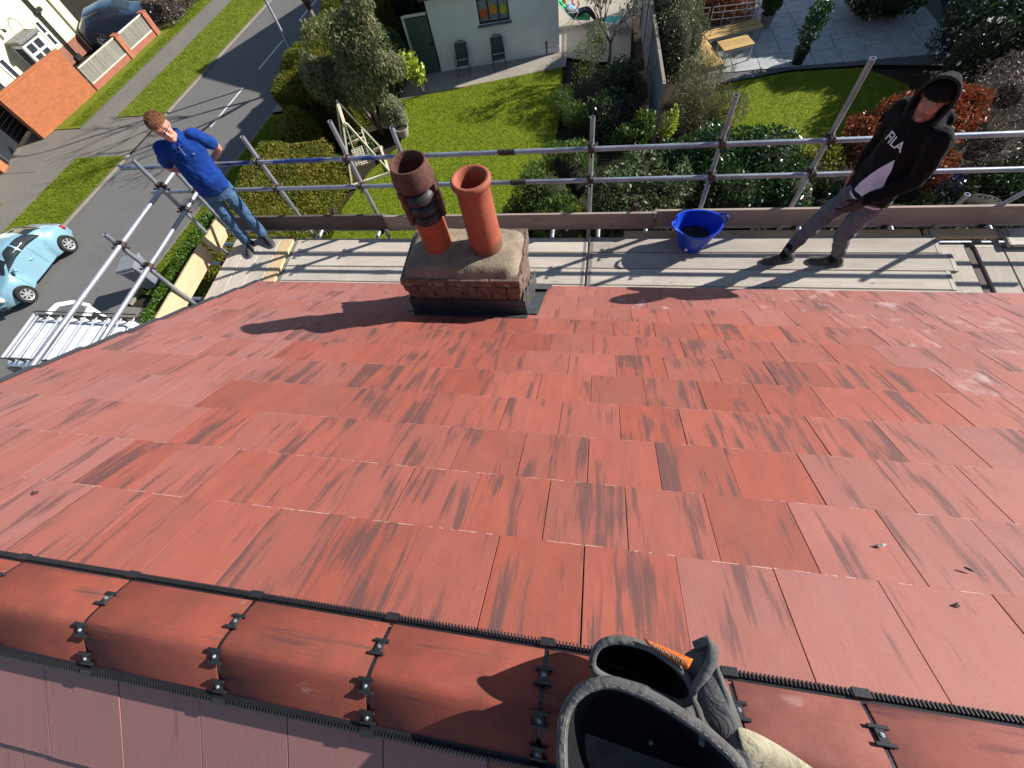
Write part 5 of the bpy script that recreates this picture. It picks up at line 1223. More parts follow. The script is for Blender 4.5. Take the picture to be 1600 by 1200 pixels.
# eucalyptus
trunkpts_r = (0.10, 0.035)
bush('silver_tree', 'slender silver leaved tree with drooping grey leaves beside the swing', 'tree', (-8.5, 15.4, G),
     [((-8.9, 15.3, -5.7), (0.95, 0.9, 0.75)), ((-7.9, 15.5, -5.0), (0.85, 0.8, 0.7)), ((-9.5, 15.6, -6.5), (0.8, 0.8, 0.75)), ((-8.1, 15.0, -6.1), (0.75, 0.7, 0.8)), ((-7.1, 15.6, -5.8), (0.55, 0.6, 0.65)), ((-9.9, 15.2, -5.9), (0.5, 0.6, 0.6)), ((-7.6, 15.6, -4.4), (0.5, 0.55, 0.5)), ((-8.7, 15.1, -5.1), (1.0, 0.9, 0.8)), ((-9.4, 15.1, -6.0), (0.95, 0.85, 0.85)), ((-7.5, 15.2, -5.5), (0.85, 0.75, 0.85)), ((-8.7, 14.9, -6.5), (0.8, 0.7, 0.7))],
     30000, 0.15, 0.042, L_EUC, stems=4, up=0, droop=0.75, surf=0.15, gap=-0.22, rand=0.75, trunkpts=[(-8.5, 15.4, G), (-8.45, 15.4, -7.4), (-8.25, 15.4, -6.4), (-8.0, 15.4, -5.3), (-7.8, 15.4, -4.5)])
trunk(bpy.data.objects['silver_tree'], [(0.02, 0, 0.1), (-0.35, 0.05, 0.9), (-0.5, 0.0, 1.3)], 0.07, 0.05); trunk(bpy.data.objects['silver_tree'], [(0.05, 0, 0.7), (-0.5, 0, 1.7), (-0.9, 0.1, 2.4)], 0.05, 0.02)
bush('lime_shrub', 'bright lime leaved young shrub in front of the green gate', 'shrub', (-7.35, 17.9, G), [((-7.45, 17.5, -7.0), (0.42, 0.4, 0.5)), ((-7.3, 17.6, -7.4), (0.38, 0.34, 0.4))], 420, 0.17, 0.13, L_LIME, stems=1, surf=0.1, gap=-0.6)
bush('variegated_bush', 'rounded variegated silver bush beside the swing', 'shrub', (-7.85, 15.75, G), [((-7.85, 15.75, -7.75), (0.52, 0.52, 0.55))], 6000, 0.06, 0.03, L_VARIEG, core=0.8, surf=0.8)
bush('border_shrub', 'dark leafy shrub in the shade behind the silver tree', 'shrub', (-8.9, 17.6, G), [((-8.9, 17.6, -7.5), (0.9, 0.9, 0.9)), ((-8.6, 18.7, -7.3), (0.7, 0.7, 1.0))], 9000, 0.10, 0.05, L_EVER, core=0.7)
bush('grass_clump', 'golden ornamental grass clump near the terracotta pot', 'plant', (-9.75, 11.9, G), [((-9.75, 11.9, -8.05), (0.38, 0.38, 0.35))], 1500, 0.34, 0.012, L_DRY, stems=0, up=0.8, surf=0.05, gap=-1, rand=0.5)
for i, (x, y, r) in enumerate(((-9.3, 12.1, 0.3), (-8.9, 14.4, 0.35), (-9.7, 13.3, 0.45))):
    bush('border_plant', ('low leafy border plant near the stone slab', 'low leafy border plant behind the swing', 'low leafy border plant between swing and hedge')[i], 'plant', (x, y, G), [((x, y, G + r * 0.6), (r, r, r * 0.8))], 1300, 0.09, 0.04, L_FERN, stems=3, gap=-0.5)
# planting below the scaffold, centre
bush('conifer_shrub', 'feathery green conifer shrub below the middle of the toe board', 'shrub', (-1.3, 10.2, G), [((-1.5, 10.1, -7.1), (0.95, 0.9, 1.0)), ((-0.9, 10.9, -7.0), (0.8, 0.8, 1.05)), ((-2.3, 9.5, -7.5), (0.7, 0.7, 0.7)), ((-1.0, 9.2, -7.2), (0.8, 0.7, 0.9))], 16000, 0.15, 0.025, L_FERN, core=0.72, up=0.5, surf=0.6, gap=-0.15)
bush('grey_leaved_shrub', 'grey green pointed leaf shrub beneath the rails left of blue tub', 'shrub', (0.9, 10.0, G), [((0.5, 9.9, -6.9), (0.9, 0.8, 0.9)), ((1.6, 10.2, -6.8), (0.8, 0.8, 0.9)), ((0.9, 9.2, -7.1), (1.1, 0.6, 0.8)), ((1.0, 10.9, -7.0), (0.7, 0.6, 0.8))], 7500, 0.15, 0.05, L_SAGE, stems=9, core=0.35, gap=-0.1, surf=0.4, droop=0.3)
bush('laurel_bush', 'large glossy dark green laurel bush behind the right rails', 'shrub', (3.6, 11.6, G), [((3.2, 11.7, -7.2), (1.1, 1.0, 0.9)), ((4.3, 11.5, -7.2), (1.0, 1.0, 0.85)), ((3.4, 10.5, -7.35), (1.2, 0.9, 0.85)), ((4.9, 10.5, -7.4), (0.8, 0.9, 0.75)), ((2.2, 11.6, -7.4), (0.8, 0.9, 0.8))], 15000, 0.135, 0.055, L_LAUREL, core=0.78, surf=0.7, gap=-0.4)
bush('yellow_shrub', 'small yellow leaved shrub at the near end of the garden fence', 'shrub', (1.95, 13.7, G), [((1.95, 13.75, -7.3), (0.32, 0.4, 0.5)), ((1.9, 14.2, -7.6), (0.3, 0.4, 0.4))], 1400, 0.09, 0.05, L_LIME, stems=4)
bush('ivy_clump', 'pale green climber on the shady side of the fence end', 'shrub', (0.6, 12.9, G), [((0.8, 12.8, -7.3), (0.55, 0.5, 0.5)), ((0.2, 12.3, -7.6), (0.5, 0.4, 0.4)), ((1.2, 13.2, -7.0), (0.35, 0.4, 0.4))], 3200, 0.10, 0.07, L_FERN, stems=5, gap=-0.2)
bush('dry_shrub', 'wispy olive and tan shrub at the patio corner', 'shrub', (3.3, 15.2, G), [((3.2, 15.6, -7.3), (0.85, 0.9, 0.9)), ((2.7, 14.6, -7.4), (0.7, 0.8, 0.8)), ((3.8, 14.8, -7.6), (0.7, 0.7, 0.6)), ((3.3, 16.6, -7.6), (0.6, 0.5, 0.6))], 14000, 0.17, 0.012, L_DRY, stems=14, surf=0.2, gap=-0.3, up=0.6)
bush('olive_shrub', 'dense olive green shrub against the right side of the fence', 'shrub', (2.3, 18.0, G), [((2.2, 17.4, -7.0), (0.75, 1.0, 1.2)), ((2.3, 18.8, -6.8), (0.85, 1.0, 1.3)), ((2.7, 18.0, -7.2), (0.7, 0.9, 0.9))], 15000, 0.08, 0.025, L_OLIVE, core=0.75, surf=0.65, gap=-0.3)
bush('sage_shrub', 'silvery grey shrub behind the slatted bench', 'shrub', (2.9, 19.9, G), [((2.7, 19.8, -6.9), (0.7, 0.8, 1.1)), ((2.1, 21.0, -6.6), (0.9, 1.0, 1.4))], 10000, 0.07, 0.03, L_SAGE, core=0.75, surf=0.65)
bush('red_grasses', 'red and straw ornamental grasses behind the metal railing', 'plant', (4.2, 21.3, G), [((3.4, 21.3, -7.6), (0.7, 0.7, 0.7)), ((4.3, 21.4, -7.5), (0.7, 0.7, 0.8)), ((5.1, 21.5, -7.6), (0.6, 0.7, 0.7))], 6500, 0.30, 0.03, L_REDGR, stems=3, up=0.9, surf=0.1, gap=-0.5, rand=0.6)
# topiary ball in pot, standard shrub in pot
tp = pot('pale pot with a clipped box ball by the railing', (5.95, 20.9, G), 0.24, 0.42, M_CONC)
bush('box_ball', 'clipped green box ball standing in a pale pot', 'plant', (5.95, 20.9, G + 0.40), [((5.95, 20.9, G + 0.80), (0.33, 0.33, 0.35))], 3500, 0.05, 0.03, L_FERN, core=0.86, surf=0.85, stems=1, gap=-1)
pot('dark tall pot on the shaded patio edge', (6.70, 18.25, G), 0.24, 0.5, M_DARKTRIM)
bush('potted_shrub', 'upright glossy shrub growing in the tall dark patio pot', 'plant', (6.70, 18.25, G + 0.48), [((6.72, 18.3, G + 1.0), (0.34, 0.34, 0.5)), ((6.78, 18.3, G + 1.5), (0.36, 0.36, 0.4))], 900, 0.14, 0.06, L_LAUREL, stems=5, gap=-0.6, surf=0.3)
# right side
bush('photinia_shrub', 'red leaved shrub behind the person in the black hoodie', 'shrub', (8.0, 12.4, G), [((6.9, 12.3, -7.2), (0.6, 0.6, 0.7)), ((7.6, 12.5, -6.85), (0.6, 0.6, 0.7)), ((8.5, 12.2, -6.9), (0.65, 0.7, 0.75)), ((9.1, 12.6, -6.85), (0.6, 0.6, 0.75)), ((8.2, 11.4, -7.4), (0.8, 0.6, 0.55))], 8000, 0.12, 0.055, L_RED, stems=8, core=0.6, gap=-0.2)
bush('brown_twiggy_shrub', 'bare brown twiggy shrub at the right edge beyond the rails', 'shrub', (10.4, 13.0, G), [((10.3, 13.2, -6.7), (1.0, 1.0, 1.0)), ((11.2, 12.8, -6.8), (0.9, 1.0, 0.9)), ((10.0, 12.0, -7.2), (0.8, 0.8, 0.7))], 15000, 0.10, 0.012, L_BROWN, stems=14, surf=0.25, gap=-0.3, core=0.3)
fw = bush('flowering_evergreen', 'dark evergreen dotted with white blossom at top right', 'tree', (10.9, 16.3, G), [((10.6, 15.8, -7.0), (0.9, 0.9, 1.1)), ((11.5, 16.6, -6.7), (1.2, 1.1, 1.3)), ((11.0, 17.4, -7.1), (0.9, 0.9, 1.0)), ((11.8, 15.2, -6.9), (1.0, 0.9, 1.0)), ((12.2, 17.6, -6.6), (1.0, 1.0, 1.3))], 12000, 0.13, 0.05, L_EVER, core=0.75, surf=0.7)
p_, d_ = blob_points([((10.6, 15.8, -7.0), (0.9, 0.9, 1.1)), ((11.5, 16.6, -6.7), (1.2, 1.1, 1.3)), ((11.0, 17.4, -7.1), (0.9, 0.9, 1.0)), ((11.8, 15.2, -6.9), (1.0, 0.9, 1.0)), ((12.2, 17.6, -6.6), (1.0, 1.0, 1.3))], 420, 0.95, -1)
o = bpy.data.objects.new('blossom', leaves_mesh('blossom', p_ - np.array((10.9, 16.3, G)), d_ + unit(len(p_)), 0.11, 0.085, L_PETAL)); COL.objects.link(o); o.parent = fw
bush('shade_ground_cover', 'dark ground cover below the right hand rails', 'plant', (7.4, 10.4, G), [((6.2, 10.6, -7.9), (1.0, 0.9, 0.45)), ((7.8, 10.2, -7.9), (1.1, 0.9, 0.45)), ((9.6, 10.4, -7.8), (1.2, 1.0, 0.5)), ((7.0, 9.2, -7.9), (1.2, 0.8, 0.4)), ((9.0, 9.2, -7.9), (1.2, 0.8, 0.4)), ((11.2, 10.4, -7.8), (1.0, 1.1, 0.5)), ((10.4, 11.6, -7.7), (1.0, 0.8, 0.5)), ((11.8, 11.9, -7.6), (1.1, 1.0, 0.6)), ((9.8, 13.6, -7.8), (0.9, 0.8, 0.4))], 24000, 0.14, 0.035, L_EVER, stems=2, core=0.45)
bush('purple_flowers', 'small clump of purple flowers in the shaded bed', 'plant', (9.15, 11.2, G), [((9.15, 11.2, -7.75), (0.36, 0.3, 0.22))], 300, 0.07, 0.06, L_PURP, stems=6, gap=-1)
bush('fuchsia_shrub', 'small leafy shrub right of the laurel bush', 'shrub', (5.9, 11.6, G), [((5.9, 11.7, -7.5), (0.6, 0.6, 0.65)), ((5.6, 12.5, -7.6), (0.5, 0.5, 0.5))], 3000, 0.08, 0.045, L_PRIVET, stems=5)
# low evergreen, then unseen tall trees added to throw shade over patio and lawn
trunkpts_r = (0.22, 0.07)
for i, (x, y, h, rr_, lab) in enumerate(((9.7, 21.0, 2.3, 1.25, 'low dark evergreen on the shaded patio at the top right'), (15.6, 24.6, 6.4, 2.3, 'unseen tall dark evergreen tree beyond the right edge of the patio'), (18.2, 26.6, 7.6, 2.6, 'unseen tallest dark evergreen tree far beyond the patio'), (13.2, 23.9, 4.6, 1.7, 'unseen dark evergreen tree at the far right corner of the patio'), (14.6, 21.0, 4.9, 1.55, 'unseen dark evergreen tree beyond the right edge, nearest the blossoming evergreen'))):
    z = G + h
    bush('evergreen_tree', lab, 'tree', (x, y, G), [((x, y, z - h * 0.62), (rr_, rr_, h * 0.33)), ((x + 0.4, y - 0.3, z - h * 0.32), (rr_ * 0.85, rr_ * 0.85, h * 0.3)), ((x - 0.2, y + 0.2, z - h * 0.1), (rr_ * 0.6, rr_ * 0.6, h * 0.2))], 13000, 0.22, 0.08, L_EVER, 'tall evergreens beyond the patio', stems=4, core=0.8, trunkpts=[(x, y, G), (x, y, G + h * 0.3), (x, y, G + h * 0.6), (x, y, z - 0.4)])
# bare branched tree near the loungers
bt = thing('bare_tree', 'small gnarled bare branched tree near the turquoise lounger', 'tree', (0.05, 18.55, G))
q = MB(); brr = random.Random(5); tips = []
def grow(p, d, L, r, depth):
    e = p + d * L; mid = (p + e) / 2 + Vector((brr.uniform(-.12, .12), brr.uniform(-.12, .12), brr.uniform(-.03, .08))) * L
    q.path([p, mid, e], [r, r * 0.85, r * 0.66], 6)
    if depth == 0: tips.append(e); return
    for _ in range(3 if depth > 1 else 3):
        nd_ = (d + Vector((brr.uniform(-.9, .9), brr.uniform(-.9, .9), brr.uniform(-.15, .55)))).normalized(); grow(e, nd_, L * brr.uniform(0.62, 0.85), r * 0.6, depth - 1)
grow(Vector((0, 0, 0)), Vector((0.05, 0.05, 1)).normalized(), 0.95, 0.075, 4)
q.build('branches', simple('pale_bare_bark', (0.20, 0.165, 0.135), 0.9, var=0.4, scale=15), bt, smooth=True)
tp_ = np.array([tuple(t) for t in tips]); tp_ = np.repeat(tp_, 14, axis=0) + rng.normal(size=(len(tips) * 14, 3)) * 0.13
o = bpy.data.objects.new('buds', leaves_mesh('buds', tp_, unit(len(tp_)) + np.array([0, 0, .6]), 0.09, 0.045, L_SAGE)); COL.objects.link(o); o.parent = bt
bush('leggy_shrub', 'leggy sparse shrub at the corner of the shaded lawn', 'shrub', (-0.6, 17.2, G), [((-0.7, 17.1, -7.3), (0.5, 0.55, 0.8)), ((-0.4, 17.9, -6.9), (0.4, 0.4, 0.6))], 1500, 0.09, 0.035, L_FERN, stems=7, surf=0.1)
bush('lavender_mound', 'low grey green mound at the right corner of the lawn', 'shrub', (-1.35, 16.1, G), [((-1.35, 16.1, -7.85), (0.55, 0.6, 0.45)), ((-1.0, 15.3, -7.9), (0.5, 0.5, 0.4))], 5000, 0.13, 0.014, L_FERN, up=0.7, stems=2, surf=0.3)
bush('weigela_shrub', 'rounded dark shrub in the deep shade below the fence', 'shrub', (0.2, 15.0, G), [((0.2, 15.0, -7.75), (0.9, 1.1, 0.6)), ((0.5, 16.6, -7.6), (0.7, 0.8, 0.7))], 6000, 0.09, 0.045, L_EVER, core=0.7)
# hedge and trees across the road, and beyond the white house
hedge('ragged_hedge', 'ragged grey brown hedge beyond the slatted fence across the road', (-25.6, 25.9, G), (-23.9, 36, -7.1), 16000, 0.16, 0.05, L_BROWN, 0.2)
for i, (x, y, h) in enumerate(((-11.9, 24.9, 4.2), (-9.6, 23.6, 2.6))):
    bush('dark_shrub', ('dark bushy tree at the road edge beyond the street lamp', 'dark shrub behind the conifer hedge beside the white house')[i], 'tree', (x, y, G), [((x, y, G + h * 0.5), (1.3, 1.5, h * 0.5)), ((x + 0.3, y + 1.0, G + h * 0.4), (1.2, 1.2, h * 0.4))], 8000, 0.13, 0.05, L_EVER, core=0.75)
# unseen street trees whose bare branches stripe the road lie beyond the frame; one stands just outside it
st2 = thing('street_tree', 'bare street tree rising out of the conifer hedge by the road', 'tree', (-11.9, 20.4, G))
q = MB(); tips = []; brr = random.Random(9); grow(Vector((0, 0, 0)), Vector((-0.06, -0.1, 1)).normalized(), 2.3, 0.13, 4); q.build('branches', M_BARK, st2, smooth=True)
# ---- grass tufts: blades standing on lawns and verges
def in_poly(px, py, poly):
    inside = np.zeros(len(px), bool); n = len(poly)
    for i in range(n):
        x1, y1 = poly[i]; x2, y2 = poly[(i + 1) % n]; c_ = ((y1 > py) != (y2 > py)) & (px < (x2 - x1) * (py - y1) / (y2 - y1 + 1e-12) + x1); inside ^= c_
    return inside
def grass(polys, n, h, wd, z, label):
    P = []
    for poly in polys:
        a = np.array(poly); lo, hi = a.min(0), a.max(0); pts = lo + rng.random((n * 2, 2)) * (hi - lo); m_ = in_poly(pts[:, 0], pts[:, 1], poly); P.append(pts[m_][:n])
    P = np.concatenate(P); pos = np.column_stack([P, np.full(len(P), z + h * 0.35)]); ax = unit(len(P)) * 0.9 + np.array([0, 0, 0.5])
    o = bpy.data.objects.new('grass', leaves_mesh('grass', pos, ax, h, wd, L_GRASSB)); COL.objects.link(o); tag(o, label, 'grass', kind='stuff')
lawnA = [(-8.3, 17.6), (-1.75, 19.15), (-1.55, 16.6), (-1.7, 13.4), (-0.5, 11.0), (-0.3, 8.5), (-9.6, 8.5), (-8.9, 11.2), (-8.4, 13.2), (-7.6, 14.6), (-7.55, 15.6)]
lawnB = [(3.6, 17.0), (4.5, 17.35), (6.4, 17.75), (8.7, 17.75), (9.8, 16.6), (9.6, 14.2), (8.3, 13.2), (6.2, 13.2), (4.6, 13.8), (3.7, 15.4)]
grass([lawnA], 80000, 0.06, 0.014, G + 0.006, 'short mown grass of the lawn below the white house'); grass([lawnB], 26000, 0.055, 0.014, G + 0.006, 'short mown grass of the lawn by the patio')
vA = [(kx(17.8) - 2.7, 17.8), (kx(17.8) - .15, 17.8), (kx(34) - .15, 34), (kx(34) - 2.7, 34)]; vB = [(kx(7.8) - 2.7, 7.8), (kx(7.8) - .15, 7.8), (kx(14.7) - .15, 14.7), (kx(14.7) - 2.7, 14.7)]
vC = [(kx(17.2) - 5.1, 17.2), (kx(17.2) - 4.4, 17.2), (kx(34) - 4.4, 34), (kx(34) - 5.1, 34)]; vD = [(rx(7.5) + .15, 7.5), (rx(7.5) + 1.5, 7.5), (rx(17) + 1.5, 17), (rx(17) + .15, 17)]
grass([vA, vB, vC, vD], 13000, 0.10, 0.022, G + 0.012, 'rougher grass of the roadside verges')
# ================================================================== PEOPLE
def skin_mat(name, c):
    mt = simple(name, c, 0.5, var=0.14, scale=18, bstr=0.1, spec=0.4); b = mt.node_tree.nodes['Principled BSDF']
    b.inputs['Subsurface Weight'].default_value = 0.12; b.inputs['Subsurface Radius'].default_value = (0.02, 0.008, 0.004); return mt
M_SKIN1 = skin_mat('fair_skin', (0.56, 0.27, 0.20)); M_SKIN2 = skin_mat('tanned_skin', (0.40, 0.19, 0.135))
def cloth_mat(name, c, wr=9, var=0.2, rough=0.9, bstr=0.6):
    mt, nt, b, out = nmat(name); v = coords(nt); n1 = noise(nt, v, wr, 4, 0.55, 0.8); n2 = noise(nt, v, 260, 2)
    cc = ramp(nt, n1, [(0.3, tuple(x * (1 - var) for x in c)), (0.7, tuple(min(1, x * (1 + var)) for x in c))])
    cc = mixc(nt, 0.2, cc, ramp(nt, n2, [(0.3, tuple(x * 0.6 for x in c)), (0.7, tuple(min(1, x * 1.4) for x in c))])); nt.links.new(cc, b.inputs['Base Color'])
    b.inputs['Roughness'].default_value = rough; b.inputs['Specular IOR Level'].default_value = 0.15; b.inputs['Sheen Weight'].default_value = 0.03
    bump(nt, b, n1, bstr, 0.03); return mt
def ell(c, rx, ry, n=18, p=1.0, tilt=None):
    out = []
    for k in range(n):
        t = 2 * math.pi * k / n; ca, sa = math.cos(t), math.sin(t)
        v = Vector((rx * math.copysign(abs(ca) ** p, ca), ry * math.copysign(abs(sa) ** p, sa), 0))
        if tilt is not None: v = tilt @ v
        out.append(tuple(Vector(c) + v))
    return out
def limb(q, pts, rad, n=12):
    """smooth tapered limb through joints with round ends"""
    P = [Vector(p) for p in pts]; pp = []; rr2 = []
    for i in range(len(P) - 1):
        for k in range(5):
            s = k / 5; pp.append(P[i].lerp(P[i + 1], s)); rr2.append(rad[i] + (rad[i + 1] - rad[i]) * s)
    pp.append(P[-1]); rr2.append(rad[-1])
    for _ in range(2): pp = [pp[0]] + [(pp[i - 1] + pp[i] * 2 + pp[i + 1]) / 4 for i in range(1, len(pp) - 1)] + [pp[-1]]
    q.path(pp, rr2, n); q.ball(pp[0], rr2[0] * 0.99, n, 8); q.ball(pp[-1], rr2[-1] * 0.99, n, 8)
def fuse(o, vox, it=6, fac=0.5, disp=0.0, dscale=0.12):
    m = o.modifiers.new('fuse', 'REMESH'); m.mode = 'VOXEL'; m.voxel_size = vox; m.use_smooth_shade = True
    s = o.modifiers.new('smooth', 'SMOOTH'); s.iterations = it; s.factor = fac
    if disp:
        tx = bpy.data.textures.new(o.name + '_folds', 'CLOUDS'); tx.noise_scale = dscale; tx.noise_depth = 1
        d = o.modifiers.new('folds', 'DISPLACE'); d.texture = tx; d.strength = disp; d.mid_level = 0.5; d.texture_coords = 'LOCAL'
    return o
def head_pts(q, M):
    lv = [(0.0, .026, -.088, -.035), (0.012, .040, -.096, -.015), (.035, .054, -.098, .02), (.065, .064, -.094, .05), (.10, .071, -.089, .082), (.135, .075, -.090, .096), (.165, .0755, -.089, .099), (.195, .069, -.076, .09), (.218, .052, -.05, .068), (.235, .02, -.012, .028)]
    rg = []
    for z, wd, f, b in lv: rg.append([tuple(M @ Vector(p)) for p in ell((0, (f + b) / 2, z), wd, (b - f) / 2, 20, 0.86)])
    q.rings(rg)
    q.path([M @ Vector(p) for p in ((0, -.088, .128), (0, -.101, .108), (0, -.116, .083), (0, -.104, .074))], [.010, .011, .0145, .012], 8)
    for s in (-1, 1):
        q.ball(M @ Vector((s * .078, .012, .11)), (.012, .02, .032), 8, 6, rot=M.to_3x3()); q.ball(M @ Vector((s * .034, -.082, .085)), (.026, .016, .022), 8, 6, rot=M.to_3x3()); q.ball(M @ Vector((s * .03, -.084, .143)), (.030, .012, .010), 8, 6, rot=M.to_3x3())
    q.ball(M @ Vector((0, -.094, .012)), (.022, .014, .016), 8, 6, rot=M.to_3x3())
    q.ball(M @ Vector((0, -.097, .048)), (.026, .010, .013), 8, 6, rot=M.to_3x3())
def hand(q, wrist, d, palm_n, curl=0.5, side=1, s=1.0):
    """palm and five separate curled fingers; d = direction of fingers, palm_n = palm normal"""
    d = Vector(d).normalized(); n = Vector(palm_n); n = (n - d * n.dot(d)).normalized(); u = d.cross(n) * side; w = Vector(wrist)
    for k in range(-2, 3): q.path([w + u * (k * 0.014 * s), w + d * 0.05 * s + u * (k * 0.018 * s), w + d * 0.095 * s + u * (k * 0.0185 * s)], [0.016 * s, 0.0165 * s, 0.013 * s], 8)
    for k, L in ((-1.5, 0.062), (-0.5, 0.078), (0.5, 0.084), (1.5, 0.076)):
        p = w + d * 0.095 * s + u * (k * 0.021 * s); a = d.copy(); pts = [p - d * 0.02 * s, p]
        for j, f in enumerate((0.42, 0.32, 0.26)):
            ang = curl * (0.55 + 0.5 * j); a = (d * math.cos(ang) + n * math.sin(ang)).normalized(); p = p + a * (L * f * s); pts.append(p)
        q.path(pts, [0.010 * s, 0.0095 * s, 0.009 * s, 0.0085 * s, 0.007 * s], 8)
    b = w + d * 0.028 * s + u * (0.030 * s); q.path([b, b + (u * 0.7 + d * 0.6 + n * 0.3) * 0.035 * s, b + (u * 0.75 + d * 1.3 + n * 0.7) * 0.045 * s], [0.0135 * s, 0.0115 * s, 0.008 * s], 8)
def face_parts(t, M, brow, lip, eyecol=(0.02, 0.03, 0.04)):
    for s in (-1, 1):
        q = MB(); q.ball(M @ Vector((s * .031, -.0885, .118)), (.0125, .004, .0045), 10, 6, rot=M.to_3x3()); e = q.build('eye', simple('shaded_eye_white', (0.34, 0.29, 0.26), 0.5, var=0.1), t, smooth=True)  # whites darkened: shade over the eyes is put into their colour
        q = MB(); q.ball(M @ Vector((s * .031, -.0925, .118)), (.0052, .0025, .0046), 8, 6, rot=M.to_3x3()); q.build('iris', simple('iris', eyecol, 0.2), e, smooth=True)
        q = MB(); q.path([M @ Vector((s * .012, -.0975, .136)), M @ Vector((s * .03, -.0985, .141)), M @ Vector((s * .048, -.088, .136))], [.0035, .0048, .003], 6); q.build('eyebrow', brow, t)
    q = MB(); q.path([M @ Vector(p) for p in ((-.024, -.099, .046), (-.008, -.1075, .050), (0, -.1085, .049), (.008, -.1075, .050), (.024, -.099, .046))], [.002, .0052, .0055, .0052, .002], 6); q.build('lips', lip, t)
def shoe(t, M, mat, sole):
    q = MB(); rg = []
    for y, wd, h in ((0.085, .028, .05), (0.07, .036, .085), (0.03, .040, .105), (-0.03, .042, .098), (-0.09, .047, .070), (-0.145, .047, .055), (-0.185, .036, .045), (-0.205, .016, .03)):
        rg.append([tuple(M @ Vector((wd * math.cos(a) * (1.0 if math.sin(a) < 0.3 else 0.8), y, 0.018 + max(0, math.sin(a)) * (h - 0.018) if math.sin(a) > 0 else 0.018))) for a in np.linspace(0, 2 * math.pi, 14, endpoint=False)])
    q.rings(rg); s_ = q.build('shoe', mat, t, smooth='auto'); s_.modifiers.new('s', 'SUBSURF').render_levels = 1
    q = MB(); rg = []
    for z in (0.0, 0.022): rg.append([tuple(M @ Vector((x, y, z))) for x, y in [(wd * sg, y) for sg, seq in ((1, ((0.095, .026), (0.07, .040), (0, .044), (-0.09, .051), (-0.15, .050), (-0.195, .036), (-0.215, .015))), (-1, ((-0.215, .015), (-0.195, .036), (-0.15, .050), (-0.09, .051), (0, .044), (0.07, .040), (0.095, .026)))) for y, wd in seq]])
    q.rings(rg); q.build('sole', sole, s_)

# ---------------- person in the blue polo shirt
P1 = thing('person', 'person in royal blue polo shirt and jeans, hands behind back, at scaffold corner', 'person', (-4.45, 3.80, DK + 0.012), R(34))
lean = Vector((0.055, 0.0, 0))
def lz(p): p = Vector(p); return p + lean * max(0, p.z - 0.1)
M1 = Matrix.Translation(lz((0, -0.045, 1.485))) @ Euler((R(4), R(-9), R(12))).to_matrix().to_4x4()
q = MB(); head_pts(q, M1)
limb(q, [lz((0, 0.015, 1.40)), M1 @ Vector((0, 0.0, 0.05))], [.062, .056])
q.rings([ell(lz((0, 0.01, z)), a, b) for z, a, b in ((.86, .14, .10), (1.05, .135, .10), (1.25, .15, .095), (1.38, .15, .08), (1.43, .09, .06))])
ARM = {}
for s in (-1, 1):
    sh, el_, wr = lz((s * .185, .015, 1.405)), lz((s * .305, .125, 1.15)), lz((s * .055, .215 + .02 * (s < 0), 1.005 - .03 * (s < 0)))
    ARM[s] = (sh, el_, wr); limb(q, [sh, el_, wr], [.050, .041, .028])
    hand(q, wr, (-s * 0.9, 0.05, -0.35), (0, 1, 0.1), 0.6, s)
    limb(q, [lz((s * .09, .01, .90)), lz((s * .10, -.01, .5)), lz((s * .115, .02, .08))], [.07, .05, .035])
fuse(q.build('body', M_SKIN1, P1), 0.0065, 5)
M_HAIR1 = simple('ginger_hair', (0.29, 0.13, 0.055), 0.6, var=0.45, scale=40, stretch=(1, 1, 0.3))
face_parts(P1, M1, M_HAIR1, simple('lip_1', (0.45, 0.16, 0.14), 0.5))
# hair: scalp cap plus strand clumps swept over
q = MB(); rg = []
for z, wd, f, b in ((.11, .079, .0, .088), (.135, .082, -.03, .106), (.165, .083, -.085, .110), (.19, .079, -.098, .104), (.215, .066, -.088, .088), (.24, .045, -.06, .062), (.252, .018, -.02, .026)):
    rg.append([tuple(M1 @ Vector(p)) for p in ell((0, (f + b) / 2, z), wd, (b - f) / 2, 20, 0.9)])
q.rings(rg); hr = q.build('hair', M_HAIR1, P1, smooth=True)
hq = MB(); hr_ = random.Random(2)
for k in range(1700):
    a = hr_.uniform(0, 2 * math.pi); z = hr_.uniform(0.0, 1.0) ** 0.8; ww = math.cos(z * 1.35)
    x, y, zz = .081 * ww * math.cos(a), .008 + .1 * ww * math.sin(a), .155 + .092 * math.sin(z * 1.5)
    if y < -0.03 and zz < 0.175: continue
    p = Vector((x, y, zz)); nrm = Vector((x / .08, (y - .01) / .1, (zz - .15) / .09)).normalized(); tn = (Vector((0.35, -0.75, -0.15)) + Vector((hr_.uniform(-.5, .5), hr_.uniform(-.4, .4), hr_.uniform(-.4, .4)))).normalized(); tn = (tn - nrm * tn.dot(nrm) * 0.8).normalized(); L = hr_.uniform(.025, .055)
    hq.path([M1 @ (p - nrm * .004), M1 @ (p + nrm * hr_.uniform(.008, .018) + tn * L * .5), M1 @ (p + nrm * hr_.uniform(.004, .016) + tn * L)], [.0019, .0016, .0005], 4, caps=False)
hq.build('hair_strands', M_HAIR1, hr, fixn=False)
M_SPEC = simple('dark_frames', (0.03, 0.02, 0.03), 0.3)
gq = MB()
for s in (-1, 1):
    pts = [M1 @ Vector((s * .033 + .023 * math.cos(a), -.103 + .004 * abs(math.cos(a)), .114 + .0165 * math.sin(a))) for a in np.linspace(0, 2 * math.pi, 17)]
    gq.path(pts, .0024, 6); gq.path([M1 @ Vector((s * .056, -.099, .120)), M1 @ Vector((s * .077, -.05, .122)), M1 @ Vector((s * .079, .01, .122))], .0022, 6)
gq.path([M1 @ Vector((-.011, -.106, .116)), M1 @ Vector((0, -.109, .119)), M1 @ Vector((.011, -.106, .116))], .0022, 6); gq.build('glasses', M_SPEC, P1, fixn=False)
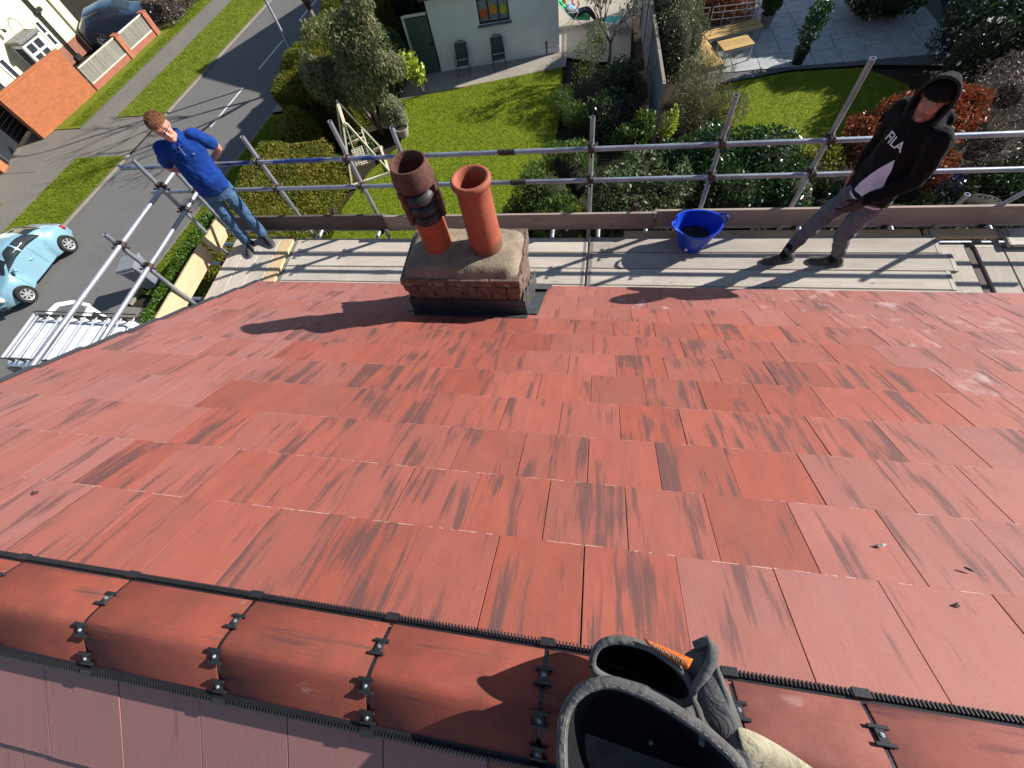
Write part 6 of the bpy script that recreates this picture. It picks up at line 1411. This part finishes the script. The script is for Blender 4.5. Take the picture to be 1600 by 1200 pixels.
M_POLO = cloth_mat('royal_blue_cotton', (0.006, 0.036, 0.20), 7, 0.3)
q = MB(); q.rings([ell(lz((0, yo, z)), a, b, 24) for z, a, b, yo in ((.845, .172, .132, -.005), (.90, .180, .140, -.014), (1.0, .183, .148, -.020), (1.10, .178, .142, -.012), (1.22, .182, .130, 0), (1.32, .188, .120, .004), (1.39, .178, .106, .008), (1.435, .130, .086, .012), (1.465, .078, .070, .012), (1.47, .066, .062, .01))])
for s in (-1, 1):
    sh, el_, wr = ARM[s]; limb(q, [sh + Vector((-s * .03, 0, .005)), sh, sh.lerp(el_, 0.62)], [.072, .074, .068])
fuse(q.build('polo_shirt', M_POLO, P1), 0.011, 4, 0.4, 0.030, 0.11)
cq = MB()
for s in (-1, 1):
    cq.rings([[tuple(lz(p)) for p in ((s * .004, -.075, 1.415 + dz), (s * .05, -.085, 1.40 + dz), (s * .085, -.03, 1.45 + dz), (s * .078, .05, 1.49 + dz), (0, .085, 1.505 + dz))] for dz in (0.0, 0.012)] , closed=False, caps=False)
    cq.rings([[tuple(lz(p)) for p in ((s * .004, -.070, 1.45), (s * .04, -.06, 1.478), (s * .062, -.01, 1.492), (s * .055, .04, 1.505), (0, .072, 1.515))], [tuple(lz(p)) for p in ((s * .012, -.108, 1.405), (s * .058, -.100, 1.405), (s * .092, -.03, 1.448), (s * .085, .055, 1.47), (0, .095, 1.485))]], closed=False, caps=False)
co = cq.build('collar', M_POLO, P1); co.modifiers.new('t', 'SOLIDIFY').thickness = 0.006
q = MB(); q.box(lz((.085, -.121, 1.31)), (.024, .006, .008)); q.build('chest_badge', simple('pale_stitching', (0.28, 0.30, 0.36), 0.8), P1)
q = MB(); q.path([lz((.004, -.112, 1.42)), lz((.006, -.123, 1.33))], .003, 6); q.build('placket', simple('placket_trim', (0.25, 0.3, 0.42), 0.7), P1)
M_JEANS = cloth_mat('blue_denim', (0.055, 0.110, 0.20), 8, 0.25, 0.9, 0.6)
q = MB(); q.rings([ell(lz((0, yo, z)), a, b, 24) for z, a, b, yo in ((.74, .165, .118, .012), (.82, .176, .128, .010), (.90, .170, .128, 0), (.955, .160, .122, -.005))])
for s in (-1, 1): limb(q, [lz((s * .088, .01, .84)), lz((s * .098, -.012, .49)), lz((s * .115, .018, .12))], [.094, .072, .063])
fuse(q.build('jeans', M_JEANS, P1), 0.011, 3, 0.4, 0.020, 0.06)
q = MB(); q.rings([ell(lz((0, -.005, z)), .166, .127, 24) for z in (.90, .935)], caps=False); bl_ = q.build('belt', simple('dark_belt', (0.03, 0.02, 0.015), 0.5), P1); bl_.modifiers.new('t', 'SOLIDIFY').thickness = 0.01
M_SHOE = simple('dark_shoe', (0.035, 0.035, 0.038), 0.7, var=0.4, scale=25); M_SOLE = simple('grey_sole', (0.11, 0.105, 0.10), 0.8, var=0.3)
for s in (-1, 1): shoe(P1, Matrix.Translation((s * .115, .02, 0)) @ Euler((0, 0, R(14 * s))).to_matrix().to_4x4(), M_SHOE, M_SOLE)

# ---------------- person in the black hoodie
P2 = thing('person', 'person in black hooded top and grey trousers stepping along the boards', 'person', (2.30, 3.56, DK), R(-70))
P2.scale = (1.05, 1.05, 1.05)
M2 = Matrix.Translation((0.015, -0.075, 1.475)) @ Euler((R(-4), R(3), R(34))).to_matrix().to_4x4()
# feet: left foot leads forward, right foot under the body
LEG = {1: [(.09, .0, .86), (.085, -.10, .47), (.05, .06, .10)], -1: [(-.09, .0, .86), (-.11, -.22, .50), (-.13, -.33, .10)]}
q = MB(); head_pts(q, M2); limb(q, [(0, 0, 1.38), M2 @ Vector((0, 0, .05))], [.066, .060])
q.rings([ell((0, yo, z), a, b) for z, a, b, yo in ((.86, .14, .10, 0), (1.05, .135, .10, 0), (1.25, .15, .095, -.01), (1.38, .15, .08, -.01), (1.43, .09, .06, -.01))])
ARM2 = {1: ((.195, -.005, 1.385), (.265, -.02, 1.11), (.17, -.235, .935)), -1: ((-.195, -.005, 1.385), (-.255, .05, 1.12), (-.21, -.03, .87))}
for s in (-1, 1):
    limb(q, ARM2[s], [.050, .042, .030]); limb(q, LEG[s], [.07, .045, .028])
    a, b, c = [Vector(x) for x in ARM2[s]]; hand(q, c, (c - b) + Vector((0, 0, -0.08)), (-s, 0.1, 0), 0.55, -s, 1.05)
fuse(q.build('body', M_SKIN2, P2), 0.0065, 5)
M_DK = simple('dark_brow', (0.03, 0.02, 0.015), 0.6)
face_parts(P2, M2, M_DK, simple('lip_2', (0.25, 0.09, 0.075), 0.5))
q = MB()
for k in range(420):
    a = hr_.uniform(-1.25, 1.25); zz = hr_.uniform(-.004, .045); x = .056 * math.sin(a) * (0.75 + zz * 6); y = -.100 + .07 * (1 - math.cos(a)); q.box(M2 @ Vector((x, y, zz)), (.003, .004, .006))
q.build('stubble', simple('stubble', (0.22, 0.12, 0.085), 0.8), P2, fixn=False)
M_HOOD = cloth_mat('black_fleece', (0.0055, 0.0055, 0.0065), 7, 0.3, 0.95, 0.7)
q = MB(); rg = []
for z, wd, f, b in ((.128, .083, -.106, .100), (.150, .085, -.110, .105), (.18, .083, -.102, .104), (.21, .070, -.078, .092), (.235, .048, -.045, .066), (.248, .018, -.01, .03)): rg.append([tuple(M2 @ Vector(p)) for p in ell((0, (f + b) / 2, z), wd, (b - f) / 2, 20, 0.9)])
q.rings(rg); q.build('beanie', cloth_mat('black_knit', (0.006, 0.006, 0.007), 40), P2, smooth=True)
q = MB(); q.rings([ell((0, yo, z), a, b, 24) for z, a, b, yo in ((.80, .178, .130, -.005), (.84, .186, .138, -.008), (.95, .185, .140, -.010), (1.08, .186, .138, -.008), (1.22, .192, .132, -.005), (1.32, .196, .122, -.004), (1.39, .184, .108, -.002), (1.44, .13, .09, .0), (1.47, .09, .08, .0))])
for s in (-1, 1):
    a, b, c = [Vector(x) for x in ARM2[s]]; limb(q, [a + Vector((-s * .03, 0, 0)), a, b, b.lerp(c, .98)], [.078, .080, .064, .046])
limb(q, [(-.07, .09, 1.42), (0, .12, 1.40), (.07, .09, 1.42)], [.05, .055, .05])
hoodie = fuse(q.build('hoodie', M_HOOD, P2), 0.011, 4, 0.4, 0.030, 0.10)
# hood: shell round the head, open at the face, with a rolled rim
q = MB(); rg = []
for k, a in enumerate(np.linspace(0, 1, 10)):
    y = -.092 + a * .235; s_ = math.sin(min(1, (1 - a) * 1.25) * math.pi / 2) ** 0.55 if a > 0.2 else 1.0
    hw, top, bot = .106 * s_ + .004, .268 - 0.035 * a * a - (1 - s_) * .12, -.045 - .03 * a + (1 - s_) * .10
    row = []
    for th in np.linspace(-0.62, math.pi + 0.62, 21):
        cx_, sz_ = math.cos(th), math.sin(th); zc = (top + bot) / 2; row.append(tuple(M2 @ Vector((hw * math.copysign(abs(cx_) ** 0.85, cx_), y + 0.03 * (1 - max(0, sz_)) * (1 - a) - .012 * max(0, sz_), zc + (top - bot) / 2 * sz_ * (1 if sz_ > 0 else 1.35)))))
    rg.append(row)
q.rings(rg, closed=False, caps=False); rim_pts = rg[0]
q.f.append(tuple(len(q.v) - 21 + i for i in range(20, -1, -1))); q.mi.append(0)
hd = q.build('hood', M_HOOD, P2, smooth=True); sm_ = hd.modifiers.new('t', 'SOLIDIFY'); sm_.thickness = 0.012; hd.modifiers.new('s', 'SUBSURF').render_levels = 1
q = MB(); q.path([Vector(p) for p in rim_pts], .0105, 8); q.build('hood_rim', cloth_mat('dark_grey_binding', (0.02, 0.02, 0.023), 20), hd, smooth=True)
# print and lilac panel on the front follow the cloth
def on_front(o):
    s = o.modifiers.new('wrap', 'SHRINKWRAP'); s.target = hoodie; s.wrap_method = 'PROJECT'; s.use_project_y = True; s.use_positive_direction = True; s.use_negative_direction = True; s.offset = 0.004; s.use_project_x = False; s.use_project_z = False
fc = bpy.data.curves.new('t', 'FONT'); fc.body = 'FILA'; fc.size = 0.088; fc.align_x = 'CENTER'; fc.offset = 0.0016; fc.space_character = 1.02
fo = bpy.data.objects.new('t', fc); COL.objects.link(fo)
dg_ = bpy.context.evaluated_depsgraph_get(); me = bpy.data.meshes.new_from_object(fo.evaluated_get(dg_)); bpy.data.objects.remove(fo)
bm_ = bmesh.new(); bm_.from_mesh(me); bmesh.ops.triangulate(bm_, faces=bm_.faces); bmesh.ops.subdivide_edges(bm_, edges=bm_.edges, cuts=2, use_grid_fill=True); bm_.to_mesh(me); bm_.free()
for v in me.vertices: x, y, z = v.co; v.co = (x * 1.05 + 0.0, -0.30, 1.255 + y * 1.0)
lg = mkobj('chest_print', me, simple('white_print', (0.72, 0.72, 0.76), 0.7, var=0.1), P2); on_front(lg)
M_LILAC = cloth_mat('lilac_panel', (0.66, 0.60, 0.74), 10, 0.10)
q = MB(); rows = []
for k in np.linspace(0, 1, 16):
    z = .85 + .34 * k; x0 = -.05 + .13 * k ** 1.3; x1 = .135; x1 = max(x0 + .004, x1 - .05 * k ** 3)
    rows.append([(x0 + (x1 - x0) * i / 10, -0.30, z) for i in range(11)])
q.rings(rows, closed=False, caps=False); lp_ = q.build('front_panel', M_LILAC, P2); on_front(lp_)
q = MB(); q.rings([ell((0, -.006, z), .182, .134, 28) for z in (.785, .802)], caps=False); tr_ = q.build('hem_band', M_LILAC, P2); tr_.modifiers.new('t', 'SOLIDIFY').thickness = 0.006
M_GREYTR = cloth_mat('charcoal_jeans', (0.115, 0.122, 0.145), 9, 0.25, 0.9, 0.7)
q = MB(); q.rings([ell((0, yo, z), a, b, 24) for z, a, b, yo in ((.72, .165, .122, .0), (.80, .176, .130, .0), (.88, .168, .126, 0), (.93, .160, .120, 0))])
for s in (-1, 1):
    h_, k_, a_ = [Vector(x) for x in LEG[s]]; limb(q, [h_ + Vector((0, 0, -.04)), k_, a_ + Vector((0, 0, .045))], [.097, .073, .052])
fuse(q.build('trousers', M_GREYTR, P2), 0.011, 3, 0.4, 0.034, 0.07)
M_SOCK = cloth_mat('black_sock', (0.008, 0.008, 0.009)); M_TRAIN = simple('grey_trainer', (0.085, 0.080, 0.072), 0.75, var=0.4, scale=22)
for s in (-1, 1):
    a_ = Vector(LEG[s][2]); q = MB(); limb(q, [a_ + Vector((0, -.01, -.03)), a_ + Vector((0, 0, .10))], [.046, .046]); q.build('sock', M_SOCK, P2, smooth=True)
    shoe(P2, Matrix.Translation((a_.x, a_.y + .01, 0)) @ Euler((0, 0, R(-20 - 8 * s))).to_matrix().to_4x4(), M_TRAIN, M_SOLE)
M_GLOVE = simple('black_glove', (0.012, 0.012, 0.013), 0.7, var=0.4, scale=30)
a, b, c = [Vector(x) for x in ARM2[1]]; q = MB(); hand(q, c + (c - b).normalized() * .0, (c - b) + Vector((0, 0, -0.08)), (-1, 0.1, 0), 0.55, -1, 1.16); gl = q.build('glove', M_GLOVE, P2); fuse(gl, 0.006, 4)

# ---------------- person on the green lounger (far off, small)
P3 = thing('person', 'sunbather in blue top lying back on the green lounger by the white house', 'person', (-1.35, 22.2, G))
q = MB(); limb(q, [(-.30, 0, .62), (-.05, 0, .46)], [.14, .13]); limb(q, [(-.42, 0, .78), (-.36, 0, .68)], [.05, .06]); q.ball((-.52, 0, .92), (.085, .08, .11), 14, 10)
q.path([(-.60, 0, .93), (-.605, 0, .90)], [.012, .016], 6)
for s in (-1, 1):
    limb(q, [(-.02, s * .08, .44), (.45, s * .10, .56), (.85, s * .09, .12)], [.085, .06, .04]); limb(q, [(-.34, s * .18, .70), (-.10, s * .28, .62), (-.20 if s > 0 else .08, s * .16, .80)], [.05, .042, .03]); hand(q, (-.20 if s > 0 else .08, s * .16, .80), (-.3, 0, 1), (0, -s, 0), .4, s)
fuse(q.build('body', M_SKIN1, P3), 0.012, 4)
q = MB(); limb(q, [(-.33, 0, .66), (-.05, 0, .465)], [.150, .142]); [limb(q, [(-.33, s * .15, .70), (-.20, s * .23, .655)], [.066, .06]) for s in (-1, 1)]; fuse(q.build('top', cloth_mat('pale_blue_top', (0.20, 0.32, 0.45)), P3), 0.015, 3)
q = MB(); [limb(q, [(-.05, s * .07, .455), (.45, s * .10, .57), (.72, s * .095, .27)], [.105, .075, .06]) for s in (-1, 1)]; fuse(q.build('trousers', cloth_mat('dark_trousers', (0.015, 0.018, 0.03)), P3), 0.015, 3)
q = MB(); q.ball((-.545, 0, .95), (.09, .088, .105), 14, 10); q.build('hair', simple('grey_hair', (0.2, 0.16, 0.13), 0.7), P3, smooth=True)

# ================================================================== BLUE TUB
M_TUB = simple('blue_flexible_plastic', (0.005, 0.055, 0.50), 0.38, var=0.22, scale=5, bstr=0.1, spec=0.5)
TBP = Vector((1.03, 3.80, DK)); tub = thing('flexible_tub', 'blue flexible builders tub of dark debris standing on the boards', 'tub', TBP, 0.15)
def tubr(z, a): # squashed a little out of round
    k = z / 0.30; r = 0.135 + 0.085 * k ** 0.85; return r * (1 + 0.07 * k * math.cos(2 * a + 0.3) + 0.02 * k * math.cos(3 * a))
q = MB(); n = 44; rg = []
for z in (0.0, 0.01, 0.08, 0.16, 0.24, 0.30): rg.append([(tubr(z, a) * math.cos(a), tubr(z, a) * math.sin(a), z + (0.012 * math.cos(2 * a) if z > 0.2 else 0)) for a in np.linspace(0, 2 * math.pi, n, endpoint=False)])
for dz, g_ in ((0.304, 0.010), (0.298, 0.010), (0.290, -0.004)): rg.append([((tubr(0.3, a) + g_) * math.cos(a), (tubr(0.3, a) + g_) * math.sin(a), dz + 0.012 * math.cos(2 * a)) for a in np.linspace(0, 2 * math.pi, n, endpoint=False)]) if False else None
rim = [[((tubr(0.3, a) + g_) * math.cos(a), (tubr(0.3, a) + g_) * math.sin(a), 0.30 + dz + 0.012 * math.cos(2 * a)) for a in np.linspace(0, 2 * math.pi, n, endpoint=False)] for g_, dz in ((0.012, -0.006), (0.012, 0.004), (-0.006, 0.004))]
inn = [[((tubr(z, a) - 0.006) * math.cos(a), (tubr(z, a) - 0.006) * math.sin(a), z + (0.012 * math.cos(2 * a) if z > 0.2 else 0)) for a in np.linspace(0, 2 * math.pi, n, endpoint=False)] for z in (0.24, 0.16, 0.08, 0.012)]
q.rings(rg + rim + inn); q.build('tub_wall', M_TUB, tub, smooth='auto')
for ang in (R(5), R(185)):
    d = Vector((math.cos(ang), math.sin(ang), 0)); u = Vector((-d.y, d.x, 0)); r0 = tubr(0.3, ang); q = MB()
    q.path([d * r0 + u * 0.07 + Vector((0, 0, .30)), d * (r0 + .035) + u * 0.05 + Vector((0, 0, .325)), d * (r0 + .05) + Vector((0, 0, .335)), d * (r0 + .035) - u * 0.05 + Vector((0, 0, .325)), d * r0 - u * 0.07 + Vector((0, 0, .30))], .013, 8); q.build('handle', M_TUB, tub, smooth=True)
q = MB(); n2 = 16; vs_ = []
for j in range(7):
    for i in range(n2): a = 2 * math.pi * i / n2; r = (tubr(0.12, a) - .008) * j / 6; vs_.append((r * math.cos(a), r * math.sin(a), .12 + .05 * mnoise.noise(Vector((r * math.cos(a) * 14, r * math.sin(a) * 14, 2))) ))
q.add(vs_, [(j * n2 + i, j * n2 + (i + 1) % n2, (j + 1) * n2 + (i + 1) % n2, (j + 1) * n2 + i) for j in range(6) for i in range(n2)]); q.build('debris', simple('wet_mortar_debris', (0.035, 0.030, 0.028), 0.8, var=0.6, scale=30, bstr=0.8), tub)
q = MB(); q.cyl(Vector((-.10, -.125, .075)), Vector((-.105, -.152, .078)), .013, None, 10); q.build('moulded_stud', M_UPVC, tub)
# ================================================================== TOOL BAG ON THE RIDGE, SMALL DEBRIS
M_SUEDE = cloth_mat('charcoal_suede', (0.095, 0.092, 0.088), 16, 0.35, 0.95, 0.5)
M_SUEDEIN = cloth_mat('dark_lining', (0.007, 0.007, 0.009), 20, 0.3, 0.95, 0.3)
M_ORLAB = cloth_mat('orange_label', (0.55, 0.13, 0.02), 40, 0.12)
M_KHAKI = cloth_mat('khaki_canvas', (0.30, 0.265, 0.185), 12, 0.2, 0.95, 0.7)
M_STITCH = simple('pale_thread', (0.30, 0.29, 0.27), 0.9)
def inv(px, py, z):
    """lay-out helper: point of the bag at height z"""
    z = z - 0.075
    dx, dy = (px - 800) / 664.15, (py - 600) / 664.15
    d = [RW[0][i] * dx + RW[1][i] * dy + RW[2][i] for i in range(3)]; t = (z - CAM[2]) / d[2]
    return Vector([CAM[i] + d[i] * t for i in range(3)])
bag = thing('tool_bag', 'charcoal suede tool bag with open pockets and orange label on the ridge', 'tool bag', (0.2, -0.3, 0.09))
BO = Vector((0.2, -0.3, 0.09))
def smooth_closed(pts, n):
    P = [Vector(p) for p in pts]; N = len(P); out = []
    for i in range(n):
        s = i / n * N; k = int(s); f = s - k; a, b, c, d = P[(k - 1) % N], P[k % N], P[(k + 1) % N], P[(k + 2) % N]
        out.append(0.5 * ((2 * b) + (c - a) * f + (2 * a - 5 * b + 4 * c - d) * f * f + (3 * b - a - 3 * c + d) * f ** 3))
    return out
def pocket(name, rim, drop, shrink, rimr, par, stitch=False, inner_depth=0.13):
    """soft pocket: outer wall from the rim down to a smaller base, lining inside, padded rim roll"""
    n = 48; R0 = smooth_closed(rim, n); c = sum(R0, Vector()) / n; rows = []
    for k in np.linspace(0, 1, 8):
        row = []
        for i, p in enumerate(R0):
            qv = c.lerp(p, 1 - shrink * k ** 1.5 + 0.05 * math.sin(k * math.pi)); z = p.z + (drop - p.z) * k
            row.append(Vector((qv.x, qv.y, z)) + Vector((mnoise.noise(p * 14 + Vector((0, 0, k * 2))), mnoise.noise(p * 14 + Vector((5, 0, k * 2))), 0)) * 0.008 * k - BO)
        rows.append(row)
    q = MB(); q.rings(rows, caps=False); q.f.append(tuple(len(q.v) - n + i for i in range(n))); q.mi.append(0); o = q.build(name, M_SUEDE, par, smooth=True); o.modifiers.new('t', 'SOLIDIFY').thickness = 0.004
    rows = []
    for k in np.linspace(0, 1, 6): rows.append([c.lerp(p, 0.965 - 0.28 * k).xy.to_3d() + Vector((0, 0, p.z - inner_depth * k)) - BO for p in R0])
    q = MB(); q.rings(rows, caps=False); q.f.append(tuple(len(q.v) - n + i for i in range(n - 1, -1, -1))); q.mi.append(0); q.build('lining', M_SUEDEIN, o, smooth=True)
    q = MB(); pts = [p - BO for p in R0] + [R0[0] - BO, R0[1] - BO]; q.path(pts, rimr, 10); q.build('rim_binding', M_SUEDE, o, smooth=True)
    if stitch:
        q = MB()
        for i in range(0, n):
            a = R0[i].lerp(c, 0.035) - BO + Vector((0, 0, rimr * 0.92)); b = R0[(i + 1) % n].lerp(c, 0.035) - BO + Vector((0, 0, rimr * 0.92)); q.path([a.lerp(b, 0.1), a.lerp(b, 0.6)], 0.0012, 5)
        q.build('stitching', M_STITCH, o, fixn=False)
    return o
# rims traced as solid loops at bag height (0.30-0.40 m above the ridge line)
rimA = [inv(px, py, z) for px, py, z in ((880, 1130, .33), (905, 1082, .355), (950, 1066, .37), (1010, 1085, .37), (1070, 1120, .365), (1120, 1158, .36), (1160, 1205, .35), (1140, 1265, .32), (1040, 1310, .30), (930, 1300, .30), (884, 1230, .31))]
rimB = [inv(px, py, z) for px, py, z in ((926, 1040, .33), (935, 1010, .35), (965, 1001, .36), (1010, 1010, .365), (1050, 1035, .365), (1075, 1062, .36), (1082, 1090, .35), (1058, 1098, .33), (1005, 1076, .325), (950, 1060, .32))]
pocket('front_pocket', rimA, 0.112, 0.10, 0.0125, bag, True); pocket('back_pocket', rimB, 0.12, 0.05, 0.0085, bag)
# bag side: thick folded suede with a crease, to the right of the pockets
side = [[inv(px, py, z) - BO for px, py, z in row] for row in (
    [(1050, 1030, .35), (1085, 1010, .37), (1108, 1002, .385), (1116, 1018, .37), (1108, 1045, .33)],
    [(1082, 1075, .35), (1098, 1050, .375), (1116, 1028, .385), (1128, 1050, .36), (1135, 1075, .30)],
    [(1088, 1105, .345), (1106, 1088, .365), (1128, 1072, .375), (1144, 1085, .35), (1150, 1110, .28)],
    [(1105, 1135, .345), (1125, 1118, .362), (1146, 1105, .365), (1160, 1125, .335), (1163, 1150, .26)],
    [(1140, 1180, .34), (1152, 1158, .355), (1163, 1150, .355), (1172, 1170, .325), (1174, 1195, .24)],
    [(1165, 1225, .33), (1172, 1210, .34), (1180, 1205, .345), (1190, 1225, .31), (1192, 1250, .22)])]
q = MB(); q.rings(side, closed=False, caps=False); sd2 = q.build('side_panel', M_SUEDE, bag, smooth=True); sd2.modifiers.new('t', 'SOLIDIFY').thickness = 0.012; sd2.modifiers.new('s', 'SUBSURF').render_levels = 2
q = MB(); q.path([inv(px, py, z) - BO for px, py, z in ((1081, 1085, .36), (1088, 1070, .37), (1100, 1055, .38), (1112, 1035, .39), (1115, 1012, .39), (1106, 1001, .385), (1085, 1009, .372))], [.006, .009, .011, .012, .012, .011, .009], 10); q.build('top_fold', M_SUEDE, bag, smooth=True)
q = MB(); q.path([inv(px, py, z) - BO for px, py, z in ((1082, 1088, .362), (1092, 1112, .352), (1098, 1140, .348), (1096, 1165, .345))], [.005, .008, .008, .005], 8); q.build('seam_fold', M_SUEDE, bag, smooth=True)
q = MB(); q.path([inv(px, py, z) - BO for px, py, z in ((1118, 1040, .38), (1135, 1090, .36), (1143, 1140, .345), (1146, 1185, .335))], [.006, .007, .007, .006], 8); q.build('seam_fold', M_SUEDE, bag, smooth=True)
# orange woven label stitched over the back rim
a0, a1, b0, b1 = inv(1005, 997, .385), inv(1083, 1030, .385), inv(1012, 1008, .378), inv(1074, 1047, .378)
q = MB(); rows = []
for k in np.linspace(0, 1, 9): t = a0.lerp(a1, k); b_ = b0.lerp(b1, k); m_ = (t + b_) / 2 + Vector((0, 0, .003)); rows.append([t - BO, m_ - BO, b_ - BO])
q.rings(rows, closed=False, caps=False); lb = q.build('label', M_ORLAB, bag, smooth=True); lb.modifiers.new('t', 'SOLIDIFY').thickness = 0.002
# its lettering reads as short pale woven strokes
q = MB(); lr = random.Random(4)
for k in np.linspace(0.10, 0.86, 16):
    t, b_ = a0.lerp(a1, k), b0.lerp(b1, k); u_ = (a1 - a0).normalized(); dn = b_ - t
    for s0, s1 in ((0.30, 0.72),): q.path([t + dn * s0 + Vector((0, 0, .0055)) - BO, t + dn * s1 + u_ * lr.uniform(-.002, .002) + Vector((0, 0, .0055)) - BO], .00075, 5)
    if lr.random() < 0.7: s = lr.choice((0.3, 0.5, 0.72)); q.path([t + dn * s + Vector((0, 0, .0055)) - BO, t + dn * s + u_ * .0032 + Vector((0, 0, .0055)) - BO], .00075, 5)
q.build('label_lettering', M_STITCH, lb, fixn=False)
q = MB(); q.ball(inv(1017, 1160, .22) - BO, .006, 10, 6); q.build('rivet', M_STEEL, bag, smooth=True)
# base of the bag sits astride the ridge
q = MB(); q.rings([[Vector((x, y, z)) - BO for x, y in ((0.03, -0.06), (0.36, -0.08), (0.42, -0.36), (0.36, -0.60), (0.02, -0.60), (-0.02, -0.33))] for z in (0.085, 0.108)]); q.build('base', M_SUEDE, bag, bevel=0.02)
# khaki canvas spread beside the bag
kc = thing('canvas_cloth', 'crumpled khaki canvas cloth beside the tool bag', 'cloth', (0.5, -0.35, 0.05)); KO = Vector((0.5, -0.35, 0.05))
rows = []
for k in np.linspace(0, 1, 10):
    row = []
    for j in np.linspace(0, 1, 9):
        px = 1150 + 165 * k + 30 * j; py = 1132 + 100 * k ** 1.3 + 120 * j; z = 0.33 + 0.03 * math.sin(j * 5 + 1) * (1 - k) + 0.012 * math.sin(k * 9 + j * 4) - 0.05 * k
        row.append(inv(px, py, z) - KO)
    rows.append(row)
q = MB(); q.rings(rows, closed=False, caps=False); k_ = q.build('canvas', M_KHAKI, kc, smooth=True); k_.modifiers.new('t', 'SOLIDIFY').thickness = 0.006; k_.modifiers.new('s', 'SUBSURF').render_levels = 2
# chips of tile and mortar left on the slope
def chip(label, u, s, sz, mat, rz, name='tile_chip'):
    q = MB(); L, W_, H = sz; q.rings([[(-L / 2, -W_ * .3, 0), (-L / 2, W_ * .4, 0), (-L / 2, W_ * .2, H * .8)], [(0, -W_ / 2, 0), (0, W_ / 2, 0), (L * .05, 0, H)], [(L / 2, -W_ * .1, 0), (L / 2, W_ * .2, 0), (L / 2, 0, H * .3)]]); me_o = q.build(name, mat)
    h = 0.0155; x = u * TW; me_o.location = (x, s * GA * cA + h * sA, -s * GA * sA + h * cA); me_o.rotation_euler = (-PITCH, 0, rz); tag(me_o, label, 'chip'); return me_o
M_MCHIP = simple('mortar_chip', (0.42, 0.37, 0.31), 0.9, var=0.3, scale=40)
chip('pale mortar chip lying on the right side tiles', 3.28, 1.45, (.03, .014, .011), M_MCHIP, 0.3); chip('dark sliver of slate on the right side tiles', 3.98, 1.25, (.026, .008, .006), M_BLACKM, -0.4); chip('small grey pebble beside the pale smear on the tiles', 3.59, 0.82, (.016, .013, .009), M_SOOTBRICK, 0.9)
chip('dark mortar crumb on the far left tiles', -7.72, 0.75, (.03, .022, .008), M_TERRAOLD, 0.2)
# a roll of tape lying in the front pocket
tr = thing('tape_roll', 'dark roll of tape lying inside the front pocket of the tool bag', 'tape', (0.10, -0.33, 0.150))
q = MB(); q.lathe([(0.026, 0.0), (0.055, 0.0), (0.055, 0.045), (0.026, 0.045), (0.026, 0.0)], n=32); q.build('roll', simple('black_tape', (0.016, 0.016, 0.017), 0.4, var=0.3, scale=40), tr, smooth='auto')
q = MB(); q.lathe([(0.023, 0.001), (0.026, 0.001), (0.026, 0.046), (0.023, 0.046), (0.023, 0.001)], n=32); q.build('core', simple('card_core', (0.12, 0.09, 0.05), 0.8), tr, smooth='auto')
